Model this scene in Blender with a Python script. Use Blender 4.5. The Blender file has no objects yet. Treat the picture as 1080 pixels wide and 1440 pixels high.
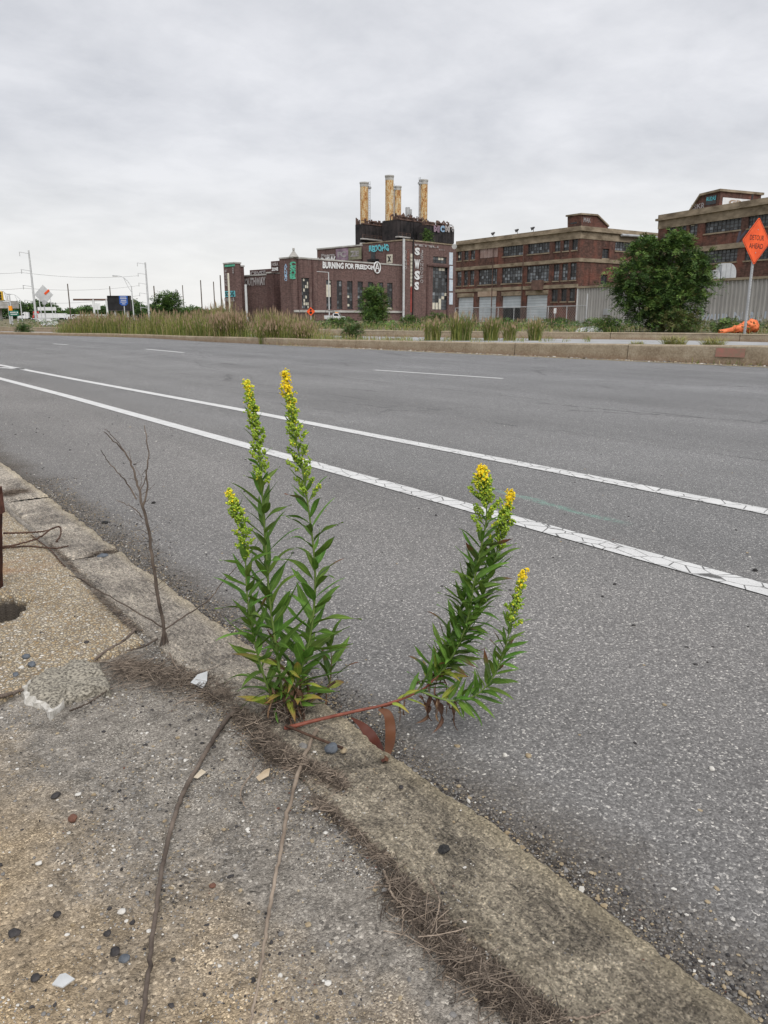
import bpy, math, random
import numpy as np
from mathutils import Vector, Matrix, noise as mnoise
from math import radians as R, sin, cos, pi, tan, atan, atan2
random.seed(7)
S = bpy.context.scene
COL = S.collection

# ------------------------------------------------------------------ camera
F, HY, CH, YAW = 1060.0, 447.0, 0.90, R(36.5)       # focal px of a 1080x1440 frame, horizon row, eye height, heading
TH = atan((720 - HY) / F)
cd = bpy.data.cameras.new('camera'); cam = bpy.data.objects.new('camera', cd); COL.objects.link(cam)
cam.location = (0, 0, CH); cam.rotation_euler = (pi/2 - TH, 0, -YAW)
cd.sensor_fit = 'VERTICAL'; cd.sensor_height = 36; cd.lens = 36 * F / 1440
cd.clip_start = 0.02; cd.clip_end = 6000
S.camera = cam
# ------------------------------------------------------------------ sky, sun, exposure
SUN_EL, SUN_AZ = R(52), R(200)
W = bpy.data.worlds.new('World'); S.world = W; W.use_nodes = True
wn, wl = W.node_tree.nodes, W.node_tree.links
bg = wn['Background']; bg.inputs['Strength'].default_value = 0.1
sky = wn.new('ShaderNodeTexSky'); sky.sky_type = 'NISHITA'; sky.sun_disc = False
sky.sun_elevation = SUN_EL; sky.sun_rotation = SUN_AZ
tc = wn.new('ShaderNodeTexCoord'); sep = wn.new('ShaderNodeSeparateXYZ'); wl.new(tc.outputs['Generated'], sep.inputs[0])
def wmath(op, a, b=None, clamp=False):
    n = wn.new('ShaderNodeMath'); n.operation = op; n.use_clamp = clamp
    for i, v in enumerate((a, b)):
        if v is None: continue
        if isinstance(v, (int, float)): n.inputs[i].default_value = v
        else: wl.new(v, n.inputs[i])
    return n.outputs[0]
zc = wmath('ADD', wmath('MAXIMUM', sep.outputs['Z'], 0.0), 0.20)
cmb = wn.new('ShaderNodeCombineXYZ')
wl.new(wmath('DIVIDE', sep.outputs['X'], zc), cmb.inputs[0]); wl.new(wmath('DIVIDE', sep.outputs['Y'], zc), cmb.inputs[1])
def wnoise(sc, det, rough, dist=0.0):
    n = wn.new('ShaderNodeTexNoise'); n.inputs['Scale'].default_value = sc; n.inputs['Detail'].default_value = det
    n.inputs['Roughness'].default_value = rough; n.inputs['Distortion'].default_value = dist
    wl.new(cmb.outputs[0], n.inputs['Vector']); return n.outputs['Fac']
n1 = wnoise(1.3, 7, 0.56, 0.3); n2 = wnoise(4.2, 6, 0.6, 0.2)
nn = wmath('ADD', wmath('MULTIPLY', n1, 0.65), wmath('MULTIPLY', n2, 0.35))
cr = wn.new('ShaderNodeValToRGB'); wl.new(nn, cr.inputs[0])
cr.color_ramp.elements[0].position = 0.38; cr.color_ramp.elements[0].color = (3.35, 3.42, 3.64, 1)
cr.color_ramp.elements[1].position = 0.62; cr.color_ramp.elements[1].color = (4.45, 4.48, 4.66, 1)
hz = wn.new('ShaderNodeMapRange'); wl.new(sep.outputs['Z'], hz.inputs['Value'])
hz.inputs['From Min'].default_value = 0.0; hz.inputs['From Max'].default_value = 0.24
hz.inputs['To Min'].default_value = 0.72; hz.inputs['To Max'].default_value = 0.0; hz.interpolation_type = 'SMOOTHSTEP'
mh = wn.new('ShaderNodeMix'); mh.data_type = 'RGBA'
wl.new(hz.outputs[0], mh.inputs[0]); wl.new(cr.outputs[0], mh.inputs[6]); mh.inputs[7].default_value = (5.1, 5.03, 4.85, 1)
ms = wn.new('ShaderNodeMix'); ms.data_type = 'RGBA'; ms.inputs[0].default_value = 0.04
wl.new(mh.outputs[2], ms.inputs[6]); wl.new(sky.outputs[0], ms.inputs[7]); wl.new(ms.outputs[2], bg.inputs['Color'])
sd = bpy.data.lights.new('sun', 'SUN'); sd.energy = 1.5; sd.angle = R(50); sd.color = (1, 0.97, 0.93)
so = bpy.data.objects.new('sun', sd); COL.objects.link(so)
so.rotation_euler = Vector((-sin(SUN_AZ)*cos(SUN_EL), -cos(SUN_AZ)*cos(SUN_EL), -sin(SUN_EL))).to_track_quat('-Z', 'Y').to_euler()
vs = S.view_settings; vs.view_transform = 'Standard'; vs.look = 'None'; vs.exposure = 0.9; vs.gamma = 1; vs.use_curve_mapping = False
S.render.engine = 'CYCLES'; S.cycles.max_bounces = 6

# ------------------------------------------------------------------ survey helpers (photo bearing -> place in the world)
def ray(px, py):
    dx = (px - 540) / F; dy = (720 - py) / F
    fw = cos(TH) + dy * sin(TH); z = -sin(TH) + dy * cos(TH)
    return Vector((dx*cos(YAW) + fw*sin(YAW), -dx*sin(YAW) + fw*cos(YAW), z)), fw
def G(px, py, z=0.0):                                  # on the level z
    r, f = ray(px, py); t = (z - CH) / r.z; return Vector((r.x*t, r.y*t, z))
def P(px, py, D):                                      # at forward distance D
    r, f = ray(px, py); t = D / f; return Vector((r.x*t, r.y*t, CH + r.z*t))
def dist(v): return v.x*sin(YAW) + v.y*cos(YAW)
class Fac:                                             # a vertical plane, coordinates (u, z, out)
    def __init__(s, A, B):
        s.A = Vector((A[0], A[1], 0)); d = Vector((B[0]-A[0], B[1]-A[1], 0)); s.L = d.length; s.e = d.normalized()
        s.n = Vector((s.e.y, -s.e.x, 0))
        if s.n.dot(-s.A) < 0: s.n = -s.n
    def uz(s, px, py):
        r, f = ray(px, py); t = s.A.dot(s.n) / r.dot(s.n)
        p = r*t; return (p - s.A).dot(s.e), CH + r.z*t
    def p(s, u, z, o=0.0):
        v = s.A + s.e*u + s.n*o; return Vector((v.x, v.y, z))
    def off(s, o):
        a = s.A + s.n*o; return Fac(a, a + s.e*max(s.L, 1))

# ------------------------------------------------------------------ mesh and object helpers
class MB:
    def __init__(s): s.v = []; s.f = []; s.m = []; s.sm = []
    def add(s, vs, fs, mi=0, smooth=False):
        b = len(s.v); s.v.extend([tuple(q) for q in vs])
        for f in fs: s.f.append(tuple(i+b for i in f)); s.m.append(mi); s.sm.append(smooth)
    def quad(s, a, b, c, d, mi=0): s.add([a, b, c, d], [(0, 1, 2, 3)], mi)
    def hexa(s, p, mi=0): s.add(p, [(0,3,2,1),(4,5,6,7),(0,1,5,4),(1,2,6,5),(2,3,7,6),(3,0,4,7)], mi)
    def fbox(s, fc, u0, u1, z0, z1, o0, o1, mi=0):     # a box on a facade
        s.hexa([fc.p(u0,z0,o0), fc.p(u1,z0,o0), fc.p(u1,z0,o1), fc.p(u0,z0,o1), fc.p(u0,z1,o0), fc.p(u1,z1,o0), fc.p(u1,z1,o1), fc.p(u0,z1,o1)], mi)
    def box(s, c, sz, rz=0.0, mi=0, mat=None):
        x, y, z = sz[0]/2, sz[1]/2, sz[2]/2
        M = mat if mat else Matrix.Rotation(rz, 3, 'Z')
        s.hexa([Vector(c) + M @ Vector(q) for q in ((-x,-y,-z),(x,-y,-z),(x,y,-z),(-x,y,-z),(-x,-y,z),(x,-y,z),(x,y,z),(-x,y,z))], mi)
    def tube(s, pts, rad, n=8, mi=0, cap=True):
        pts = [Vector(p) for p in pts]; k = len(pts)
        if isinstance(rad, (int, float)): rad = [rad]*k
        vs = []; prev = None
        for i, p in enumerate(pts):
            t = (pts[min(i+1, k-1)] - pts[max(i-1, 0)])
            t = t.normalized() if t.length > 1e-9 else Vector((0,0,1))
            if prev is None: a = t.orthogonal().normalized()
            else:
                a = prev - t*prev.dot(t); a = a.normalized() if a.length > 1e-6 else t.orthogonal().normalized()
            prev = a; b = t.cross(a)
            for j in range(n):
                w = 2*pi*j/n; vs.append(p + (a*cos(w) + b*sin(w))*rad[i])
        fs = [(i*n+j, i*n+(j+1) % n, (i+1)*n+(j+1) % n, (i+1)*n+j) for i in range(k-1) for j in range(n)]
        s.add(vs, fs, mi, True)
        if cap: s.add(vs[:n], [tuple(reversed(range(n)))], mi); s.add(vs[-n:], [tuple(range(n))], mi)
    def prism(s, poly, off, mi=0):                     # polygon (3D points) extruded by vector off
        n = len(poly); a = [Vector(q) for q in poly]; b = [q + Vector(off) for q in a]
        s.add(a + b, [tuple(range(n)), tuple(reversed(range(n, 2*n)))] + [(i, n+i, n+(i+1) % n, (i+1) % n) for i in range(n)], mi)
    def mesh(s, name, mats, org=Vector((0,0,0))):
        me = bpy.data.meshes.new(name)
        v = np.array(s.v, dtype=np.float32).reshape(-1, 3) - np.array(org, dtype=np.float32)
        me.from_pydata(v.tolist(), [], s.f)
        for m in (mats if isinstance(mats, (list, tuple)) else [mats]): me.materials.append(m)
        me.polygons.foreach_set('material_index', s.m); me.polygons.foreach_set('use_smooth', s.sm); me.update(); return me
    def build(s, name, mats, parent=None, loc=None, **kw):
        root = parent
        while root is not None and root.parent is not None: root = root.parent
        org = root.location if root is not None else (Vector(loc) if loc is not None else Vector((0,0,0)))
        o = bpy.data.objects.new(name, s.mesh(name, mats, org)); COL.objects.link(o)
        if parent is not None: o.parent = parent
        else: o.location = org
        for k, x in kw.items(): o[k] = x
        return o
def npmesh(name, V, Fc, mats, mi=None, smooth=False):
    me = bpy.data.meshes.new(name); V = np.asarray(V, np.float32); Fc = np.asarray(Fc, np.int32); k = Fc.shape[1]
    me.vertices.add(len(V)); me.vertices.foreach_set('co', V.ravel())
    me.loops.add(Fc.size); me.loops.foreach_set('vertex_index', Fc.ravel())
    me.polygons.add(len(Fc)); me.polygons.foreach_set('loop_start', np.arange(0, Fc.size, k, dtype=np.int32))
    me.polygons.foreach_set('loop_total', np.full(len(Fc), k, np.int32))
    for m in (mats if isinstance(mats, (list, tuple)) else [mats]): me.materials.append(m)
    if mi is not None: me.polygons.foreach_set('material_index', np.asarray(mi, np.int32))
    me.polygons.foreach_set('use_smooth', np.full(len(Fc), smooth)); me.update(calc_edges=True); me.validate(); return me
def mobj(name, me, parent=None, **kw):
    o = bpy.data.objects.new(name, me); COL.objects.link(o)
    if parent is not None: o.parent = parent
    for k, x in kw.items(): o[k] = x
    return o
def thing(name, label, cat, loc=(0,0,0), group=None):
    o = bpy.data.objects.new(name, None); COL.objects.link(o); o.location = loc; o.empty_display_size = 0.1
    o['label'] = label; o['category'] = cat
    if group: o['group'] = group
    return o
def setting(name):
    o = bpy.data.objects.new(name, None); COL.objects.link(o); o['kind'] = 'structure'; return o

# ------------------------------------------------------------------ materials
def lin(c): return tuple(((x/255)/12.92 if x/255 < 0.04045 else ((x/255+0.055)/1.055)**2.4) for x in c)
class NT:
    def __init__(s, name):
        s.mt = bpy.data.materials.new(name); s.mt.use_nodes = True; s.n = s.mt.node_tree.nodes; s.l = s.mt.node_tree.links
        s.b = s.n['Principled BSDF']; s.tc = s.n.new('ShaderNodeTexCoord'); s.co = s.tc.outputs['Object']
    def lk(s, a, b): s.l.new(a, b)
    def setin(s, sock, v):
        if isinstance(v, (int, float)): sock.default_value = v
        elif isinstance(v, tuple): sock.default_value = (*v, 1) if len(v) == 3 and sock.type == 'RGBA' else v
        else: s.lk(v, sock)
    def mapp(s, scale, loc=(0,0,0), rot=(0,0,0)):
        m = s.n.new('ShaderNodeMapping'); m.inputs['Scale'].default_value = scale; m.inputs['Location'].default_value = loc
        m.inputs['Rotation'].default_value = rot; s.lk(s.co, m.inputs[0]); return m.outputs[0]
    def noise(s, sc, det=4, rough=0.55, dist=0.0, vec=None, out='Fac'):
        n = s.n.new('ShaderNodeTexNoise'); n.inputs['Scale'].default_value = sc; n.inputs['Detail'].default_value = det
        n.inputs['Roughness'].default_value = rough; n.inputs['Distortion'].default_value = dist
        s.lk(vec if vec else s.co, n.inputs['Vector']); return n.outputs[out]
    def vor(s, sc, feat='F1', out='Distance', vec=None, rnd=1.0):
        n = s.n.new('ShaderNodeTexVoronoi'); n.feature = feat; n.inputs['Scale'].default_value = sc; n.inputs['Randomness'].default_value = rnd
        s.lk(vec if vec else s.co, n.inputs['Vector']); return n.outputs[out]
    def ramp(s, fac, els, interp='LINEAR'):
        n = s.n.new('ShaderNodeValToRGB'); s.lk(fac, n.inputs[0]); r = n.color_ramp; r.interpolation = interp
        while len(r.elements) < len(els): r.elements.new(0.5)
        for e, (p, c) in zip(r.elements, els): e.position = p; e.color = (*c, 1) if isinstance(c, tuple) else (c, c, c, 1)
        return n.outputs[0]
    def math(s, op, a, b=None, clamp=False):
        n = s.n.new('ShaderNodeMath'); n.operation = op; n.use_clamp = clamp; s.setin(n.inputs[0], a)
        if b is not None: s.setin(n.inputs[1], b)
        return n.outputs[0]
    def mix(s, f, a, b, mode='MIX'):
        n = s.n.new('ShaderNodeMix'); n.data_type = 'RGBA'; n.blend_type = mode
        s.setin(n.inputs[0], f); s.setin(n.inputs[6], a); s.setin(n.inputs[7], b); return n.outputs[2]
    def rng(s, v, a, b, c=0.0, d=1.0):
        n = s.n.new('ShaderNodeMapRange'); s.setin(n.inputs[0], v)
        for i, x in enumerate((a, b, c, d)): n.inputs[i+1].default_value = x
        return n.outputs[0]
    def sep(s, v=None):
        n = s.n.new('ShaderNodeSeparateXYZ'); s.lk(v if v else s.co, n.inputs[0]); return n.outputs
    def bump(s, h, strength=0.5, d=0.002, prev=None):
        n = s.n.new('ShaderNodeBump'); n.inputs['Strength'].default_value = strength; n.inputs['Distance'].default_value = d
        s.lk(h, n.inputs['Height'])
        if prev: s.lk(prev, n.inputs['Normal'])
        s.lk(n.outputs[0], s.b.inputs['Normal']); return n.outputs[0]
    def done(s, col, rough=0.85, spec=0.3, metal=0.0):
        s.setin(s.b.inputs['Base Color'], col); s.setin(s.b.inputs['Roughness'], rough)
        s.b.inputs['Specular IOR Level'].default_value = spec; s.b.inputs['Metallic'].default_value = metal; return s.mt
def M2(name, c1, c2, sc=3.0, rough=0.8, bs=0.0, bd=0.01, det=5, spec=0.25, lo=0.35, hi=0.65, metal=0.0, vary=0.0, stretch=None):
    t = NT(name); v = t.mapp(stretch) if stretch else None
    f = t.noise(sc, det, 0.6, vec=v); col = t.ramp(f, [(lo, c1), (hi, c2)])
    if vary:
        oi = t.n.new('ShaderNodeObjectInfo'); k = t.rng(oi.outputs['Random'], 0, 1, 1-vary, 1+vary)
        h = t.n.new('ShaderNodeHueSaturation'); t.lk(col, h.inputs['Color']); t.lk(k, h.inputs['Value']); col = h.outputs[0]
    if bs: t.bump(f, bs, bd)
    return t.done(col, rough, spec, metal)

def m_asphalt():
    t = NT('asphalt'); x, y, z = t.sep()
    wob = t.noise(2.2, 5, 0.6); big = t.noise(0.5, 4, 0.6)
    wv = t.n.new('ShaderNodeVectorMath'); wv.operation = 'MULTIPLY_ADD'; t.lk(t.noise(120, 2, out='Color'), wv.inputs[0]); wv.inputs[1].default_value = (.006,.006,0); t.lk(t.co, wv.inputs[2]); wv = wv.outputs[0]
    ag = t.vor(235, out='Color', vec=wv); agd = t.vor(235, vec=wv); agv = t.sep(ag)[0]
    ag2 = t.vor(420, out='Color'); ag2v = t.sep(ag2)[1]
    sp = t.ramp(agv, [(0.0, (0.045, 0.044, 0.045)), (0.4, (0.115, 0.113, 0.114)), (0.80, (0.19, 0.187, 0.187)), (0.93, (0.34, 0.335, 0.33)), (1.0, (0.66, 0.64, 0.61))])
    sp2 = t.ramp(ag2v, [(0.0, 0.45), (0.6, 0.95), (0.9, 1.2), (1.0, 1.6)])
    col = t.mix(1.0, sp, sp2, 'MULTIPLY')
    col = t.mix(0.42, col, t.ramp(t.noise(95, 3, 0.7), [(0.3, (0.10, 0.099, 0.10)), (0.7, (0.235, 0.232, 0.232))]))
    # wheel-worn lanes and patches
    tone = t.ramp(big, [(0.3, 0.88), (0.7, 1.10)])
    tv = t.mapp((1.0, 0.05, 1)); tone = t.mix(1.0, tone, t.ramp(t.noise(0.9, 4, 0.6, vec=tv), [(0.35, 0.88), (0.65, 1.12)]), 'MULTIPLY')
    tone = t.mix(1.0, tone, t.mix(t.rng(x, 2.4, 9.0, 0, 1), (1.22, 1.22, 1.20), (1.18, 1.20, 1.215)), 'MULTIPLY')
    st = t.rng(t.noise(2.8, 5, 0.7, 0.3, vec=t.mapp((1, 0.6, 1), (5, 3, 0))), 0.60, 0.72, 0, 0.35); tone = t.mix(st, tone, t.mix(1.0, tone, (0.66, 0.66, 0.67), 'MULTIPLY'))
    col = t.mix(1.0, col, tone, 'MULTIPLY')
    # shoulder inside the white line is browner and smoother
    sh = t.rng(t.math('ADD', x, t.math('MULTIPLY', wob, 0.5)), 2.2, 3.1, 1, 0)
    col = t.mix(t.math('MULTIPLY', sh, 0.6, True), col, t.mix(1.0, col, (1.02, 0.985, 0.955), 'MULTIPLY'))
    # tar seams across the lanes
    sv = t.mapp((1, 0.06, 1)); sw = t.noise(1.4, 4, 0.6, vec=sv)
    for X0 in (4.9, 6.6, 9.3, 11.7, 12.4):
        d = t.math('ABSOLUTE', t.math('SUBTRACT', x, t.math('ADD', X0 - 0.35, t.math('MULTIPLY', sw, 0.7))))
        k = t.math('MULTIPLY', t.rng(d, 0.004, 0.022, 0.6, 0), t.rng(t.noise(1.3, 3), 0.42, 0.56))
        col = t.mix(k, col, (0.045, 0.044, 0.045))
    # crack network further out
    ck = t.vor(0.55, 'DISTANCE_TO_EDGE', vec=t.mapp((1.2, 0.5, 1)))
    ckn = t.math('ADD', ck, t.math('MULTIPLY', t.math('SUBTRACT', t.noise(6, 4, 0.7), 0.5), 0.12))
    kk = t.math('MULTIPLY', t.rng(t.math('ABSOLUTE', ckn), 0.0, 0.012, 0.6, 0), t.rng(x, 3.6, 4.6, 0, 1))
    kk = t.math('MULTIPLY', kk, t.rng(t.noise(0.35, 2), 0.5, 0.56, 0, 1))
    col = t.mix(kk, col, (0.04, 0.039, 0.04))
    # grit washed against the kerb
    dn = t.math('ADD', t.math('MULTIPLY', wob, 0.30), t.math('MULTIPLY', t.noise(14, 4, 0.7), 0.10))
    g = t.rng(t.math('SUBTRACT', x, dn), 0.65, 0.84, 1, 0)
    dirt = t.ramp(t.sep(t.vor(260, out='Color'))[0], [(0, (0.018, 0.014, 0.011)), (0.5, (0.060, 0.049, 0.038)), (0.9, (0.13, 0.11, 0.088)), (1, (0.30, 0.27, 0.22))])
    col = t.mix(t.math('MULTIPLY', g, 0.9), col, dirt)
    # faint green survey paint
    gx = t.math('ABSOLUTE', t.math('SUBTRACT', x, t.math('ADD', 2.78, t.math('MULTIPLY', t.noise(3, 3), 0.12))))
    gy = t.math('MULTIPLY', t.rng(y, 1.95, 2.1, 0, 1), t.rng(y, 2.75, 3.0, 1, 0))
    gk = t.math('MULTIPLY', t.math('MULTIPLY', t.rng(gx, 0.01, 0.035, 0.5, 0), gy), t.rng(t.noise(40, 3), 0.4, 0.6, 0.2, 1))
    col = t.mix(gk, col, (0.16, 0.34, 0.27))
    h = t.math('ADD', t.math('MULTIPLY', agd, -1.0), t.math('MULTIPLY', t.noise(420, 3, 0.7), 0.5))
    t.bump(h, 0.55, 0.0035)
    return t.done(col, 0.9, 0.25)
def m_paint(name, c, lightwear=0.6, crack=14.0):
    t = NT(name)
    e = t.vor(crack, 'DISTANCE_TO_EDGE', vec=t.mapp((1.0, 0.66, 1)))
    e = t.math('ADD', e, t.math('MULTIPLY', t.math('SUBTRACT', t.noise(45, 5, 0.8), 0.5), 0.06))
    k = t.rng(e, 0.012, 0.034, 1, 0)
    x, y, z = t.sep()
    near = t.rng(y, 3.2, 5.5, 1.0, 0.15)
    k = t.math('MULTIPLY', k, near)
    w = t.math('MULTIPLY', t.rng(t.noise(190, 4, 0.8), 0.53, 0.64, 0, lightwear), t.rng(t.noise(7, 4), 0.38, 0.6, 0.25, 1.0))
    k = t.math('MAXIMUM', k, w)
    dirty = t.ramp(t.noise(5, 5, 0.65), [(0.3, tuple(q*0.84 for q in c)), (0.7, c)])
    col = t.mix(k, dirty, (0.10, 0.098, 0.096))
    t.bump(k, -0.5, 0.003)
    return t.done(col, 0.75, 0.3)
def m_sidewalk():
    t = NT('gritty_sidewalk'); x, y, z = t.sep()
    wv = t.n.new('ShaderNodeVectorMath'); wv.operation = 'MULTIPLY_ADD'; t.lk(t.noise(160, 3, out='Color'), wv.inputs[0]); wv.inputs[1].default_value = (.007,.007,0); t.lk(t.co, wv.inputs[2]); wv = wv.outputs[0]
    c1 = t.sep(t.vor(430, out='Color', vec=wv))[0]; c2 = t.sep(t.vor(230, out='Color', vec=wv))[1]; d1 = t.vor(430, vec=wv); d2 = t.vor(230, vec=wv)
    fine = t.ramp(c1, [(0, (0.075, 0.068, 0.060)), (0.35, (0.17, 0.157, 0.14)), (0.8, (0.32, 0.30, 0.27)), (1, (0.70, 0.67, 0.60))])
    mid = t.ramp(c2, [(0, (0.035, 0.032, 0.030)), (0.3, (0.19, 0.175, 0.155)), (0.85, (0.30, 0.28, 0.25)), (1, (0.62, 0.59, 0.53))])
    g = t.mix(t.rng(t.noise(9, 4, 0.6), 0.40, 0.6), mid, fine)
    g = t.mix(0.40, g, t.ramp(t.noise(110, 5, 0.8), [(0.3, (0.10, 0.092, 0.083)), (0.7, (0.32, 0.30, 0.27))]))
    b = t.math('ADD', t.math('ADD', t.math('MULTIPLY', x, -3.0), t.math('MULTIPLY', y, -0.9)), t.math('MULTIPLY', t.noise(4.5, 6, 0.7), 2.2))
    bk = t.rng(b, -1.05, 0.15, 0, 1)
    tan_ = t.mix(1.0, g, (1.62, 1.31, 0.90), 'MULTIPLY')
    col = t.mix(bk, t.mix(1.0, g, (1.16, 1.13, 1.10), 'MULTIPLY'), tan_)
    dk = t.rng(t.noise(7.5, 6, 0.75, 0.4), 0.52, 0.66, 0, 0.5)
    col = t.mix(dk, col, t.mix(1.0, col, (0.5, 0.49, 0.48), 'MULTIPLY'))
    col = t.mix(1.0, col, t.ramp(t.noise(1.6, 3), [(0.3, 0.86), (0.7, 1.12)]), 'MULTIPLY')
    col = t.mix(1.0, col, t.ramp(t.noise(19, 6, 0.8, 0.5), [(0.36, 0.66), (0.5, 1.0), (0.64, 1.28)]), 'MULTIPLY')
    h = t.math('ADD', t.math('MULTIPLY', d1, -0.8), t.math('ADD', t.math('MULTIPLY', d2, -0.7), t.math('MULTIPLY', t.noise(60, 4, 0.7), 1.3)))
    t.bump(h, 0.8, 0.004)
    return t.done(col, 0.95, 0.15)
def m_slab():
    t = NT('exposed_aggregate'); v = t.n.new('ShaderNodeVectorMath'); v.operation = 'ADD'
    t.lk(t.co, v.inputs[0]); nz = t.noise(40, 2, out='Color'); sc = t.n.new('ShaderNodeVectorMath'); sc.operation = 'SCALE'
    t.lk(nz, sc.inputs[0]); sc.inputs[3].default_value = 0.006; t.lk(sc.outputs[0], v.inputs[1])
    c = t.sep(t.vor(120, out='Color', vec=v.outputs[0])); e = t.vor(120, 'DISTANCE_TO_EDGE', vec=v.outputs[0])
    st = t.ramp(c[0], [(0, (0.30, 0.20, 0.10)), (0.25, (0.46, 0.37, 0.24)), (0.5, (0.60, 0.53, 0.41)), (0.75, (0.40, 0.28, 0.14)), (0.9, (0.74, 0.70, 0.62)), (1, (0.26, 0.21, 0.16))])
    col = t.mix(t.rng(e, 0.05, 0.22), (0.17, 0.145, 0.11), st)
    col = t.mix(t.rng(t.noise(6, 5, 0.65), 0.45, 0.7, 0, 0.55), col, t.mix(1.0, col, (0.62, 0.60, 0.58), 'MULTIPLY'))
    # rust run below the post
    x, y, z = t.sep()
    rk = t.math('MULTIPLY', t.rng(t.math('ABSOLUTE', t.math('SUBTRACT', y, 2.75)), 0.02, 0.12, 0.65, 0), t.rng(x, 0.42, 0.62, 1, 0))
    col = t.mix(t.math('MULTIPLY', rk, t.rng(t.noise(11, 4), 0.35, 0.6)), col, (0.30, 0.15, 0.07))
    dark = t.math('MULTIPLY', t.rng(t.math('ADD', z, t.math('MULTIPLY', t.noise(40, 3), 0.02)), 0.040, 0.062, 0.97, 0), t.rng(t.math('ABSOLUTE', t.math('SUBTRACT', y, 2.385)), 0.13, 0.15, 1, 0))  # shade inside the socket hole, painted into the slab colour below the rim
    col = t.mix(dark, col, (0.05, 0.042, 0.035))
    t.bump(t.math('ADD', e, t.math('MULTIPLY', t.noise(150, 3), 0.3)), 0.8, 0.006)
    return t.done(col, 0.88, 0.25)
def m_kerb():
    t = NT('weathered_granite')
    v = t.mapp((1, 1, 1), rot=(0, 0, 0.25)); sv = t.mapp((3.0, 0.8, 3), rot=(0, 0, -0.9))
    n1 = t.noise(3.2, 8, 0.72, 0.8); n2 = t.noise(30, 8, 0.85, 0.5, vec=sv); n3 = t.noise(150, 6, 0.85)
    a = t.math('ADD', t.math('MULTIPLY', n1, 0.30), t.math('ADD', t.math('MULTIPLY', n2, 0.36), t.math('MULTIPLY', n3, 0.34)))
    col = t.ramp(a, [(0.42, (0.075, 0.066, 0.054)), (0.465, (0.19, 0.166, 0.130)), (0.50, (0.30, 0.262, 0.20)), (0.54, (0.44, 0.382, 0.285)), (0.59, (0.68, 0.60, 0.47))])
    dp = t.rng(t.noise(5.5, 7, 0.75, 0.5), 0.49, 0.56, 0, 0.6); col = t.mix(dp, col, t.mix(1.0, col, (0.50, 0.49, 0.48), 'MULTIPLY'))
    dk_ = t.rng(t.noise(2.4, 6, 0.7, 0.6, vec=t.mapp((1,1,1), (3,7,1))), 0.52, 0.60, 0, 0.45)
    x, y, z = t.sep()
    far = t.rng(t.math('ADD', y, t.math('MULTIPLY', t.noise(3, 4), 1.4)), 1.6, 2.5, 0, 0.62)
    gry = t.ramp(a, [(0.43, (0.11, 0.10, 0.09)), (0.50, (0.33, 0.30, 0.265)), (0.57, (0.62, 0.56, 0.48))])
    col = t.mix(far, col, gry); col = t.mix(dk_, col, t.mix(1.0, col, (0.40, 0.40, 0.42), 'MULTIPLY'))
    edge = t.rng(t.math('ADD', x, t.math('MULTIPLY', n2, 0.05)), 0.785, 0.83, 0, 0.5)
    col = t.mix(edge, col, (0.46, 0.39, 0.26))
    gc = t.sep(t.vor(330, out='Color'))[0]; col = t.mix(1.0, col, t.ramp(gc, [(0, (0.62,0.62,0.63)), (0.35, (1.08,1.07,1.07)), (0.75, (1.36,1.35,1.35)), (1, (1.95,1.93,1.92))]), 'MULTIPLY')
    pit = t.rng(t.vor(70), 0.0, 0.22, 0.65, 0); col = t.mix(t.math('MULTIPLY', pit, t.rng(t.noise(9, 3), 0.42, 0.6)), col, (0.07, 0.062, 0.052))
    t.bump(t.math('ADD', a, t.math('MULTIPLY', n3, 0.35)), 1.0, 0.014)
    return t.done(col, 0.9, 0.2)
def m_medkerb():
    t = NT('tan_kerb_concrete'); x, y, z = t.sep()
    a = t.noise(3.0, 6, 0.7); b = t.noise(26, 5, 0.7)
    col = t.ramp(t.math('ADD', t.math('MULTIPLY', a, 0.5), t.math('MULTIPLY', b, 0.5)), [(0.36, (0.19, 0.145, 0.10)), (0.5, (0.29, 0.235, 0.165)), (0.64, (0.38, 0.325, 0.245))])
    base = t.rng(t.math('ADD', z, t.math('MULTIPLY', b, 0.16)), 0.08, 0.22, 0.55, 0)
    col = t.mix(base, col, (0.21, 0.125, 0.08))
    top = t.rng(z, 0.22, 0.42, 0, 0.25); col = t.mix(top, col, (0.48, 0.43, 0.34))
    sp = t.rng(t.vor(30), 0.0, 0.14, 0.8, 0); col = t.mix(t.math('MULTIPLY', sp, t.rng(t.noise(5, 3), 0.45, 0.6)), col, (0.09, 0.07, 0.055))
    t.bump(b, 0.6, 0.02)
    return t.done(col, 0.92, 0.15)
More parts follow.
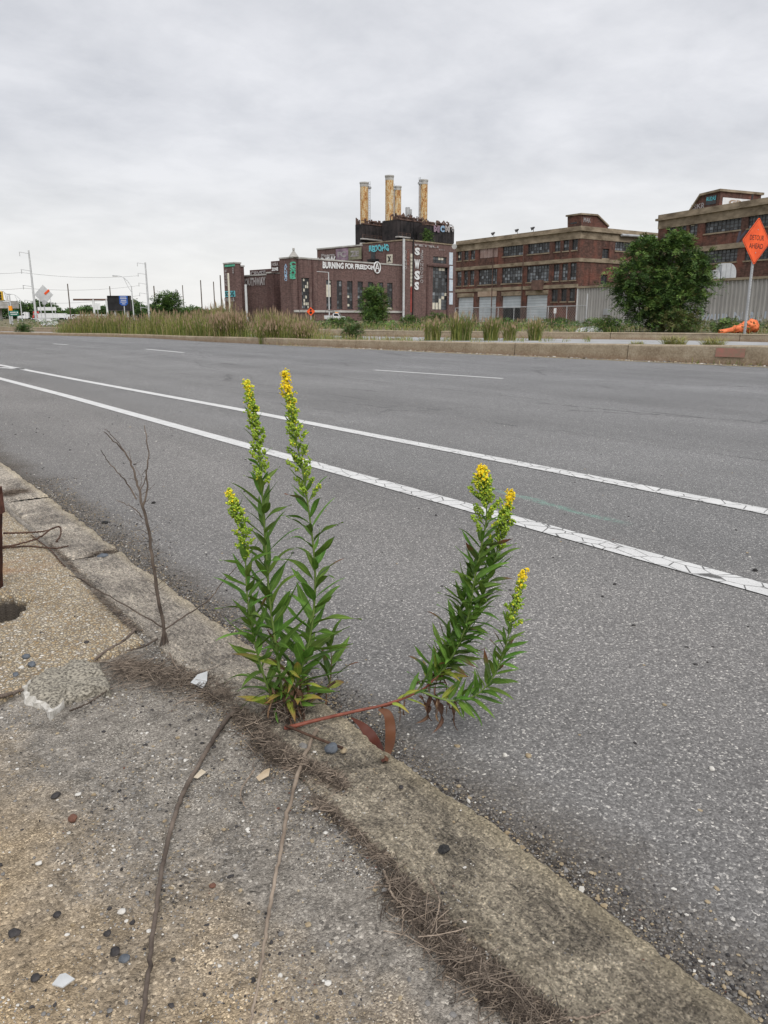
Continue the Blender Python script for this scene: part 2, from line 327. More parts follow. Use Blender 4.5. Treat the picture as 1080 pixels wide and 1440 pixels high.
def m_brick(name, dark, mid, red, redk=0.5, cell=0.16):
    t = NT(name)
    a = t.noise(0.35, 5, 0.6); b = t.noise(2.2, 6, 0.72); sv = t.mapp((0.6, 0.6, 0.045)); st = t.noise(2.0, 5, 0.65, vec=sv)
    col = t.ramp(b, [(0.35, dark), (0.62, mid)])
    col = t.mix(t.rng(a, 0.48, 0.62, 0, redk), col, red)
    br = t.n.new('ShaderNodeTexBrick'); vm = t.n.new('ShaderNodeCombineXYZ'); x, y, z = t.sep()
    t.lk(t.math('ADD', x, y), vm.inputs[0]); t.lk(z, vm.inputs[1]); t.lk(vm.outputs[0], br.inputs['Vector'])
    br.inputs['Scale'].default_value = 1.0; br.inputs['Brick Width'].default_value = cell*3; br.inputs['Row Height'].default_value = cell; br.inputs['Mortar Size'].default_value = 0.02
    br.inputs['Color1'].default_value = (0.72, 0.72, 0.72, 1); br.inputs['Color2'].default_value = (1.25, 1.2, 1.2, 1); br.inputs['Mortar'].default_value = (1.1, 1.1, 1.05, 1)
    col = t.mix(0.75, col, t.mix(1.0, col, br.outputs['Color'], 'MULTIPLY'))
    col = t.mix(t.rng(st, 0.52, 0.72, 0, 0.6), col, tuple(q*0.45 for q in dark))
    col = t.mix(t.rng(t.noise(1.1, 5, 0.7, vec=t.mapp((1, 1, 0.3), (9, 9, 9))), 0.60, 0.74, 0, 0.4), col, (0.30, 0.25, 0.23))
    return t.done(col, 0.92, 0.1)
def m_rust_stack():
    t = NT('rusty_stack_paint'); v = t.mapp((1, 1, 0.35)); a = t.noise(0.9, 6, 0.72, vec=v); b = t.noise(2.8, 5, 0.7)
    f = t.math('ADD', t.math('MULTIPLY', a, 0.55), t.math('MULTIPLY', b, 0.45))
    col = t.ramp(f, [(0.40, (0.60, 0.56, 0.46)), (0.47, (0.56, 0.44, 0.25)), (0.53, (0.46, 0.25, 0.09)), (0.60, (0.20, 0.07, 0.035))])
    return t.done(col, 0.75, 0.2)
def m_leaf(name, c1, c2, tip=None, sss=0.0, vary=0.22):
    t = NT(name); x, y, z = t.sep(); n = t.noise(5, 4, 0.6)
    col = t.ramp(n, [(0.3, c1), (0.7, c2)])
    mid = t.rng(t.math('ABSOLUTE', y), 0.004, 0.011, 0.45, 0); col = t.mix(mid, col, tuple(min(1, q*1.9) for q in c2))
    if tip: col = t.mix(t.rng(t.math('ADD', x, t.math('MULTIPLY', n, 0.6)), 0.75, 1.2, 0, 0.85), col, tip)
    oi = t.n.new('ShaderNodeObjectInfo'); h = t.n.new('ShaderNodeHueSaturation'); t.lk(col, h.inputs['Color'])
    t.lk(t.rng(oi.outputs['Random'], 0, 1, 1-vary, 1+vary), h.inputs['Value']); t.lk(t.rng(oi.outputs['Random'], 0, 1, 0.485, 0.515), h.inputs['Hue'])
    mt = t.done(h.outputs[0], 0.55, 0.25)
    tr = t.n.new('ShaderNodeBsdfTranslucent'); t.lk(h.outputs[0], tr.inputs[0]); mx = t.n.new('ShaderNodeMixShader'); mx.inputs[0].default_value = 0.25
    t.lk(t.b.outputs[0], mx.inputs[1]); t.lk(tr.outputs[0], mx.inputs[2]); t.lk(mx.outputs[0], t.n['Material Output'].inputs[0])
    return mt

ASPH = m_asphalt(); WPAINT = m_paint('white_road_paint', (0.64, 0.64, 0.63)); YPAINT = m_paint('worn_yellow_paint', (0.55, 0.40, 0.12), 1.0)
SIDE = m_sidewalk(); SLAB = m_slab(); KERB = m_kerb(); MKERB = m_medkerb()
FIELD = M2('weedy_dirt', (0.10, 0.095, 0.05), (0.20, 0.17, 0.11), 0.6, 0.95, det=8)
PALE_ROAD = M2('pale_worn_asphalt', (0.27, 0.275, 0.28), (0.38, 0.385, 0.39), 1.2, 0.9, det=8)
BRK1 = m_brick('warehouse_brick', (0.062, 0.040, 0.034), (0.13, 0.075, 0.062), (0.20, 0.082, 0.062), 0.6)
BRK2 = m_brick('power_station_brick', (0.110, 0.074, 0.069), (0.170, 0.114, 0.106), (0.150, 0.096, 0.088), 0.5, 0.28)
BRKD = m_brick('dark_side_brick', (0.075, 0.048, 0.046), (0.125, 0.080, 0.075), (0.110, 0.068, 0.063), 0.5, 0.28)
STONE = M2('stained_sandstone', (0.14, 0.11, 0.075), (0.34, 0.28, 0.205), 0.5, 0.9, det=8, stretch=(1, 1, 2.0))
COPE = M2('pale_coping', (0.30, 0.29, 0.27), (0.48, 0.47, 0.45), 0.4, 0.9)
BLACKST = M2('blackened_steel', (0.012, 0.012, 0.013), (0.045, 0.038, 0.038), 0.35, 0.8, det=7)
RUSTY = M2('rust_pipework', (0.045, 0.030, 0.026), (0.16, 0.10, 0.08), 0.8, 0.85, det=6)
STACK = m_rust_stack(); STEEL = M2('galvanised_steel', (0.28, 0.29, 0.30), (0.44, 0.45, 0.46), 1.0, 0.5, spec=0.5)
GLD = M2('dark_window_glass', (0.010, 0.011, 0.013), (0.03, 0.033, 0.037), 0.8, 0.25, spec=0.5)
GLM = M2('dusty_window_glass', (0.05, 0.058, 0.065), (0.11, 0.12, 0.13), 0.8, 0.4, spec=0.5)
GLL = M2('clouded_window_glass', (0.16, 0.18, 0.20), (0.27, 0.29, 0.31), 0.8, 0.5)
BLINDS = M2('yellowed_board', (0.50, 0.47, 0.38), (0.64, 0.61, 0.52), 0.8, 0.8)
WFR = M2('dark_window_steel', (0.03, 0.03, 0.032), (0.07, 0.065, 0.065), 1.0, 0.7)
DARKIN = M2('dark_interior', (0.008, 0.008, 0.008), (0.02, 0.018, 0.017), 1.0, 0.9)
RDOOR = M2('pale_blue_shutter', (0.38, 0.42, 0.45), (0.50, 0.54, 0.57), 0.5, 0.7)
TANB = M2('tan_board', (0.30, 0.22, 0.16), (0.42, 0.33, 0.26), 0.8, 0.85)
PINKB = M2('pinkish_board', (0.24, 0.16, 0.14), (0.33, 0.25, 0.23), 0.6, 0.85)
WHITE = M2('white_paint', (0.60, 0.61, 0.62), (0.74, 0.75, 0.76), 1.0, 0.6)
BLKP = M2('black_paint', (0.012, 0.012, 0.013), (0.025, 0.025, 0.027), 1.0, 0.6)
CYAN = M2('cyan_spray_paint', (0.10, 0.42, 0.48), (0.17, 0.55, 0.62), 1.0, 0.7)
GRNP = M2('green_spray_paint', (0.06, 0.30, 0.20), (0.12, 0.42, 0.30), 1.0, 0.7)
BLUP = M2('pale_blue_spray_paint', (0.20, 0.32, 0.46), (0.30, 0.42, 0.56), 1.0, 0.7)
SILV = M2('silver_spray_paint', (0.24, 0.22, 0.22), (0.42, 0.40, 0.40), 0.6, 0.6)
MAUVE = M2('mauve_mural_paint', (0.16, 0.11, 0.15), (0.34, 0.25, 0.31), 0.6, 0.8)
OLIVE = M2('olive_mural_paint', (0.14, 0.14, 0.09), (0.28, 0.27, 0.19), 0.5, 0.8)
ORNG = M2('orange_sign_sheeting', (0.66, 0.082, 0.022), (0.90, 0.125, 0.03), 2.2, 0.45, det=9)
SIGNG = M2('sign_green', (0.01, 0.12, 0.08), (0.015, 0.15, 0.10), 1, 0.5); SIGNB = M2('sign_blue', (0.02, 0.08, 0.33), (0.03, 0.11, 0.40), 1, 0.5)
ALU = M2('dull_aluminium', (0.42, 0.43, 0.44), (0.56, 0.57, 0.58), 1.0, 0.5, spec=0.5)
CORR = M2('corrugated_grey_metal', (0.27, 0.262, 0.25), (0.46, 0.45, 0.43), 0.45, 0.65, det=6, stretch=(1, 1, 0.35), vary=0.05)
WOODP = M2('weathered_pole_wood', (0.07, 0.055, 0.045), (0.15, 0.125, 0.105), 2.0, 0.9)
REDP = M2('red_truck_paint', (0.30, 0.012, 0.014), (0.38, 0.02, 0.02), 1.0, 0.35)
TYRE = M2('tyre_rubber', (0.015, 0.015, 0.016), (0.03, 0.03, 0.03), 4, 0.9)
AMBER = M2('amber_plastic', (0.85, 0.30, 0.02), (0.9, 0.36, 0.03), 2, 0.4); YEL = M2('signal_yellow', (0.70, 0.42, 0.03), (0.75, 0.47, 0.05), 2, 0.5)
RUST = M2('thick_rust', (0.020,0.010,0.008), (0.085,0.032,0.020), 30, 0.9, 0.8, 0.004)
TARP = M2('orange_tarp', (0.72, 0.16, 0.06), (0.85, 0.25, 0.10), 4, 0.55)
BARK = M2('grey_brown_bark', (0.06, 0.05, 0.04), (0.14, 0.115, 0.09), 6, 0.9)
REDS = M2('red_spray_on_kerb', (0.25, 0.18, 0.13), (0.36, 0.165, 0.135), 9, 0.9)

# ------------------------------------------------------------------ text
def text_geo(body, bold=0.0, rough=0.05):
    cu = bpy.data.curves.new('lettering', 'FONT'); cu.body = body; cu.align_x = 'CENTER'; cu.resolution_u = 3; cu.offset = bold
    o = bpy.data.objects.new('lettering', cu); COL.objects.link(o)
    dg = bpy.context.evaluated_depsgraph_get(); me = o.evaluated_get(dg).to_mesh()
    V = [(v.co.x, v.co.y) for v in me.vertices]; Fs = [tuple(p.vertices) for p in me.polygons]
    o.evaluated_get(dg).to_mesh_clear(); bpy.data.objects.remove(o); bpy.data.curves.remove(cu)
    V = [(x + rough*mnoise.noise(Vector((x*2.3, y*2.3, len(body)))) + rough*0.5*mnoise.noise(Vector((x*8, y*8, 3))), y + rough*2*mnoise.noise(Vector((x*1.3, y*1.9, 9+len(body)))) + rough*0.5*mnoise.noise(Vector((x*8, y*8, 7)))) for x, y in V]
    xs = [v[0] for v in V]; ys = [v[1] for v in V]; a, b, c, d = min(xs), max(xs), min(ys), max(ys)
    return [((x-a)/(b-a), (y-c)/(d-c)) for x, y in V], Fs
def ftext(fc, body, u0, u1, z0, z1, mat, parent, o=0.05, bold=0.0, name='lettering', wob=0.0):
    V, Fs = text_geo(body, bold); mb = MB()
    mb.add([fc.p(u0+(u1-u0)*x, z0+(z1-z0)*y + wob*sin(x*17), o) for x, y in V], Fs); return mb.build(name, mat, parent)

# ================================================================== THE GROUND
fld = MB(); fld.quad((-3000,-3000,-0.03),(4000,-3000,-0.03),(4000,4000,-0.03),(-3000,4000,-0.03)); fld.build('ground', FIELD, kind='structure')
# road: between the granite kerb and the far divider, bending left in the distance
K1 = [(13.9, -14), (14.75, 2.0)] + [tuple(G(*q)[:2]) for q in ((1080,515.5),(969,510.5),(821,504),(686,498.2),(540,491.5),(400,485.5),(300,481),(200,475),(90,472),(0,470))]
K1 += [(2*K1[-1][0]-K1[-2][0]-4, 2*K1[-1][1]-K1[-2][1]+3), (-60, 95)]
K1H = [0.42, 0.41, 0.388, 0.36, 0.325, 0.29, 0.26, 0.23, 0.20, 0.16, 0.14, 0.13, 0.13, 0.13]
near = [(0.70,-14),(0.70,2),(0.70,8),(-1.0,25),(-6,42),(-20,60),(-70,78)]
rd = MB(); pts = near + list(reversed(K1))
from mathutils.geometry import tessellate_polygon
def flat(name, poly, z, mat, **kw):
    tr = tessellate_polygon([[Vector((a, b, 0)) for a, b in poly]]); mb = MB(); mb.add([(a, b, z) for a, b in poly], tr)
    # make sure it faces up
    me_f = []
    for f in mb.f:
        a, b, c = (Vector(mb.v[i]) for i in f)
        me_f.append(f if (b-a).cross(c-a).z > 0 else (f[0], f[2], f[1]))
    mb.f = me_f; return mb.build(name, mat, **kw)
flat('road', pts, 0.0, ASPH, kind='structure')
# second carriageway behind the divider
K2 = [(26, -20), (30.2, 8)] + [tuple(G(*q)[:2]) for q in ((1080,481.3),(967,478.9),(850,477.3),(740,476),(640,475),(540,473.5),(470,472))]
K2 += [(K2[-1][0]-12, K2[-1][1]+26)]
flat('service_road', [(a+0.1, b) for a, b in K1[:-4]] + list(reversed(K2)), 0.004, PALE_ROAD, kind='structure')
verge_z = 0.26
flat('verge', K2 + [(60, 120), (130, 60), (110,-30)], verge_z, FIELD, kind='structure')
sf = MB()
def strip(mb, path, w, z=0.004):
    path = [Vector((a, b, 0)) for a, b in path]; L = []
    for i, p in enumerate(path):
        t = (path[min(i+1, len(path)-1)] - path[max(i-1, 0)]).normalized(); n = Vector((t.y, -t.x, 0)); L.append((p - n*w/2, p + n*w/2))
    for i in range(len(L)-1):
        a, b = L[i]; c, d = L[i+1]; mb.add([(a.x,a.y,z),(b.x,b.y,z),(d.x,d.y,z),(c.x,c.y,z)], [(0,1,2,3)])
def resample(pts, step):
    out = [Vector(p) for p in pts[:1]]
    for a, b in zip(pts[:-1], pts[1:]):
        a, b = Vector(a), Vector(b); k = max(1, int((b-a).length/step))
        for i in range(1, k+1): out.append(a + (b-a)*i/k)
    return out
mk = setting('road_markings')
m = MB(); strip(m, [(2.50,-6),(2.49,1.16),(2.46,2.6),(2.42,4.93),(2.33,9.5),(2.2,13.4),(1.6,22)], 0.115); m.build('inner_edge_line', WPAINT, mk)
m = MB(); strip(m, [(3.62,-6),(3.55,1.72),(3.42,5.5),(3.36,7.2),(3.1,12),(2.9,16.5),(2.3,24)], 0.115); m.build('bike_lane_line', WPAINT, mk)
a, b = G(0,517), G(36,519.5); m = MB(); strip(m, [(a.x,a.y),(b.x,b.y)], 0.13); m.build('cross_line', WPAINT, mk)
for (q, w_) in ((((527,520.5),(707,532.5)), 0.10), (((205,491),(258,496)), 0.12), (((75,483.5),(95,485)), 0.12), (((-60,477),(-40,478)), 0.12)):
    a, b = G(*q[0]), G(*q[1]); m = MB(); strip(m, [(a.x,a.y),(b.x,b.y)], w_); m.build('lane_dash', WPAINT, mk)
m = MB(); strip(m, [(a_-0.24, b_) for a_, b_ in K1[:8]], 0.07); m.build('yellow_edge_line', YPAINT, mk)

# concrete divider kerbs, one cast block after another
def block_kerb(name, path, hs, width, joints, mat, z0=0.0):
    root = setting(name); path = [Vector((a, b, 0)) for a, b in path]
    cum = [0]
    for a, b in zip(path[:-1], path[1:]): cum.append(cum[-1] + (b-a).length)
    def at(s):
        s = min(max(s, 0), cum[-1]-1e-4); i = max(j for j in range(len(cum)-1) if cum[j] <= s); k = (s-cum[i])/(cum[i+1]-cum[i])
        d = (path[i+1]-path[i]).normalized(); return path[i].lerp(path[i+1], k), d, hs[i]*(1-k)+hs[i+1]*k
    s = 0.0; k = 0
    while s < cum[-1]-0.5:
        L = joints if not callable(joints) else joints(s); e = min(s+L, cum[-1]); n = max(2, int((e-s)/0.5)); mb = MB(); rows = []
        dz = random.uniform(-0.008, 0.008); dn = random.uniform(-0.012, 0.012)
        for i in range(n+1):
            c, d, h = at(s+0.012 + (e-s-0.024)*i/n); nn_ = Vector((d.y, -d.x, 0)); 
            if nn_.x < 0: nn_ = -nn_
            h += dz; j = [random.uniform(-0.006, 0.006) for _ in range(3)]
            rows.append([c + nn_*(0+dn+j[0]) + Vector((0,0,-0.05)), c + nn_*(0.02+dn) + Vector((0,0,h-0.03+j[1])), c + nn_*(0.05+dn+j[1]) + Vector((0,0,h+j[2]*0.5)),
                         c + nn_*(width-0.04) + Vector((0,0,h)), c + nn_*(width) + Vector((0,0,h-0.04)), c + nn_*(width) + Vector((0,0,-0.05))])
        V = [p + Vector((0,0,z0)) for r in rows for p in r]; q = 6
        Fs = [(i*q+j, i*q+j+1, (i+1)*q+j+1, (i+1)*q+j) for i in range(n) for j in range(q-1)] + [tuple(range(q)), tuple(reversed(range(n*q, n*q+q)))]
        mb.add(V, Fs); mb.build('kerb_block', mat, root); s = e; k += 1
    return root
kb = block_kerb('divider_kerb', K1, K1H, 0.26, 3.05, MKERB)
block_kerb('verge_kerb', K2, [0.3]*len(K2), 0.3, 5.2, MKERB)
f1 = Fac(K1[2], K1[1])
c = G(1028, 500, 0); fk = Fac(K1[2], K1[3])
# red paint on the divider face
u, z = fk.uz(1028, 497); fr = MB(); fr.fbox(fk, u-0.28, u+0.30, z-0.07, z+0.10, 0.022, 0.026); fr.build('red_paint_mark', REDS, kb)

# ================================================================== NEAR SIDEWALK
def nz(x, y, s, k=0): return mnoise.noise(Vector((x*s, y*s, 3.7+k*9.1)))
def hside(x, y):
    h = 0.048 + 0.006*nz(x, y, 2.2) + 0.004*nz(x, y, 9, 1) + 0.0018*nz(x, y, 38, 2)
    h += 0.012*math.exp(-((x-0.62)/0.07)**2) * (0.5+0.5*nz(x, y, 6, 3)); return h
def grid(name, xs, ys, hf, mat, keep=None, **kw):
    nx, ny = len(xs), len(ys); V = [(x, y, hf(x, y)) for y in ys for x in xs]; Fs = []
    for j in range(ny-1):
        for i in range(nx-1):
            if keep is None or keep((xs[i]+xs[i+1])/2, (ys[j]+ys[j+1])/2): Fs.append((j*nx+i, j*nx+i+1, (j+1)*nx+i+1, (j+1)*nx+i))
    return mobj(name, npmesh(name, V, Fs, mat, smooth=True), **kw)
xs = list(np.arange(-0.9, 0.645, 0.012)); xs = list(np.arange(-8, -0.9, 0.25)) + xs
ys = list(np.arange(-3, 0.1, 0.25)) + list(np.arange(0.1, 2.0, 0.012)) + list(np.arange(2.0, 8.01, 0.06))
SA, SB = G(205, 902, 0.06), G(0, 985, 0.06)              # front edge of the aggregate slab
HC = Vector((0.335, 2.385, 0)); HR = 0.115                       # socket left by a removed post
def slab_front(x): return SA.y + (SB.y-SA.y)*(x-SA.x)/(SB.x-SA.x) + 0.02*nz(x, 0, 8, 4) + 0.006*nz(x, 0, 40, 5)
def hs2(x, y):
    h = hside(x, y)
    if y > slab_front(x) + 0.02 and x < 0.598: h -= 0.05
    if (x-HC.x)**2 + (y-HC.y)**2 < 0.05: h = -0.28
    return h
grid('sidewalk', xs, ys, hs2, SIDE, kind='structure')
# exposed aggregate slab with the socket hole in it
xs = sorted(set([round(float(v), 4) for v in np.arange(-0.35, 0.601, 0.009)] + [-4, -3, -2, -1.2, -0.8, -0.5]))
yt = [0.0]
while yt[-1] < 6.0: yt.append(yt[-1] + (0.009 if yt[-1] < 1.4 else 0.08))
V = []; nx = len(xs)
for j, t_ in enumerate(yt):
    for x in xs:
        y = slab_front(x) + t_; e = 0.598 + 0.006*nz(0, y, 7, 6) + 0.003*nz(0, y, 45, 7); xx = min(x, e)
        z = 0.066 + 0.003*nz(x, y, 3, 5) + 0.0014*nz(x, y, 60, 6)
        ed = min(t_, e-x + 0.0); z -= 0.010*math.exp(-max(ed, 0)/0.012)
        if x >= e - 1e-3 or j == 0: z = 0.02
        an = atan2(y-HC.y, x-HC.x); rr = HR*(1 + 0.10*sin(3*an+1) + 0.06*sin(7*an) + 0.05*sin(13*an))
        d = math.hypot((x-HC.x)/0.62, y-HC.y)
        if d < rr: z = max(-0.30, 0.045 - (rr-d)*22)
        elif d < rr+0.02: z -= 0.006
        V.append((xx, y, z))
Fs = [(j*nx+i, j*nx+i+1, (j+1)*nx+i+1, (j+1)*nx+i) for j in range(len(yt)-1) for i in range(nx-1)]
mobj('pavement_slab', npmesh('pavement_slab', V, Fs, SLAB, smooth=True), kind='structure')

# granite kerb stones
kroot = setting('granite_kerb')
def kerb_stone(y0, y1, fine, tilt=0.0, dx=0.0):
    n = int((y1-y0)/fine); m_ = 22; V = []
    for j in range(n+1):
        y = y0 + (y1-y0)*j/n; end = min(j, n-j)*fine
        xo = 0.806 + dx + 0.012*nz(0, y, 2.3, 8) + 0.012*nz(0, y, 7, 9) + 0.016*abs(nz(0, y, 15, 10))*(nz(0, y, 3.1, 20) > 0) + 0.005*nz(0, y, 60, 21); xi = 0.618 + 0.006*nz(0, y, 6, 11)
        ev = 0.012*math.exp(-end/0.01)
        V.append((xi, y, -0.03)); 
        for i in range(m_+1):
            s = i/m_; x = xi + (xo-xi)*s; z = 0.064 + tilt*(y-y0) + 0.007*nz(x, y, 5, 12) + 0.0050*nz(x*1.6, y*0.8, 22, 13) + 0.0024*nz(x, y, 70, 14) - ev
            z -= 0.006*math.exp(-(xo-x)/0.005) + 0.004*math.exp(-(x-xi)/0.006)
            V.append((x, y, z))
        V.append((xo+0.006, y, 0.045+0.004*nz(0, y, 30, 15)-ev)); V.append((xo+0.004, y, -0.03))
    q = m_+4; Fs = [(j*q+i, j*q+i+1, (j+1)*q+i+1, (j+1)*q+i) for j in range(n) for i in range(q-1)]
    me = npmesh('kerb_stone', V, Fs, KERB, smooth=True); mobj('kerb_stone', me, kroot)
    cap = MB()
    for j in (0, n):
        r = [V[j*q+i] for i in range(q)]; cap.add(r + [(r[-1][0], r[-1][1], -0.05)], [tuple(range(q+1))])
    return me
J1 = G(140, 778, 0.06).y; J2 = G(50, 700, 0.06).y
for (a, b, f, dx) in ((-2.5, 0.02, 0.03, 0), (0.03, J1-0.012, 0.009, 0.0), (J1+0.012, J2-0.02, 0.012, -0.004), (J2+0.02, J2+1.35, 0.02, 0.002), (J2+1.37, J2+3.0, 0.03, 0), (J2+3.02, 8.2, 0.05, 0)):
    kerb_stone(a, b, f, dx=dx)


# ================================================================== BUILDINGS
def wall_open(fc, u0, u1, z0, z1, ops, mb, depth=0.35, o=0.0, mi=0):
    """a wall sheet with real openings and their reveals; ops = (u0,u1,z0,z1)"""
    us = sorted({u0, u1} | {v for p in ops for v in (p[0], p[1]) if u0 < v < u1}); zs = sorted({z0, z1} | {v for p in ops for v in (p[2], p[3]) if z0 < v < z1})
    for a, b in zip(us[:-1], us[1:]):
        for c, d in zip(zs[:-1], zs[1:]):
            mu, mz = (a+b)/2, (c+d)/2
            if any(p[0] < mu < p[1] and p[2] < mz < p[3] for p in ops): continue
            mb.quad(fc.p(a,c,o), fc.p(b,c,o), fc.p(b,d,o), fc.p(a,d,o), mi)
    for p in ops:
        a, b, c, d = max(p[0],u0), min(p[1],u1), max(p[2],z0), min(p[3],z1); i = o-depth
        mb.quad(fc.p(a,c,o), fc.p(a,c,i), fc.p(a,d,i), fc.p(a,d,o), mi); mb.quad(fc.p(b,c,o), fc.p(b,c,i), fc.p(b,d,i), fc.p(b,d,o), mi)
        mb.quad(fc.p(a,c,o), fc.p(b,c,o), fc.p(b,c,i), fc.p(a,c,i), mi); mb.quad(fc.p(a,d,o), fc.p(b,d,o), fc.p(b,d,i), fc.p(a,d,i), mi)
def window(fc, r, nu, nz_, parent, o=-0.22, w=(0.45, 0.4, 0.15), fr=0.09, boards=0.0, rnd=random, sill=None):
    u0, u1, z0, z1 = r; mb = MB(); fz = fr
    mb.fbox(fc, u0, u1, z0, z0+fz, o-0.05, o+0.05); mb.fbox(fc, u0, u1, z1-fz, z1, o-0.05, o+0.05)
    mb.fbox(fc, u0, u0+fr, z0+fz, z1-fz, o-0.05, o+0.05); mb.fbox(fc, u1-fr, u1, z0+fz, z1-fz, o-0.05, o+0.05)
    for i in range(1, nu): u = u0+(u1-u0)*i/nu; mb.fbox(fc, u-fr*0.4, u+fr*0.4, z0+fz, z1-fz, o-0.03, o+0.03)
    for j in range(1, nz_): z = z0+(z1-z0)*j/nz_; mb.fbox(fc, u0+fr, u1-fr, z-fr*0.35, z+fr*0.35, o-0.022, o+0.022)
    f = mb.build('window', WFR, parent)
    pb = MB(); pd = MB()
    for i in range(nu):
        for j in range(nz_):
            a, b = u0+(u1-u0)*i/nu, u0+(u1-u0)*(i+1)/nu; c, d = z0+(z1-z0)*j/nz_, z0+(z1-z0)*(j+1)/nz_; q = rnd.random(); t = rnd.uniform(-0.012, 0.012)
            mi = 0 if q < w[0] else 1 if q < w[0]+w[1] else 2 if q < w[0]+w[1]+w[2]-boards else 3
            pb.quad(fc.p(a,c,o-0.02+t), fc.p(b,c,o-0.02-t), fc.p(b,d,o-0.02-t), fc.p(a,d,o-0.02+t), mi)
    pb.build('panes', [GLD, GLM, GLL, BLINDS], f, kind='stuff')
    if sill is not None:
        sb = MB(); sb.fbox(fc, u0-0.1, u1+0.1, z0-0.18, z0, -0.1, 0.10); sb.build('sill', sill, f)
    return f
def rect(fc, z5, s, ox, oy, pad=0):                      # zoomed photo box -> facade rectangle
    x0, x1, y0, y1 = z5
    ul, zt = fc.uz(ox+x0/s, oy+y0/s); ur, zb = fc.uz(ox+x1/s, oy+y1/s); zt2 = zt
    zb = (fc.uz(ox+x0/s, oy+y1/s)[1] + zb)/2
    return (min(ul, ur), max(ul, ur), zb, zt)

# ---------------------------------------------------------------- warehouse 1
ZW = 15.0
C1 = G(817, 317.5, ZW); L1 = G(642, 339.5, ZW); R1 = G(926, 328, ZW)
w1 = thing('brick_warehouse', 'long dark brick three-storey warehouse with loading shutters, left of the big bush', 'warehouse', (C1.x, C1.y, 0))
fA = Fac(C1, L1); sgn = -1
fB = Fac(C1, R1)
z5 = (3.6, 635, 300)
def RA(*b): return rect(fA, b, *z5)
def RB(*b): return rect(fB, b, *z5)
def avg(rs):                                             # one common sill and head for a row
    a = sum(r[2] for r in rs)/len(rs); b = sum(r[3] for r in rs)/len(rs); return [(r[0], r[1], a, b) for r in rs]
top_s = [RA(*b) for b in ((30,50,182,240),(65,84,180,238),(97,118,177,236),(523,549,125,190),(567,593,120,187),(612,637,114,180))]
top_b = [RA(*b) for b in ((142,233,172,234),(260,360,154,216),(387,494,138,203))]
sec_s = [RA(*b) for b in ((27,48,302,369),(62,80,300,368),(93,113,296,366),(517,542,256,338),(560,585,252,336),(602,629,247,333))]
sec_b = [RA(*b) for b in ((137,228,287,362),(255,355,274,355),(382,490,260,347))]
gnd_s = [RA(*b) for b in ((507,535,386,447),(555,580,383,446),(597,622,381,445))]
drs = [RA(*b) for b in ((33,108,427,527),(137,222,426,527),(257,347,418,528),(380,480,414,529))]
top = avg(top_s+top_b); sec = avg(sec_s+sec_b); gs = avg(gnd_s); drs = [(a, b, 0.0, d) for a, b, c_, d in avg(drs)]
sA = [RB(765,795,178,228), RB(832,925,126,192), RB(757,787,311,360), RB(857,900,252,300)]
LA = fA.L; LB = fB.L
wz_top = ZW - 0.2
mb = MB(); wall_open(fA, 0, LA, 0, ZW-1.9, top+sec+gs+drs, mb, 0.4); mb.build('front_wall', BRK1, w1)
mb = MB(); wall_open(fB, 0, LB+14, 0, ZW-1.9, sA, mb, 0.4); mb.build('side_wall', BRK1, w1)
mb = MB(); 
far = fA.p(LA, 0) + fB.e*(LB+14)
mb.add([fA.p(0,0)+Vector((0,0,ZW-0.5)), fA.p(LA,ZW-0.5), far+Vector((0,0,ZW-0.5)), fB.p(LB+14,ZW-0.5)], [(0,1,2,3)]); mb.build('roof', COPE, w1)
mb = MB(); mb.quad(fA.p(LA,0), fA.p(LA,ZW-1), far+Vector((0,0,ZW-1)), far); mb.quad(far, far+Vector((0,0,ZW-1)), fB.p(LB+14,ZW-1), fB.p(LB+14,0)); mb.build('rear_wall', BRK1, w1)
mb = MB()
for fc, L in ((fA, LA), (fB, LB+14)):                    # sandstone frieze, cornice and coping
    mb.fbox(fc, -0.1, L, ZW-1.9, ZW-0.75, -0.6, 0.08); mb.fbox(fc, -0.35, L+0.1, ZW-0.75, ZW-0.45, -0.6, 0.42); mb.fbox(fc, -0.15, L, ZW-0.45, ZW, -0.6, 0.14)
mb.build('cornice', STONE, w1)
zb1 = fA.uz(635+640/3.6, 300+237/3.6)[1]; zb2 = fA.uz(635+640/3.6, 300+368/3.6)[1]
for zz, nm in ((zb1, 'belt_course'), (zb2, 'belt_course')):
    mb = MB(); mb.fbox(fA, -0.12, LA, zz-0.22, zz+0.35, -0.1, 0.14)
    if zz == zb1: mb.fbox(fB, 0.02, LB*0.92, zz-0.22, zz+0.35, -0.1, 0.14)
    mb.build(nm, STONE, w1)
rr = random.Random(3)
for i, r in enumerate(top):
    big = (r[1]-r[0]) > 3
    if i == 6:                                           # the boarded bay
        f = MB()
        for k in range(5):
            a = r[0]+(r[1]-r[0])*k/5; f.fbox(fA, a+0.04, a+(r[1]-r[0])/5-0.04, r[2]+0.08, r[3]-0.08, -0.3, -0.14+0.03*(k % 2))
        f.build('window_boarding', PINKB, w1); continue
    window(fA, r, 8 if big else 2, 4, w1, w=(0.62, 0.25, 0.12), rnd=rr, sill=STONE)
for i, r in enumerate(sec):
    big = (r[1]-r[0]) > 3; window(fA, r, 8 if big else 2, 5, w1, w=(0.38, 0.34, 0.26), rnd=rr, sill=STONE)
for r in gs: window(fA, r, 2, 4, w1, w=(0.75, 0.2, 0.05), rnd=rr, sill=STONE)
for i, r in enumerate(sA): window(fB, r, 7 if i == 1 else 2, 4, w1, w=(0.72, 0.2, 0.06), rnd=rr, sill=STONE)
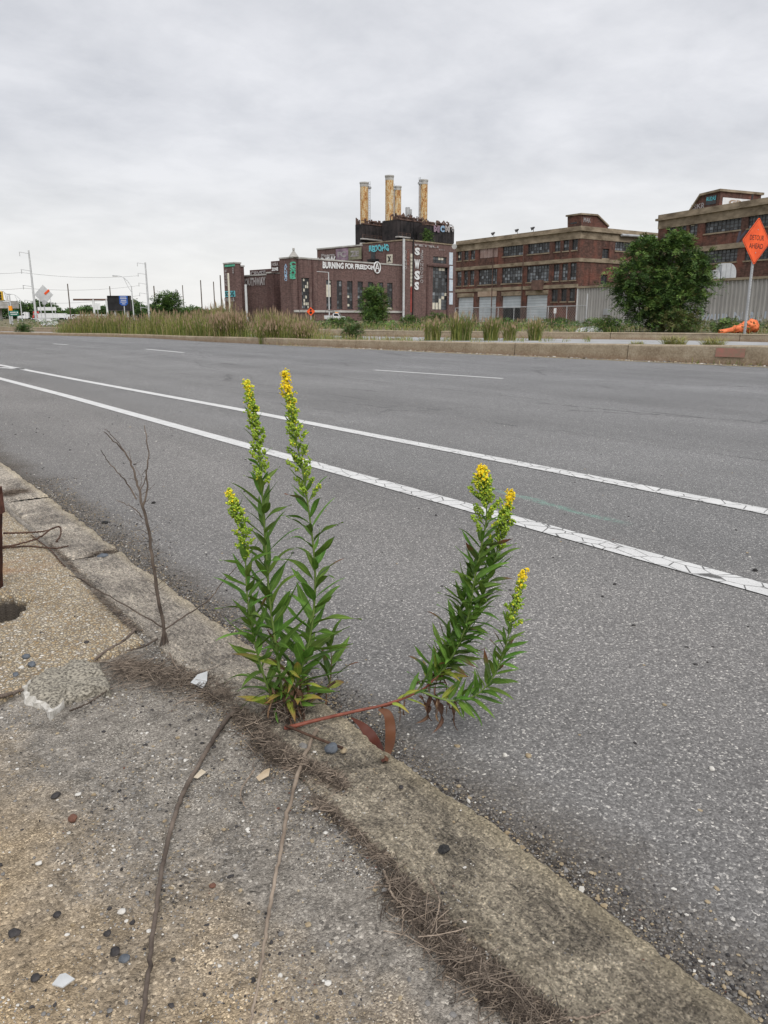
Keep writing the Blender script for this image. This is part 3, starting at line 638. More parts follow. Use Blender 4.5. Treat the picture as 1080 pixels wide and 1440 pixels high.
for i, (a, b, c_, d) in enumerate(drs):
    lo = 0.0 if i != 2 else d*0.56
    f = MB(); n = int((d-lo)/0.45)
    for k in range(n): f.fbox(fA, a, b, lo+(d-lo)*k/n, lo+(d-lo)*(k+1)/n-0.03, -0.28, -0.2)
    o = f.build('loading_shutter', RDOOR, w1)
    if i == 2:
        f = MB(); f.fbox(fA, a, b, 0, lo, -4.3, -4.2); f.fbox(fA, a-0.2, a, 0, d, -4.2, -0.41); f.fbox(fA, b, b+0.2, 0, d, -4.2, -0.41); f.fbox(fA, a, b, lo, lo+0.1, -4.2, -0.3); f.build('dark_bay', DARKIN, w1)
    f = MB(); f.fbox(fA, a-0.15, b+0.15, d+0.03, d+(1.1 if i in (1,) else 0.75), -0.05, 0.12); f.build('lintel', TANB if i == 1 else STONE, w1)
for px in (735.3, 693):                                   # rain pipes
    u, z = fA.uz(px, 400); f = MB(); f.tube([fA.p(u, 0, 0.16), fA.p(u, ZW-2.0, 0.16)], 0.10, 6); f.build('downpipe', RUSTY, w1)
for b in ((598,608,300,340),(160,168,0,0)):
    pass
u, z = fA.uz(635+440/3.6, 300+355/3.6)
f = MB(); f.fbox(fA, u-1.3, u+0.6, z-1.1, z+0.5, 0.1, 1.1); f.build('rusted_canopy', RUSTY, w1)
for (x, y) in ((210,108),(330,98),(410,92)):
    u, z = fA.uz(635+x/3.6, 300+y/3.6); f = MB(); f.tube([fA.p(u, ZW, -0.2), fA.p(u, ZW+0.5, -0.2)], 0.05, 5); f.tube([fA.p(u+0.3, ZW+0.45, 0.1), fA.p(u-0.15, ZW+0.75, -0.3)], [0.3, 0.12], 8); f.build('floodlight', WFR, w1)
u, z = fA.uz(645, 347.5); f = MB(); f.tube([fA.p(u+0.4, z, 0.1), fA.p(u+0.2, z+0.35, 0.9), fA.p(u-0.4, z, 1.4)], [0.12, 0.3, 0.5], 8); f.build('wall_lamp', WHITE, w1)
# roof penthouse with a sloping back
pf = fB.off(-1.0); prof = [(655,62),(655,8),(735,14),(792,70),(792,80),(655,80)]
pp = []
for x, y in prof: u, z = pf.uz(635+x/3.6, 300+y/3.6); pp.append((u, max(z, ZW-0.45)))
uf, zf = fA.uz(635+588/3.6, 300+40/3.6); ln = min(5.5, abs(uf))
f = MB(); f.prism([pf.p(u, z, 0) for u, z in pp], -pf.n*ln); f.build('penthouse', BRK1, w1)
f = MB(); 
for i in (1, 2):
    a, b = pp[i], pp[i+1]; f.add([pf.p(a[0]-0.2*(i==1),a[1]+0.02,0.25), pf.p(b[0],b[1]+0.02,0.25), pf.p(b[0],b[1]+0.02,-ln-0.25), pf.p(a[0]-0.2*(i==1),a[1]+0.02,-ln-0.25),
        pf.p(a[0]-0.2*(i==1),a[1]+0.27,0.25), pf.p(b[0],b[1]+0.27,0.25), pf.p(b[0],b[1]+0.27,-ln-0.25), pf.p(a[0]-0.2*(i==1),a[1]+0.27,-ln-0.25)], [(0,3,2,1),(4,5,6,7),(0,1,5,4),(1,2,6,5),(2,3,7,6),(3,0,4,7)])
f.build('penthouse_roof', STONE, w1)
# penthouse front window (faces the road)
p0 = pf.p(pp[0][0], 0, 0); p1 = pf.p(pp[0][0], 0, -ln); ff = Fac(p0, p1)
f = MB(); f.fbox(ff, ln*0.3, ln*0.78, ZW+0.6, pp[1][1]-0.6, 0.02, 0.06); f.build('penthouse_window', GLD, w1)
V, Fs = text_geo('MAK', 0.03); f = MB(); f.add([pf.p(pp[0][0]+0.5+1.7*x, ZW+0.7+0.8*y, 0.03) for x, y in V], Fs); f.build('graffiti', SILV, w1)

# ---------------------------------------------------------------- warehouse 2 at the right edge
s6 = (6.0, 900, 250)
C2 = G(927.5, 302.5, ZW); R2 = G(1080, 277.5, ZW); f2 = Fac(C2, R2); L2 = f2.L*1.9
w2 = thing('brick_warehouse', 'three-storey brick warehouse cut by the right edge, behind the orange diamond sign', 'warehouse', (C2.x, C2.y, 0))
def R6(*b): return rect(f2, b, *s6)
t2 = avg([R6(232,288,384,498), R6(330,383,373,500), R6(420,477,360,492)]) + [R6(555,845,330,462), R6(920,1150,283,408)]
zt = sum(r[3] for r in t2)/5; zb = sum(r[2] for r in t2)/5; t2 = [(a, b, zb, zt) for a, b, c_, d in t2]
m2 = [R6(232,288,640,740), R6(330,383,630,735), R6(520,812,592,722), R6(890,1150,565,700)]
zt = sum(r[3] for r in m2)/4; zb = sum(r[2] for r in m2)/4; m2 = [(a, b, zb, zt) for a, b, c_, d in m2]
mb = MB(); wall_open(f2, 0, L2, 0, ZW-1.9, t2+m2, mb, 0.4); mb.build('front_wall', BRK1, w2)
dv = Vector((f2.n.x, f2.n.y, 0))*-26
mb = MB(); mb.quad(f2.p(0,0), f2.p(0,ZW-1), f2.p(0,ZW-1)+dv, f2.p(0,0)+dv); mb.quad(f2.p(0,0)+dv, f2.p(0,ZW-1)+dv, f2.p(L2,ZW-1)+dv, f2.p(L2,0)+dv); mb.quad(f2.p(L2,0), f2.p(L2,ZW-1), f2.p(L2,ZW-1)+dv, f2.p(L2,0)+dv); mb.build('side_wall', BRK1, w2)
mb = MB(); mb.quad(f2.p(0,ZW-0.6), f2.p(L2,ZW-0.6), f2.p(L2,ZW-0.6)+dv, f2.p(0,ZW-0.6)+dv); mb.build('roof', COPE, w2)
mb = MB(); mb.fbox(f2, -0.06, L2, ZW-1.9, ZW-0.8, -26, 0.08); mb.fbox(f2, -0.35, L2, ZW-0.8, ZW-0.5, -26.3, 0.40); mb.fbox(f2, -0.1, L2, ZW-0.5, ZW, -0.5, 0.14); mb.build('cornice', STONE, w2)
zz = f2.uz(900+887/6, 250+562/6)[1]; mb = MB(); mb.fbox(f2, -0.05, L2, zz-0.35, zz+0.3, -0.1, 0.13); mb.build('belt_course', STONE, w2)
zz = 0.2+0*zz; mb = MB(); mb.fbox(f2, -0.05, L2, 3.7, 4.1, -0.1, 0.13); mb.build('belt_course', STONE, w2)
for r in t2: window(f2, r, 9 if r[1]-r[0] > 3 else 2, 5, w2, w=(0.36, 0.58, 0.05), rnd=rr, sill=STONE)
for r in m2: window(f2, r, 9 if r[1]-r[0] > 3 else 2, 5, w2, w=(0.34, 0.60, 0.05), rnd=rr, sill=STONE)
q2 = f2.off(-1.5); pr = []
for x, y in ((400,275),(515,155),(680,115),(690,215)): u, z = q2.uz(900+x/6, 250+y/6); pr.append((u, max(z, ZW-0.7)))
ub = pr[2][0]
pr = [pr[0], pr[1], pr[2], (ub, ZW-0.7)]; pr[0] = (pr[0][0], ZW-0.7)
f = MB(); f.prism([q2.p(u, z) for u, z in pr], -q2.n*7.5); f.build('penthouse', BRK1, w2)
f = MB()
for i in (0, 1):
    a, b = pr[i], pr[i+1]; f.hexa([q2.p(a[0],a[1]+.01,.3), q2.p(b[0]+.2*i,b[1]+.01,.3), q2.p(b[0]+.2*i,b[1]+.01,-7.8), q2.p(a[0],a[1]+.01,-7.8), q2.p(a[0],a[1]+.3,.3), q2.p(b[0]+.2*i,b[1]+.3,.3), q2.p(b[0]+.2*i,b[1]+.3,-7.8), q2.p(a[0],a[1]+.3,-7.8)])
f.build('penthouse_roof', STONE, w2)
u0, z1_ = q2.uz(900+562/6, 250+158/6); u1, z0_ = q2.uz(900+642/6, 250+218/6)
f = MB(); f.fbox(q2, u0, u1, z0_, z1_, 0.02, 0.05); f.build('penthouse_window', GLD, w2)
ftext(q2, 'RUDAS', u0+0.1, u1-0.05, z0_+(z1_-z0_)*0.42, z1_-0.1, CYAN, w2, 0.08, 0.03, 'graffiti')
ftext(q2, 'ESKR', q2.uz(900+440/6, 280)[0], u0-0.15, ZW+0.2, z1_-0.7, SILV, w2, 0.04, 0.02, 'graffiti')
qs = Fac(q2.p(ub,0,0), q2.p(ub,0,-7.5))
f = MB(); f.fbox(qs, 0.5, 5.5, ZW+0.3, pr[2][1]-0.7, 0.02, 0.05); f.build('mural_panel', WHITE, w2)
ftext(qs, 'GB', 1.6, 4.0, ZW+0.4, pr[2][1]-0.9, TANB, w2, 0.08, 0.05, 'graffiti')
u, z = q2.uz(900+947/6, 250+170/6); f = MB(); f.tube([q2.p(u, ZW-0.3), q2.p(u, ZW+0.9)], 0.12, 6); f.build('roof_vent_pipe', WFR, w2)
u, z = f2.uz(900+850/6, 250+500/6)
V, Fs = text_geo('VZ', 0.05); f = MB(); f.add([f2.p(u-1.3+2.6*x+1.0*y, z-0.9+1.8*y, 0.03) for x, y in V], Fs); f.build('graffiti', M2('slate_spray_paint', (0.07,0.065,0.09), (0.12,0.11,0.14), 1), w2)
# the low link building between the two warehouses
a = fB.p(LB*0.86, 0, 0.05); 
u, z = fB.uz(905, 332); f = MB(); f.tube([fB.p(fB.uz(870,331)[0], fB.uz(870,331)[1], 0.6), fB.p(fB.uz(925,335)[0], fB.uz(925,335)[1], 0.6)], 0.22, 6); f.build('roof_pipe', STEEL, w1)

# ---------------------------------------------------------------- corrugated shed in front
zs_ = 3.5
A_, B_ = G(814.5, 402.8, zs_), G(1080, 388, zs_); fs = Fac(A_, B_); Ls = fs.L*1.35
sh = thing('metal_shed', 'low grey corrugated metal shed wall behind the big bush', 'shed', (A_.x, A_.y, 0))
CW = 0.98; npan = int(Ls/CW)+1; prof_u = []; 
def corr_profile(w, n=3, d=0.09):
    out = []
    for i in range(n):
        a = w*i/n; p = w/n; out += [(a, 0), (a+p*0.30, 0), (a+p*0.42, d), (a+p*0.62, d), (a+p*0.74, 0)]
    out.append((w, 0)); return out
cp = corr_profile(CW)
me = None
for k in range(npan):
    if me is None:
        mb = MB(); n = len(cp); H_ = zs_-0.30
        mb.add([fs.e*u + fs.n*o + Vector((0,0,0)) for u, o in cp] + [fs.e*u + fs.n*o + Vector((0,0,H_)) for u, o in cp], [(i, i+1, n+i+1, n+i) for i in range(n-1)]); me = mb.mesh('wall_panel', CORR)
    o = mobj('wall_panel', me, sh); o.location = fs.p(k*CW, 0.15, 0.0 + 0.006*(k % 2)) - sh.location; o.rotation_euler = (0, 0, random.uniform(-0.003, 0.003))
mb = MB(); mb.fbox(fs, -0.1, npan*CW, zs_-0.16, zs_, -0.3, 0.16); mb.build('eaves_beam', STONE, sh)
mb = MB(); mb.quad(fs.p(0,zs_-0.05,-0.2), fs.p(npan*CW,zs_-0.05,-0.2), fs.p(npan*CW,zs_-0.05,-11), fs.p(0,zs_-0.05,-11)); mb.build('roof', COPE, sh)
mb = MB(); mb.quad(fs.p(0,0.1,0), fs.p(0,zs_-0.17,0), fs.p(0,zs_-0.17,-11), fs.p(0,0.1,-11)); mb.build('side_wall', CORR, sh)
mb = MB(); mb.fbox(fs, -0.12, 0.02, 0, zs_-0.17, -0.1, 0.10); mb.build('corner_trim', WHITE, sh)
r = rect(fs, (776,806,484,514), *z5); mb = MB(); mb.fbox(fs, r[0], r[1], r[2], r[3], 0.06, 0.16); mb.build('meter_box', STEEL, sh)
gx = M2('pale_wall_spray_paint', (0.42,0.47,0.54), (0.56,0.60,0.66), 2.0, 0.8)
u0, z1_ = fs.uz(987, 441); u1, z0_ = fs.uz(1023, 452); ftext(fs, 'WALUP', u0, u1, z0_, z1_, gx, sh, 0.055, 0.04, 'graffiti')
u0, z1_ = fs.uz(1032, 438); u1, z0_ = fs.uz(1078, 451); ftext(fs, 'N ALI', u0, u1, z0_, z1_, gx, sh, 0.055, 0.03, 'graffiti')
# rooftop duct hoods
def hood(x0, x1, y0, y1, D, nm, lab):
    ce = P((x0+x1)/2, y1, D); w = (x1-x0)/1095*D; h = (y1-y0)/1095*D
    t = thing(nm, lab, 'duct', (ce.x, ce.y, zs_-0.05), 'galvanised duct hoods on the shed roof')
    right = Vector((cos(YAW), -sin(YAW), 0)); fwd = Vector((sin(YAW), cos(YAW), 0)); prof = []; top = ce.z + h; zb_ = zs_-0.05
    hh = top - zb_
    c0 = Vector((ce.x, ce.y, zb_)) - right*w/2
    pr_ = [(0,0),(w,0)] + [(w*0.45 + w*0.55*cos(a), hh*0.45+hh*0.55*sin(a)) for a in np.linspace(0, pi/2, 7)] + [(0.1*w, hh*0.99), (0, hh*0.9)]
    mb = MB(); mb.prism([c0 + right*x + Vector((0,0,z)) for x, z in pr_], fwd*w*0.9); mb.build('duct_hood', STEEL, t)
    mb = MB()
    for k in (0.3, 0.62): mb.hexa([c0+right*(w*k)+fwd*-0.03+Vector((0,0,0)), c0+right*(w*k+0.05)+fwd*-0.03, c0+right*(w*k+0.05)+fwd*0.01, c0+right*(w*k)+fwd*0.01, c0+right*(w*k)+fwd*-0.03+Vector((0,0,hh*0.95)), c0+right*(w*k+0.05)+fwd*-0.03+Vector((0,0,hh*0.95)), c0+right*(w*k+0.05)+fwd*0.01+Vector((0,0,hh*0.95)), c0+right*(w*k)+fwd*0.01+Vector((0,0,hh*0.95))])
    mb.build('duct_seam', STEEL, t)
Dd = dist(fs.p(fs.uz(1020,380)[0], 0)) + 3
hood(1014, 1034.5, 371, 390, Dd, 'duct_hood_unit', 'taller rounded silver duct hood on the shed roof beside the bush')
hood(1001, 1012.5, 380, 391, Dd, 'duct_hood_unit', 'smaller silver duct hood on the shed roof touching the bush')

# ---------------------------------------------------------------- power station
ZP = 18.0
CA, CB = G(411, 363, ZP), G(561.5, 373.8, ZP)
fp = Fac(CA, CB); E1 = fp.e.copy(); N1 = fp.n.copy(); E2 = -N1
ps = thing('power_station', 'derelict dark brick power station with four rusty yellow stacks and graffiti', 'power station', (CA.x, CA.y, 0))
s3 = (4.909, 430, 330); s4 = (6.75, 300, 350)
lg = Vector((-E1.x, -E1.y, 0))
def block(name, fc, u0, u1, z0, z1, depth, mat, cope=True, ops=(), o=0.0, cm=None):
    mb = MB(); wall_open(fc, u0, u1, z0, z1, list(ops), mb, 0.5, o)
    a, b, c_, d = fc.p(u0,0,o), fc.p(u1,0,o), fc.p(u1,0,o-depth), fc.p(u0,0,o-depth)
    up = lambda q, z: Vector((q.x, q.y, z))
    for p, q in ((b, c_), (c_, d), (d, a)): mb.quad(up(p,z0), up(q,z0), up(q,z1), up(p,z1))
    mb.quad(up(a,z1), up(b,z1), up(c_,z1), up(d,z1)); mb.build(name, mat, ps)
    if cope:
        mb = MB(); t = 0.45
        mb.fbox(fc, u0-0.2, u1+0.2, z1+0.01, z1+t, o-0.5, o+0.2); mb.fbox(fc, u0-0.2, u0+0.4, z1+0.01, z1+t-0.02, o-depth, o-0.5); mb.fbox(fc, u1-0.4, u1+0.2, z1+0.01, z1+t-0.02, o-depth, o-0.5); mb.build('coping', cm or COPE, ps)
tw = [rect(fp, b, *s3) for b in ((140,181,318,515),(213,254,318,515),(285,326,320,516),(357,397,322,517),(428,465,323,517),(500,535,325,517),(562,600,330,518))]
bw = rect(fp, (836,916,290,560), *s4)
zt = sum(r[3] for r in tw)/7; zb = sum(r[2] for r in tw)/7; tw = [(a, b, zb, zt) for a, b, c_, d in tw]
bw = (bw[0], bw[1], zb, zt+0.3)
U1 = fp.uz(565.5, 400)[0]; U2 = fp.uz(637.5, 400)[0]
def corner(px, back): # a point on the line of the hall side, seen at photo column px
    r, f = ray(px, 400); n = E1
    A0 = CA + E1*back; t = (A0.x*n.x+A0.y*n.y)/(r.x*n.x+r.y*n.y); return Vector((r.x*t, r.y*t, 0))
HD = (corner(394, 0) - Vector((CA.x, CA.y, 0))).length
block('turbine_hall', fp, 0, U1-0.02, 0, ZP, HD, BRK2, ops=tw+[bw])
for i, r in enumerate(tw): window(fp, r, 2, 10, ps, o=-0.3, w=(0.62, 0.30, 0.03), rnd=rr, fr=0.16)
window(fp, bw, 4, 9, ps, o=-0.3, w=(0.55, 0.18, 0.07), rnd=rr, fr=0.2)
mb = MB(); mb.fbox(fp, 0, U1, zb-1.0, zb-0.35, 0.0, 0.35); mb.build('sill_band', COPE, ps)
for px in (394+25, 440, 443):
    pass
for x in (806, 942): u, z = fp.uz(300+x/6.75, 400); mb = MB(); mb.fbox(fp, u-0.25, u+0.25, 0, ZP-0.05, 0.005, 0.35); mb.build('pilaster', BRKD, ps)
# yellowed boards in the leftmost tall window
r = tw[0]; mb = MB()
for k in range(2): a = r[0]+0.2+(r[1]-r[0]-0.3)*k/2; mb.fbox(fp, a, a+(r[1]-r[0])/2-0.3, r[2]+(r[3]-r[2])*0.42, r[2]+(r[3]-r[2])*0.84, -0.25, -0.2)
mb.build('window_boarding', BLINDS, ps)
# main block with the tall glazed bay
zmain = fp.uz(566, 338.5)[1]
big = rect(fp, (860,962,222,520), *s3); big2 = rect(fp, (862,955,150,200), *s3)
MD = (corner(507, U1) - fp.p(U1, 0)).length
block('boiler_house_base', fp, U1+0.02, U2, 0, zmain, MD, BRK2, ops=[big, big2], o=1.2, cm=STONE)
window(fp.off(1.2), big, 5, 12, ps, o=-0.3, w=(0.35, 0.50, 0.08), rnd=rr, fr=0.22)
window(fp.off(1.2), big2, 5, 2, ps, o=-0.3, w=(0.5, 0.3, 0.1), rnd=rr, fr=0.22)
fq = fp.off(1.2)
r0 = rect(fq, (835,986,205,222), *s3); mb = MB(); mb.fbox(fq, r0[0], r0[1], r0[2], r0[3], 0.01, 0.5); mb.fbox(fq, r0[0], r0[0]+0.8, 0, r0[2]-0.02, 0.01, 0.3); mb.fbox(fq, r0[1]-0.8, r0[1], 0, r0[2]-0.02, 0.01, 0.3); mb.build('bay_surround', BRKD, ps)
mb = MB(); k = 5
for i in range(3):
    a = big[0]+(big[1]-big[0])*i/5; mb.fbox(fq, a+0.3, a+(big[1]-big[0])/5-0.15, big[2]+0.2, big[2]+2.5+i*0.7*(i==2), -0.26, -0.2)
mb.build('window_boarding', BLINDS, ps)
u, z = fq.uz(565.8, 336); mb = MB(); mb.tube([fq.p(u, 0, 0.7), fq.p(u, z, 0.7)], 0.42, 8); mb.build('white_vent_pipe', ALU, ps)
# stacked small lights up the facade
uu = fq.uz(579, 400)[0]
mb = MB()
for k in range(9): z = fq.uz(579, 330+(150+k*24.5)/4.909)[1]; mb.fbox(fq, uu-0.8, uu+0.8, z-0.85, z+0.85, 0.02, 0.1)
mb.build('small_window_column', BLINDS, ps)
mb = MB()
for k in range(9): z = fq.uz(578.5, 330+(366+k*20)/4.909)[1]; mb.fbox(fq, uu-0.7, uu+0.8, z-0.5, z+0.5, 0.02, 0.1)
mb.build('small_window_column', [M2('red_panel_paint', (0.22,0.05,0.04), (0.32,0.08,0.07), 1)], ps)
u, z = fq.uz(580.6, 330+20/4.9); mb = MB(); mb.fbox(fq, u-0.25, u+0.2, 0, z, 0.1, 0.35); mb.build('downpipe', BLKP, ps)
# blue-white strips near the right corner
for y0, y1 in ((122,208),(215,303),(310,390),(400,482)):
    r = rect(fq, (990,1012,y0,y1), *s3); mb = MB(); mb.fbox(fq, r[0], r[1], r[2], r[3], 0.02, 0.15); mb.build('glass_block_strip', M2('bluish_glass_block', (0.42,0.50,0.60), (0.60,0.66,0.72), 1.0, 0.4), ps)
# roof-edge masonry step between hall and boiler house
r = rect(fp, (640,760,60,90), *s3)
# middle storey behind the hall parapet
pU = fp.p(U1, 0)
fm = Fac(pU, pU + E2*40); fm.n = -E1
uL = fm.uz(446, 360)[0]; zl = fm.uz(500, 346.5)[1]
def side_block(name, ua, ub, z0, z1, mat):
    mb = MB(); q = [fm.p(ua,z0), fm.p(ub,z0), fm.p(ub,z0,-30), fm.p(ua,z0,-30)]; mb.hexa(q + [v+Vector((0,0,z1-z0)) for v in q]); mb.build(name, mat, ps)
    mb = MB(); mb.fbox(fm, ua, ub, z1+0.01, z1+0.5, -30, 0.3); mb.build('coping', COPE, ps)
side_block('upper_hall', MD+0.05, uL, 0, zl, BRK2)
for (x0, x1, y0, y1, mt, tx) in ((210,295,100,178,MAUVE,'FC'),(297,386,94,172,OLIVE,'ZE')):
    r = rect(fm, (x0,x1,y0,y1), *s3); mb = MB(); mb.fbox(fm, r[0], r[1], r[2], r[3], 0.02, 0.2); mb.build('mural_panel', mt, ps)
    ftext(fm, tx, r[1]-1, r[0]+1, r[2]+1, r[3]-1, SILV, ps, 0.3, 0.05, 'graffiti')
r = rect(fm, (85,205,136,200), *s3); ftext(fm, 'Paero', r[1]-2, r[0], (r[2]+r[3])/2+0.5, r[3], SILV, ps, 0.3, 0.05, 'graffiti')
r = rect(fm, (85,210,150,200), *s3); ftext(fm, 'UNIW', r[1], r[0], max(r[2], ZP+0.5), (r[2]+r[3])/2+1.0, WHITE, ps, 0.3, 0.05, 'graffiti')
r = rect(fm, (440,578,76,116), *s3); ftext(fm, 'REDOHG', r[1], r[0], r[2], r[3], CYAN, ps, 0.3, 0.05, 'graffiti', 0.2)
r = rect(fm, (453,480,110,172), *s3); mb = MB(); mb.fbox(fm, r[0], r[1], r[2], r[3], 0.02, 0.2); mb.build('window', GLD, ps)
r = rect(fm, (446,505,172,186), *s3); mb = MB(); mb.fbox(fm, r[0], r[1], r[2], r[3], 0.0, 1.6); mb.build('steel_balcony', BLKP, ps)
r = rect(fm, (560,600,138,198), *s3); mb = MB(); mb.fbox(fm, r[0], r[1], r[2], r[3], 0.02, 0.2); mb.build('mural_panel', BLINDS, ps)
ftext(fm, 'X', r[0]+0.5, r[1]-0.5, r[2]+0.5, r[3]-0.5, BLKP, ps, 0.3, 0.05, 'graffiti')
# parapet lettering
def gt(fc, body, box_, sc_, mat, o=0.25, bold=0.04, wob=0.0):
    r = rect(fc, box_, *sc_); return ftext(fc, body, r[0], r[1], r[2], r[3], mat, ps, o, bold, 'graffiti', wob)
def sloped(fc, body, c4, sc_, mat, o=0.25, bold=0.04):
    """lettering whose four photo corners (l-top, r-top, r-bottom, l-bottom) are surveyed on the wall"""
    q = [fc.uz(sc_[1]+x/sc_[0], sc_[2]+y/sc_[0]) for x, y in c4]; V, Fs = text_geo(body, bold); mb = MB(); vs_ = []
    for x, y in V:
        t_ = [q[0][i]*(1-x)+q[1][i]*x for i in (0,1)]; b_ = [q[3][i]*(1-x)+q[2][i]*x for i in (0,1)]
        vs_.append(fc.p(b_[0]*(1-y)+t_[0]*y, b_[1]*(1-y)+t_[1]*y, o))
    mb.add(vs_, Fs); return mb.build('graffiti', mat, ps)
sloped(fp, 'BURNING FOR FREEDOM', ((112,182),(470,210),(470,244),(112,236)), s3, WHITE, 0.3, 0.045)
cc = fp.uz(430+488/4.909, 330+228/4.909); mb = MB(); n = 20
ring = [fp.p(cc[0]+1.5*cos(2*pi*i/n), cc[1]+1.75*sin(2*pi*i/n), 0.3) for i in range(n+1)]; mb.tube(ring, 0.24, 4, cap=False)
for a, b in (((-0.9,-1.2),(0,1.3)),((0,1.3),(0.9,-1.2)),((-0.8,-0.3),(0.8,-0.3))): mb.tube([fp.p(cc[0]+a[0],cc[1]+a[1],0.3), fp.p(cc[0]+b[0],cc[1]+b[1],0.3)], 0.2, 4)
mb.build('circled_letter_a', WHITE, ps)
for ch, y0, y1, x0, x1 in (('S',88,142,748,782),('W',168,236,746,782),('S',248,312,746,782),('S',325,382,746,776)):
    gt(fq, ch, (x0,x1,y0,y1), s3, WHITE, 0.3, 0.06)
for i, ch in enumerate('J5CNDVFO'): gt(fq, ch, (786,806,106+i*29,131+i*29), s3, SILV, 0.3, 0.02)
gt(fq, 'FETSU', (748,912,62,86), s3, SILV, 0.3, 0.03)
for i, ch in enumerate('QRANO'): gt(fq, ch, (677,692,108+i*27,131+i*27), s3, SILV, 0.3, 0.02)
for i, ch in enumerate('COEHN'): gt(fq, ch, (697,709,100+i*23,120+i*23), s3, M2('faded_red_spray', (0.25,0.10,0.08), (0.34,0.15,0.12), 1), 0.3, 0.02)
gt(fq, 'V V V', (915,955,98,112), s3, SILV, 0.3, 0.0)
# left part: road-facing side, piers, link walls and the end tower
fl = Fac(CA, CA + E2*50); fl.n = -E1
def bl(name, px_near, D_like, wl_, wr, z, mat=BRK2, ops=(), cm=None):
    pass
def tower(name, px_c, px_l, px_r, y_top, back, mat, cm=None, depth=None):
    c = corner(px_c, back); l = corner(px_l, back); z = None
    r, f = ray(px_c, y_top); z = CH + r.z*(dist(c)/f)
    fc = Fac(c, c+E1*5); fc.n = N1
    u = fc.uz(px_r, 400)[0]; dl = (l-c).length
    block(name, fc, 0, u, 0, z, dl, mat, cm=cm); return fc, Fac(c, l), z, u, dl
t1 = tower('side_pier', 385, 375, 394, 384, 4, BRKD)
t2_ = tower('side_wing', 375, 342, 378, 387, 7, BRK2)
t3 = tower('end_tower', 331, 315.5, 339.5, 370.5, -4, BRK2)
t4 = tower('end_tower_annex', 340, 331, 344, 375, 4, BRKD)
def lf(tp): 
    f = tp[1]; f.n = -E1; return f
g = lf(t3)
def g4(fc, body, box_, mat, bold=0.05, o=0.3):
    x0, x1, y0, y1 = box_; a = fc.uz(300+x0/6.75, 350+y1/6.75); b = fc.uz(300+x1/6.75, 350+y0/6.75)
    V, Fs = text_geo(body, bold); mb = MB(); mb.add([fc.p(a[0]+(b[0]-a[0])*x, a[1]+(b[1]-a[1])*y, o) for x, y in V], Fs); return mb.build('graffiti', mat, ps)
def p4(fc, box_, mat, name='painted_panel', o0=0.02, o1=0.2):
    x0, x1, y0, y1 = box_; a = fc.uz(300+x0/6.75, 350+y1/6.75); b = fc.uz(300+x1/6.75, 350+y0/6.75); mb = MB(); mb.fbox(fc, min(a[0],b[0]), max(a[0],b[0]), a[1], b[1], o0, o1); return mb.build(name, mat, ps)
p4(g, (112,203,146,172), GRNP); p4(g, (116,206,398,456), CYAN); g4(g, 'SOOG', (120,204,402,452), BLKP, 0.03)
 
for i, ch in enumerate('FROWS'): g4(g, ch, (116,140,198+i*32,225+i*32), SILV, 0.02)
for i, ch in enumerate('REB'): g4(t3[0], ch, (212,228,176+i*20,194+i*20), SILV, 0.02) if False else g4(g, ch, (188,202,176+i*20,194+i*20), SILV, 0.02)
g4(g, 'HELLS', (112,206,462,500), SILV, 0.03)
g = lf(t2_); g4(g, 'SOUTHWAY', (290,502,262,356), SILV, 0.05); 
# dark graffiti-covered parapet above the wing
gw = Fac(t2_[1].p(0,0,-5), t2_[1].p(10,0,-5)); gw.n = -E1
a = gw.uz(352, 378.5); b = gw.uz(393, 378)
aa = (gw.uz(352,400)[0], gw.uz(394,400)[0]); mb = MB(); mb.fbox(gw, min(aa), max(aa), t2_[2]-0.5, gw.uz(372,378.5)[1], -3, 0); mb.build('raised_parapet', BRKD, ps)
g4(gw, 'CRVST', (358,500,204,256), SILV, 0.05, 0.2)
g4(lf(t1), 'ZINE', (562,623,176,212), WHITE, 0.06, 0.3) if False else None
p_ = Fac(CA, CA+E2*20); p_.n = -E1
a = (p_.uz(382,400)[0], p_.uz(393.6,400)[0]); mb = MB(); mb.fbox(p_, min(a), max(a), p_.uz(388,383)[1], p_.uz(388,367)[1], -2, 0); mb.build('sign_parapet', BRKD, ps)
g4(p_, 'HOLA', (560,622,125,165), SILV, 0.06); g4(p_, 'ZONE', (560,622,172,212), WHITE, 0.06)
for i, ch in enumerate('AKNIO'): g4(fp, ch, (668,694,142+i*33,172+i*33), BLUP, 0.03)
for i, ch in enumerate('CSOB'): g4(fp, ch, (720,776,122+i*40,166+i*40), GRNP, 0.06)
u, z = fp.uz(300+716/6.75, 350+80/6.75); mb = MB(); mb.tube([fp.p(1.0, ZP+0.4, -0.5), fp.p(1.0, ZP+2.2, -0.5)], [1.6, 0.2], 6); mb.tube([fp.p(1.0, ZP+2.2, -0.5), fp.p(1.0, ZP+2.9, -0.5)], 0.35, 6); mb.build('roof_finial', COPE, ps)

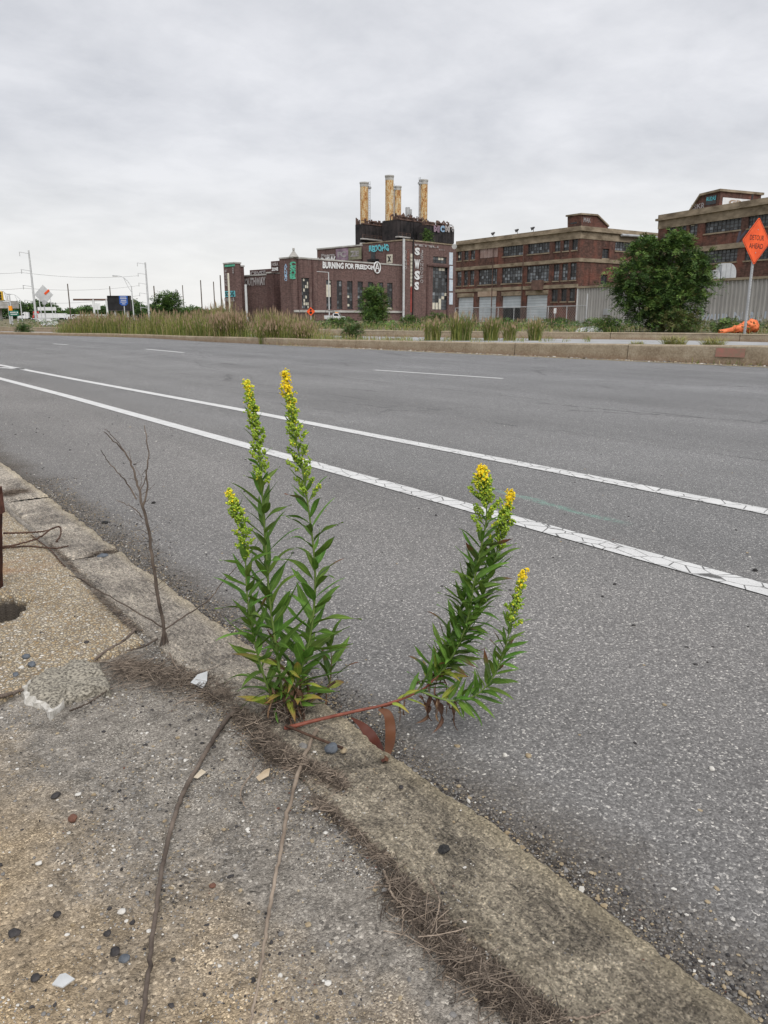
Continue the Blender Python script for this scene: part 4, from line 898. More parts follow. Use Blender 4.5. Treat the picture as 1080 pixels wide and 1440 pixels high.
# black boiler superstructure
def sblock(px0, px1, ytop, ybot, back, depth, mat=BLACKST):
    fc = fp.off(-back); a = fc.uz(px0, 330)[0]; b = fc.uz(px1, 330)[0]; pm = (px0+px1)/2
    z1 = fc.uz(pm, ytop)[1]; z0 = fc.uz(pm, ybot)[1]
    mb = MB(); mb.fbox(fc, a, b, z0-3, z1, -depth, 0); mb.build('boiler_casing', mat, ps)
    k = max(3, int((b-a)/1.7))
    for i in range(k):
        c0, c1 = a+(b-a)*i/k, a+(b-a)*(i+1)/k; mb = MB(); mb.fbox(fc, c0+0.08, c1-0.08, z0, z1-0.2, 0.02, 0.12+0.08*(i % 3)); mb.build('casing_panel', mat, ps)
    return fc, a, b, z0, z1
def clutter(fc, a, b, z, h, n, seed):
    r_ = random.Random(seed); mb = MB(); L = b-a
    mb.fbox(fc, a, b, z+h*0.42, z+h*0.42+0.22, -0.3, 0.1); mb.fbox(fc, a, b, z+0.02, z+0.5, -0.6, 0.25)
    for i in range(n):
        u = a + L*(i+r_.random())/n; hh = h*r_.uniform(0.45, 1.0); o = -r_.random()*4; w = r_.uniform(0.12, 0.35)
        if r_.random() < 0.5: mb.fbox(fc, u-w, u+w, z, z+hh, o-w, o+w)
        elif r_.random() < 0.5: mb.tube([fc.p(u, z, o), fc.p(u, z+hh*0.7, o), fc.p(u+0.9, z+hh, o), fc.p(u+1.6, z+hh*0.6, o), fc.p(u+1.6, z, o)], 0.2, 5)
        else: mb.tube([fc.p(u, z+hh*0.5, o), fc.p(u+r_.uniform(1.2, 3), z+hh*0.6, o)], r_.uniform(0.25, 0.55), 6)
    mb.build('roof_pipework', RUSTY, ps, kind='stuff')
def ledge(fc, a, b, z, t=0.5, o=1.6, mat=STONE, tag='walkway'):
    mb = MB(); mb.fbox(fc, a, b, z-t, z, 0.2, o); mb.build(tag, mat, ps)
def rail(fc, a, b, z, o):
    mb = MB(); k = max(3, int((b-a)/1.6))
    for i in range(k+1): u = a+(b-a)*i/k; mb.fbox(fc, u-0.06, u+0.06, z, z+1.2, o-0.06, o+0.06)
    for q in (0.6, 1.15): mb.fbox(fc, a, b, z+q, z+q+0.08, o-0.04, o+0.04)
    mb.build('railing', RUSTY, ps, kind='stuff')
S1 = sblock(508, 548, 317.5, 345, 22, 3); clutter(S1[0], S1[1]+0.5, S1[2], S1[4], 2.6, 26, 1)
zq = S1[0].uz(520, 336.5)[1]; ledge(S1[0], S1[1]-0.8, S1[2], zq, 0.4, 1.6, COPE); rail(S1[0], S1[1]-0.8, S1[2]-1, zq, 1.4)
zq = S1[0].uz(520, 343)[1]; ledge(S1[0], S1[1]-1.0, S1[2], zq, 0.6, 2.2, COPE)
S2 = sblock(558, 594, 311, 338, 8, 7); clutter(S2[0], S2[1], S2[2], S2[4], 2.5, 34, 2)
zq = S2[0].uz(560, 338.5)[1]; ledge(S2[0], S2[1]-1.2, S2[2], zq, 0.7, 2.4, COPE); zq = S2[0].uz(548, 331.5)[1]; ledge(S2[0], S2[1]-1.0, S2[1]+5, zq, 0.4, 2.0, COPE); rail(S2[0], S2[1]-1.0, S2[1]+5, zq, 1.8)
S3 = sblock(599, 638, 319, 341, 2, 4); clutter(S3[0], S3[1], S3[2]-1, S3[4], 2.4, 30, 3)
for (x0, x1, tx, mt) in ((800,858,'M','p'),(862,905,'C','b'),(910,955,'M','w'),(970,992,'O','w')):
    fc = S3[0]; a = fc.uz(490+x0/6.75, 240+582/6.75); b = fc.uz(490+x1/6.75, 240+524/6.75)
    mm = {'p': MAUVE, 'b': BLUP, 'w': SILV}[mt]; V, Fs = text_geo(tx, 0.08); mb = MB(); mb.add([fc.p(a[0]+(b[0]-a[0])*x, a[1]+(b[1]-a[1])*y, 0.45) for x, y in V], Fs); mb.build('graffiti', mm, ps)
def stack(px, px0, px1, ytop, ybot, back, ladder):
    fc = fp.off(-back); u, zt_ = fc.uz(px, ytop); D = dist(fc.p(u, 0)); rad = (px1-px0)/2/1095*D; zb_ = zmain
    c = fc.p(u, 0); mb = MB(); mb.tube([Vector((c.x,c.y,zb_)), Vector((c.x,c.y,zt_-1.6))], rad, 24); o = mb.build('smokestack', STACK, ps)
    mb = MB(); mb.tube([Vector((c.x,c.y,zt_-1.6)), Vector((c.x,c.y,zt_-0.5))], rad*1.02, 24); mb.tube([Vector((c.x,c.y,zt_-0.5)), Vector((c.x,c.y,zt_))], rad*1.12, 24); mb.build('stack_cap', COPE, o)
    for q in (0.25, 0.5, 0.75):
        mb = MB(); z = zb_+(zt_-zb_)*q; mb.tube([Vector((c.x,c.y,z)), Vector((c.x,c.y,z+0.15))], rad*1.03, 24); mb.build('stack_band', STACK, o)
    if ladder:
        s_ = E1*ladder; q = c + s_*(rad+1.0) + N1*0.3; mb = MB()
        for w in (-0.35, 0.35): mb.tube([q+E2*w+Vector((0,0,zb_)), q+E2*w+Vector((0,0,zt_+0.6))], 0.09, 4)
        z = zb_
        while z < zt_: mb.tube([q+E2*-0.35+Vector((0,0,z)), q+E2*0.35+Vector((0,0,z))], 0.07, 4); mb.tube([q+Vector((0,0,z)), c+Vector((0,0,z))], 0.05, 4) if int(z) % 4 == 0 else None; z += 0.9
        mb.tube([q+E1*-0.6+Vector((0,0,zt_-1.5)), q+E1*0.6+Vector((0,0,zt_-1.5))], 0.5, 6); mb.build('ladder', STEEL, o)
stack(512, 506.5, 517.5, 256.5, 309, 30, 1); stack(547.7, 542, 553.3, 247, 308, 18, 0); stack(559, 553.9, 564, 262, 305, 45, -1); stack(595.8, 590.3, 601.4, 253, 314, 14, -1)
fc = fp.off(-30); u, z = fc.uz(575, 292); mb = MB(); q = fc.p(u, 0)
for d in (-0.7, 0.5): mb.tube([q+E1*d+Vector((0,0,S2[4])), q+E1*d+Vector((0,0,z-(0.6 if d > 0 else 0)))], 0.9, 10)
mb.build('short_flue', STEEL, ps)

# ---------------------------------------------------------------- poles, wires, lamps, signs
def vpole(px, ytop, D, r0, r1, mat, name, label, cat, ybase=440, group=None, arms=None, n=8, z0=0.0):
    b = P(px, ybase, D); r, f = ray(px, ytop); z = CH + r.z*D/f
    t = thing(name, label, cat, (b.x, b.y, z0), group); mb = MB(); mb.tube([(b.x,b.y,z0),(b.x,b.y,z)], [r0, r1], n); mb.build('pole', mat, t); return t, Vector((b.x, b.y, 0)), z
RT = Vector((cos(YAW), -sin(YAW), 0)); FW = Vector((sin(YAW), cos(YAW), 0))
def line_pts(a, b, sag, n=14): return [a.lerp(b, i/n) - Vector((0,0,sag*4*(i/n)*(1-i/n))) for i in range(n+1)]
pA = vpole(50, 352, 210, 0.34, 0.20, ALU, 'transmission_pole', 'tall grey steel power pole near the left edge behind the diamond sign', 'power pole')
pB = vpole(209.5, 369, 250, 0.38, 0.24, ALU, 'transmission_pole', 'grey steel power pole with many arms right of the street lamp', 'power pole')
ends = []
for (t, b, z), zs in ((pA, (0.8, 5.2, 9.2, 13.0)), (pB, (0.5, 3.6, 6.6, 9.6, 12.4, 14.0))):
    for q in zs[:6]:
        mb = MB(); mb.tube([b+Vector((0,0,z-q)), b-RT*2.6+Vector((0,0,z-q+0.4))], 0.07, 5); mb.tube([b-RT*2.5+Vector((0,0,z-q+0.4)), b-RT*2.5+Vector((0,0,z-q-0.7))], 0.10, 5); mb.build('cross_arm', ALU, t)
for i, (qa, qb) in enumerate(((5.2, 3.6), (9.2, 6.6), (13.0, 9.6))):
    a = pA[1]-RT*2.5+Vector((0,0,pA[2]-qa-0.4)); b = pB[1]-RT*2.5+Vector((0,0,pB[2]-qb-0.4)); l = P(-60, 400, 190)
    mb = MB(); mb.tube(line_pts(a, b, 0.9), 0.035, 4); mb.tube(line_pts(Vector((l.x, l.y, a.z-0.8)), a, 0.4), 0.035, 4)
    mb.build('power_line', WFR, label=['highest', 'middle', 'lowest'][i]+' of the three power wires strung between the two steel poles', category='power line', group='wires between the steel poles')
def lamp(px, ytop, px_t, y_t, D, label):
    t, b, z = vpole(px, ytop, D, 0.14, 0.09, ALU, 'street_lamp', label, 'street lamp', ybase=440)
    tip = P(px_t, y_t, D); mb = MB(); a = Vector((b.x, b.y, z)); d = tip - a
    mb.tube([a, a + Vector((d.x*.25, d.y*.25, d.z*.5)), a + Vector((d.x*.6, d.y*.6, d.z*.88)), tip], 0.06, 6)
    lo = a - Vector((0,0,1.1)); mb.tube([lo, lo + Vector((d.x*.25, d.y*.25, d.z*.5)), a + Vector((d.x*.55, d.y*.55, d.z*.84))], 0.05, 6); mb.build('lamp_arm', ALU, t)
    mb = MB(); mb.tube([tip + d.normalized()*-0.1, tip + Vector((d.x, d.y, 0)).normalized()*0.9], [0.10, 0.16], 8); mb.build('lamp_head', ALU, t); return t
lamp(187.8, 403, 165, 387.5, 150, 'grey street lamp with curved arm right of the dark billboard')
lamp(30.3, 421, 15, 413.5, 170, 'grey street lamp with curved arm at the far left by the green sign')
lamp(13.0, 416, 3, 409.5, 120, 'grey street lamp whose curved arm crosses the traffic signal')
# traffic signal
t, b, z = vpole(16, 413, 118, 0.14, 0.10, ALU, 'traffic_signal', 'yellow traffic signal on an arm at the left edge', 'traffic light')
mb = MB(); mb.tube([b+Vector((0,0,z-1.2)), b-RT*5+Vector((0,0,z-1.0))], 0.08, 6); mb.build('signal_arm', ALU, t)
c = P(1.5, 416, 118); mb = MB(); mb.box((c.x,c.y,c.z), (0.5,0.4,1.3), -YAW); mb.build('signal_head', YEL, t)
mb = MB()
for k in (-0.4, 0, 0.4): mb.tube([Vector((c.x,c.y,c.z+k))-FW*0.2, Vector((c.x,c.y,c.z+k))-FW*0.4], 0.17, 8)
mb.build('signal_visor', BLKP, t)
c = P(15, 435, 118); mb = MB(); mb.box((c.x,c.y,c.z), (0.45,0.3,1.0), -YAW); mb.build('pedestrian_signal', AMBER, t)
# wooden posts
for px, yt_, D, lab in ((99,399,120,'dark wooden post left of the dark billboard behind the long grass'),(157.4,402.5,140,'short pole standing above the dark billboard'),(219,402,110,'brown post left of the young tree behind the grass'),
        (259,401,150,'thin grey post between the young tree and the power station'),(284.6,394,120,'grey post left of the power station end tower'),(302.5,396,130,'shorter grey post left of the end tower'),(312.3,387,105,'dark post touching the end tower at its left edge'),(251.5,408,150,'leaning thin post right of the young tree')):
    vpole(px, yt_, D, 0.10, 0.08, WOODP, 'wooden_post', lab, 'post', group='utility posts behind the grass')
vpole(323.5, 384, 95, 0.14, 0.12, BLINDS, 'white_post', 'slim white post before the power station end tower', 'post')
vpole(347, 400, 90, 0.16, 0.14, ALU, 'light_post', 'pale post before the brick side wing of the power station', 'post')
t, b, z = vpole(463, 383, 200, 0.16, 0.12, ALU, 'street_lamp', 'thin street lamp standing before the tall boarded window of the power station', 'street lamp')
mb = MB(); mb.tube([b+Vector((0,0,z)), b+Vector((0,0,z+0.2))-RT*3], 0.07, 5); mb.build('lamp_arm', ALU, t)
# wire in front of the posts (gantry)
g0, g1 = P(103, 421, 125), P(152, 421.8, 125)
t = thing('pipe_gantry', 'thin rusty overhead gantry on white legs left of the billboard', 'gantry', (g0.x, g0.y, 0)); mb = MB(); mb.box((g0+g1)/2, ((g1-g0).length, 0.2, 0.28), -YAW); mb.build('beam', RUSTY, t)
for px in (131, 149.5): q = P(px, 421, 125); mb = MB(); mb.tube([(q.x,q.y,0),(q.x,q.y,q.z)], 0.16, 6); mb.build('leg', WHITE, t)
c = P(137, 431, 120); t = thing('white_notice_board', 'small square white board left of the dark billboard', 'sign', (c.x,c.y,0)); mb = MB(); mb.box(c, (0.85,0.05,0.95), -YAW); mb.build('panel', WHITE, t); mb = MB(); mb.tube([(c.x,c.y,0),(c.x,c.y,c.z)], 0.05, 6); mb.build('post', ALU, t)
# billboard
c = P(168.5, 426.5, 100); t = thing('billboard', 'dark blank roadside billboard behind the blue sign', 'billboard', (c.x,c.y,0)); mb = MB(); mb.box(c, (2.85,0.35,1.75), -YAW); mb.build('panel', BLKP, t)
mb = MB()
for s_ in ((1.44,0,0.0,1.8),(-1.44,0,0.0,1.8)): mb.box(c+RT*s_[0]-FW*0.1, (0.07,0.4,1.84), -YAW)
for zz in (0.9,-0.9): mb.box(c-FW*0.1+Vector((0,0,zz)), (2.82,0.4,0.07), -YAW)
mb.build('frame', WFR, t)
for d in (-0.7, 0.9): q = c+RT*d; mb = MB(); mb.tube([(q.x,q.y,0),(q.x,q.y,c.z-0.8)], 0.13, 6); mb.build('post', ALU, t)
def sign_text(t, c, lines, w, h, mat, toward, dz=0.03, bold=0.0):
    n = toward.normalized(); r_ = Vector((-n.y, n.x, 0)); 
    for body, yc in lines:
        V, Fs = text_geo(body, bold, 0.0); mb = MB(); ww = w; mb.add([c + r_*((x-0.5)*ww) + Vector((0,0,yc+(y-0.5)*h)) + n*dz for x, y in V], Fs); mb.build('lettering', mat, t)
# blue sign
c = P(173.6, 423, 78); t = thing('blue_service_sign', 'blue road sign with white lines on a post before the billboard', 'sign', (c.x,c.y,0))
shp = [(-0.42,0.48),(0.42,0.48),(0.42,-0.28),(0.2,-0.46),(-0.2,-0.46),(-0.42,-0.28)]
mb = MB(); mb.prism([c+RT*x+Vector((0,0,z)) for x, z in shp], FW*0.03); mb.build('panel', SIGNB, t)
mb = MB()
for zz, w in ((0.36,0.6),(0.2,0.64),(0.04,0.55),(-0.12,0.6),(-0.3,0.34)): mb.box(c+Vector((0,0,zz))-FW*0.012, (w,0.01,0.055), -YAW)
mb.build('white_legend', WHITE, t); mb = MB(); mb.tube([(c.x+FW.x*.08,c.y+FW.y*.08,0),(c.x+FW.x*.08,c.y+FW.y*.08,c.z)], 0.05, 6); mb.build('post', ALU, t)
# green sign
c = P(19.5, 440.5, 100); t = thing('green_direction_sign', 'small green road sign with white lines at the left edge', 'sign', (c.x,c.y,0)); mb = MB(); mb.box(c, (1.25,0.04,0.66), -YAW); mb.build('panel', SIGNG, t)
mb = MB(); mb.box(c-FW*0.03+Vector((0,0,0.12))-RT*0.1, (0.75,0.01,0.10), -YAW); mb.box(c-FW*0.03-Vector((0,0,0.12)), (0.85,0.01,0.10), -YAW); mb.box(c-FW*0.03+RT*0.46+Vector((0,0,0.1)), (0.16,0.01,0.18), -YAW); mb.build('white_legend', WHITE, t)
for d in (-0.4, 0.4): q = c+RT*d+FW*0.07; mb = MB(); mb.tube([(q.x,q.y,0),(q.x,q.y,c.z)], 0.05, 6); mb.build('post', ALU, t)
# back of a portable diamond sign
D = 66; c = P(61.5, 414.5, D); t = thing('portable_diamond_sign', 'grey back of a portable diamond sign with an orange flash', 'sign', (c.x,c.y,0)); h = 0.80
mb = MB(); mb.prism([c+RT*h*-1.0+Vector((0,0,-0.0)), c+Vector((0,0,h)), c+RT*h, c-Vector((0,0,h))], FW*0.02); mb.build('panel', ALU, t)
mb = MB(); q = c-FW*0.02+RT*0.30+Vector((0,0,0.22)); M_ = Matrix.Rotation(-YAW, 3, 'Z') @ Matrix.Rotation(-R(38), 3, 'Y'); mb.box(q, (0.52,0.02,0.17), mat=M_)
mb.build('orange_flash', ORNG, t)
for x0, y0, x1, y1 in ((53.5,412,61,461),(69,411,78,466)):
    a = P(x0, y0, D-0.3); b = P(x1, y1, D-0.8); b.z = 0.05; mb = MB(); mb.tube([a, b], 0.035, 5); mb.build('leg', ALU, t)
a = P(62,428,D+0.1); mb = MB(); mb.tube([a, Vector((a.x, a.y, 0.02))], 0.05, 6); mb.build('leg', ALU, t)
mb = MB(); q = c - Vector((0,0,0.62)) - FW*0.03; mb.tube([q, q-FW*0.02], 0.20, 14); mb.build('bracket_disc', STEEL, t)
# type of barricade boards below it
c = P(66, 444, 74); t = thing('road_barricade', 'white slatted barricade below the grey diamond sign', 'barricade', (c.x,c.y,0))
for y0, y1, x0, x1 in ((432,436.5,53,79),(441.5,447,53,81),(447.8,452,53,81),(452.8,456.8,57,82)):
    a = P((x0+x1)/2, (y0+y1)/2, 74); mb = MB(); mb.box(a, ((x1-x0)/1095*74, 0.05, (y1-y0)/1060*74), -YAW); mb.build('board', WHITE, t)
for px in (57, 77): a = P(px, 431, 74.1); mb = MB(); mb.tube([a, Vector((a.x,a.y,0))], 0.045, 6); mb.build('leg', ALU, t)

# orange diamond with two dots
c = P(437, 438, 95); t = thing('signal_ahead_sign', 'small orange diamond sign with two dark dots before the power station', 'sign', (c.x,c.y,0)); h = 0.52
mb = MB(); mb.prism([c-RT*h, c+Vector((0,0,h)), c+RT*h, c-Vector((0,0,h))], FW*0.02); mb.build('panel', ORNG, t)
for s_, r_ in ((0.2,0.13),(-0.14,0.16)): q = c+Vector((0,0,s_))-FW*0.004; mb = MB(); mb.tube([q, q-FW*0.015], r_, 12); mb.build('dot', BLKP, t)
mb = MB(); mb.tube([c+FW*0.06, Vector((c.x+FW.x*.06,c.y+FW.y*.06,0))], 0.04, 6); mb.build('post', ALU, t)

# DETOUR AHEAD
D = 30.5; c = P(1064, 339.3, D); ang = R(270-6); nrm = Vector((cos(ang), sin(ang), 0)); rt_ = Vector((-nrm.y, nrm.x, 0)); h = 0.865
t = thing('detour_sign', 'large orange diamond sign reading DETOUR AHEAD on a grey post', 'sign', (c.x, c.y, 0.0))
def rdiamond(h, r=0.07, n=5):
    out = []
    for k in range(4):
        cx, cz = [(0,1),(-1,0),(0,-1),(1,0)][k]; base = pi/2 + k*pi/2
        for i in range(n): a = base + (-pi/4 + pi/2*i/(n-1)); out.append((cx*(h-r*1.41)+r*cos(a), cz*(h-r*1.41)+r*sin(a)))
    return out
mb = MB(); mb.prism([c+rt_*x+Vector((0,0,z)) for x, z in rdiamond(h)], -nrm*0.012); mb.build('panel', ORNG, t)
mb = MB(); d1 = rdiamond(h-0.045); d2 = rdiamond(h-0.065); n = len(d1); mb.add([c+rt_*x+Vector((0,0,z))+nrm*0.004 for x, z in d1+d2], [(i, (i+1) % n, n+(i+1) % n, n+i) for i in range(n)]); mb.build('border', BLKP, t)
sign_text(t, c, (('DETOUR', 0.13), ('AHEAD', -0.17)), 0.86, 0.185, BLKP, nrm, 0.005, 0.0)
mb = MB()
for zz in (0.42, -0.42): q = c+Vector((0,0,zz))+nrm*0.004; mb.tube([q, q+nrm*0.014], 0.018, 8)
mb.build('bolt', STEEL, t)
pb_ = c - nrm*0.06; mb = MB(); zt_ = c.z+0.5; q = 0.04
M_ = Matrix(((rt_.x, nrm.x, 0),(rt_.y, nrm.y, 0),(0,0,1)))
mb.box((pb_.x, pb_.y, (zt_-0.0)/2), (0.085, 0.06, zt_), mat=M_); mb.build('post', STEEL, t)
mb = MB()
for k in range(40): mb.box((pb_.x+nrm.x*.031, pb_.y+nrm.y*.031, 0.1+k*(zt_-0.3)/40), (0.02, 0.002, 0.02), mat=M_)
mb.build('post_holes', BLKP, t, kind='stuff')

# ---------------------------------------------------------------- vehicles
def truckM(c, heading): 
    d = Vector((cos(heading), sin(heading), 0)); r_ = Vector((d.y, -d.x, 0)); return lambda x, y, z: Vector((c.x, c.y, 0)) + d*x + r_*y + Vector((0,0,z))
def xbox(mb, T, x0,x1,y0,y1,z0,z1,mi=0, tx=0.0): mb.hexa([T(x0,y0,z0),T(x1,y0,z0),T(x1,y1,z0),T(x0,y1,z0),T(x0+tx*0,y0,z1),T(x1-tx,y0,z1),T(x1-tx,y1,z1),T(x0,y1,z1)], mi)
def wheels(t, T, xs_, rad=0.5, wid=1.2):
    for x in xs_:
        for s_ in (-1, 1):
            mb = MB(); mb.tube([T(x, s_*wid, rad), T(x, s_*(wid-0.3), rad)], rad, 16); w = mb.build('wheel', TYRE, t); mb = MB(); mb.tube([T(x, s_*(wid+0.01), rad), T(x, s_*(wid-0.2), rad)], rad*0.55, 12); mb.build('rim', ALU, w)
def semi(c, heading, paint, label, cat='truck', trailer=0, group=None, sc=1.0):
    T = truckM(c, heading); t = thing('semi_truck', label, cat, (c.x, c.y, 0), group)
    mb = MB(); prof = [(-2.6,0.9),(-2.6,3.6),(-0.6,3.8),(0.2,3.1),(0.75,2.1),(2.4,1.75),(2.7,1.3),(2.7,0.55),(-2.0,0.55)]
    mb.prism([T(x*sc, -1.15*sc, z*sc) for x, z in prof], T(0,2.3*sc,0)-T(0,0,0)); mb.build('cab', paint, t)
    mb = MB(); mb.quad(T(0.27*sc,-0.95*sc,3.02*sc), T(0.77*sc,-0.95*sc,2.15*sc), T(0.77*sc,0.95*sc,2.15*sc), T(0.27*sc,0.95*sc,3.02*sc)); o = mb.build('windscreen', GLD, t)
    for s_ in (-1, 1):
        mb = MB(); mb.prism([T(x*sc, s_*1.16*sc, z*sc) for x, z in ((-0.5,2.1),(0.6,2.1),(0.15,2.9),(-0.5,2.9))], T(0,s_*0.01,0)-T(0,0,0)); mb.build('side_window', GLD, t)
        mb = MB(); xbox(mb, T, 2.4*sc, 2.68*sc, s_*0.75*sc, s_*1.1*sc, 0.95*sc, 1.25*sc); mb.build('headlight', WHITE, t)
        mb = MB(); mb.tube([T(-1.2*sc, s_*1.25*sc, 0.6*sc), T(-1.2*sc, s_*1.25*sc, 3.9*sc)], 0.08, 8); mb.build('exhaust_pipe', ALU, t)
    mb = MB(); xbox(mb, T, 2.6*sc, 2.78*sc, -1.15*sc, 1.15*sc, 0.35*sc, 0.75*sc); mb.build('bumper', ALU, t)
    mb = MB(); xbox(mb, T, 2.62*sc, 2.73*sc, -0.5*sc, 0.5*sc, 0.8*sc, 1.65*sc); mb.build('grille', BLKP, t)
    mb = MB(); xbox(mb, T, -6*sc, -2.6*sc, -0.45*sc, 0.45*sc, 0.7*sc, 0.95*sc); mb.build('chassis', BLKP, t)
    wheels(t, T, [1.7*sc, -3.9*sc, -5.2*sc], 0.52*sc, 1.15*sc); return t
c = P(33.5, 446, 400); semi(c, -YAW+R(190), WHITE, label= 'white semi truck cab at the far left beside the red one')
c = P(51, 446, 360); semi(c, -YAW+R(-75), REDP, label= 'red semi truck cab between the white truck and the barricade')
def boxtruck(c, heading, L, Hh, W_, label, mat, name='box_trailer', cat='trailer', group=None, ribs=0):
    T = truckM(c, heading); t = thing(name, label, cat, (c.x, c.y, 0), group)
    mb = MB(); xbox(mb, T, -L/2, L/2, -W_/2, W_/2, 0.9, Hh); mb.build('box_body', mat, t)
    if ribs:
        mb = MB()
        for k in range(ribs): 
            x = -L/2 + L*(k+0.5)/ribs; xbox(mb, T, x-0.3*L/ribs, x+0.3*L/ribs, -W_/2-0.02, -W_/2-0.005, Hh*0.5, Hh*0.8); xbox(mb, T, x-0.3*L/ribs, x+0.3*L/ribs, W_/2+0.005, W_/2+0.02, Hh*0.5, Hh*0.8)
        mb.build('window_band', GLM, t)
    mb = MB(); xbox(mb, T, -L/2+0.2, L/2-0.2, -0.5, 0.5, 0.6, 0.89); mb.build('chassis', BLKP, t); wheels(t, T, [-L*0.36, -L*0.26, L*0.3], 0.48, W_/2); return t
boxtruck(P(87, 446, 380), -YAW+R(8), 4.6, 3.0, 2.2, 'small plain white box trailer left of the white dome-topped van', WHITE, 'cargo_trailer')
boxtruck(P(128, 446, 430), -YAW+R(4), 16.0, 2.7, 2.4, 'long low white bus parked behind the grass below the gantry', WHITE, 'parked_bus', 'bus', ribs=9)
boxtruck(P(66, 446, 400), -YAW+R(2), 9.0, 3.2, 2.4, 'white bus with a window band behind the barricade', WHITE, 'parked_bus', 'bus', ribs=9)
# white van
c = P(102.5, 447, 330); T = truckM(c, -YAW+R(6)); t = thing('white_van', 'white van with dark side windows left of the long grass', 'van', (c.x,c.y,0))
mb = MB(); mb.prism([T(x,-0.95,z) for x, z in ((-2.4,0.4),(-2.4,1.7),(-2.0,2.3),(0.9,2.3),(1.6,1.5),(2.4,1.2),(2.5,0.4))], T(0,1.9,0)-T(0,0,0)); mb.build('body', WHITE, t)
for s_ in (-1,1):
    mb = MB(); mb.prism([T(x, s_*0.96, z) for x, z in ((0.1,1.45),(1.4,1.45),(0.85,2.1),(0.1,2.1))], T(0,s_*0.01,0)-T(0,0,0)); mb.build('side_window', GLD, t)
mb = MB(); mb.quad(T(0.95,-0.8,2.26), T(1.58,-0.8,1.56), T(1.58,0.8,1.56), T(0.95,0.8,2.26)); mb.build('windscreen', GLD, t); wheels(t, T, [-1.5,1.6], 0.36, 0.95)
# service truck before the power station
c = P(474, 447, 200); T = truckM(c, -YAW+R(-10)); t = thing('service_truck', 'white service truck with amber roof lights before the power station', 'truck', (c.x,c.y,0))
mb = MB(); mb.prism([T(x,-0.95,z) for x, z in ((-0.9,0.5),(-0.9,1.9),(-0.6,2.1),(0.5,2.1),(0.9,1.35),(2.0,1.2),(2.1,0.5))], T(0,1.9,0)-T(0,0,0)); mb.build('cab', WHITE, t)
mb = MB(); xbox(mb, T, -3.2,-1.0,-1.0,1.0,0.6,1.5); mb.build('flatbed', ALU, t); mb = MB(); mb.tube([T(-2.9,0.8,1.5), T(-2.6,0.8,3.3)], 0.05, 5); mb.tube([T(-1.3,-0.8,1.5), T(-1.2,-0.8,3.0)], 0.05, 5); mb.tube([T(-2.8,0.8,2.9), T(-0.6,0.2,2.5)], 0.05, 5); mb.build('ladder_rack', BLKP, t)
mb = MB(); xbox(mb, T, -0.3,0.2,-0.6,0.6,2.12,2.3); mb.build('beacon', AMBER, t); mb = MB(); mb.quad(T(0.53,-0.8,2.06), T(0.9,-0.8,1.4), T(0.9,0.8,1.4), T(0.53,0.8,2.06)); mb.build('windscreen', GLD, t)
for s_ in (-1,1): mb = MB(); mb.prism([T(x, s_*0.96, z) for x, z in ((-0.6,1.35),(0.7,1.35),(0.4,1.95),(-0.6,1.95))], T(0,s_*0.01,0)-T(0,0,0)); mb.build('side_window', GLD, t)
wheels(t, T, [-2.2,1.3], 0.42, 0.95)

# highway overpass, far left
a = P(-60, 430, 300); b = P(15, 430, 300); t = thing('road_overpass', 'pale concrete overpass deck at the far left edge', 'bridge', (a.x, a.y, 0))
mb = MB(); q = P(-20, 424.5, 260); mb.box((q.x, q.y, q.z-0.9), (18, 8, 2.4), -YAW); mb.build('deck', COPE, t)
for d in (-4, 4): mb = MB(); mb.tube([(q.x+RT.x*d, q.y+RT.y*d, 0), (q.x+RT.x*d, q.y+RT.y*d, q.z-2.0)], 0.9, 10); mb.build('pier', COPE, t)

# chain-link fence between grass and warehouse
t = thing('chain_link_fence', 'low chain-link fence with grey rails before the loading shutters', 'fence', tuple(P(750, 447, 62)))
p0, p1 = P(640, 447, 74), P(824, 447, 60); ln_ = (p1-p0).length; hf = 1.55; nP = 8
for i in range(nP+1):
    q = p0.lerp(p1, i/nP); mb = MB(); mb.tube([(q.x,q.y,0.2),(q.x,q.y,0.25+hf+ (0.9 if i == nP else 0))], 0.035 if i < nP else 0.06, 6); mb.build('fence_post', STEEL, t)
for zz in (0.35, 0.25+hf): mb = MB(); mb.tube([Vector((p0.x,p0.y,zz)), Vector((p1.x,p1.y,zz))], 0.03, 6); mb.build('fence_rail', STEEL, t)
mb = MB(); n = int(ln_/0.22)
for i in range(n):
    for s_ in (0, 1):
        a = p0.lerp(p1, i/n); b = p0.lerp(p1, min(1, (i+6)/n)); za, zb_ = (0.35, 0.22+hf) if s_ else (0.22+hf, 0.35)
        mb.tube([Vector((a.x,a.y,za)), Vector((b.x,b.y,zb_))], 0.006, 3, cap=False)
mb.build('wire_mesh', STEEL, t, kind='stuff')
c = P(780.5, 437, 66); t = thing('small_white_sign', 'small white sign on a post by the chain-link fence', 'sign', (c.x,c.y,0.2)); mb = MB(); mb.box(c, (0.22,0.03,0.42), -YAW); mb.build('panel', WHITE, t); mb = MB(); mb.tube([(c.x,c.y,0.2),(c.x,c.y,c.z)], 0.03, 5); mb.build('post', STEEL, t)

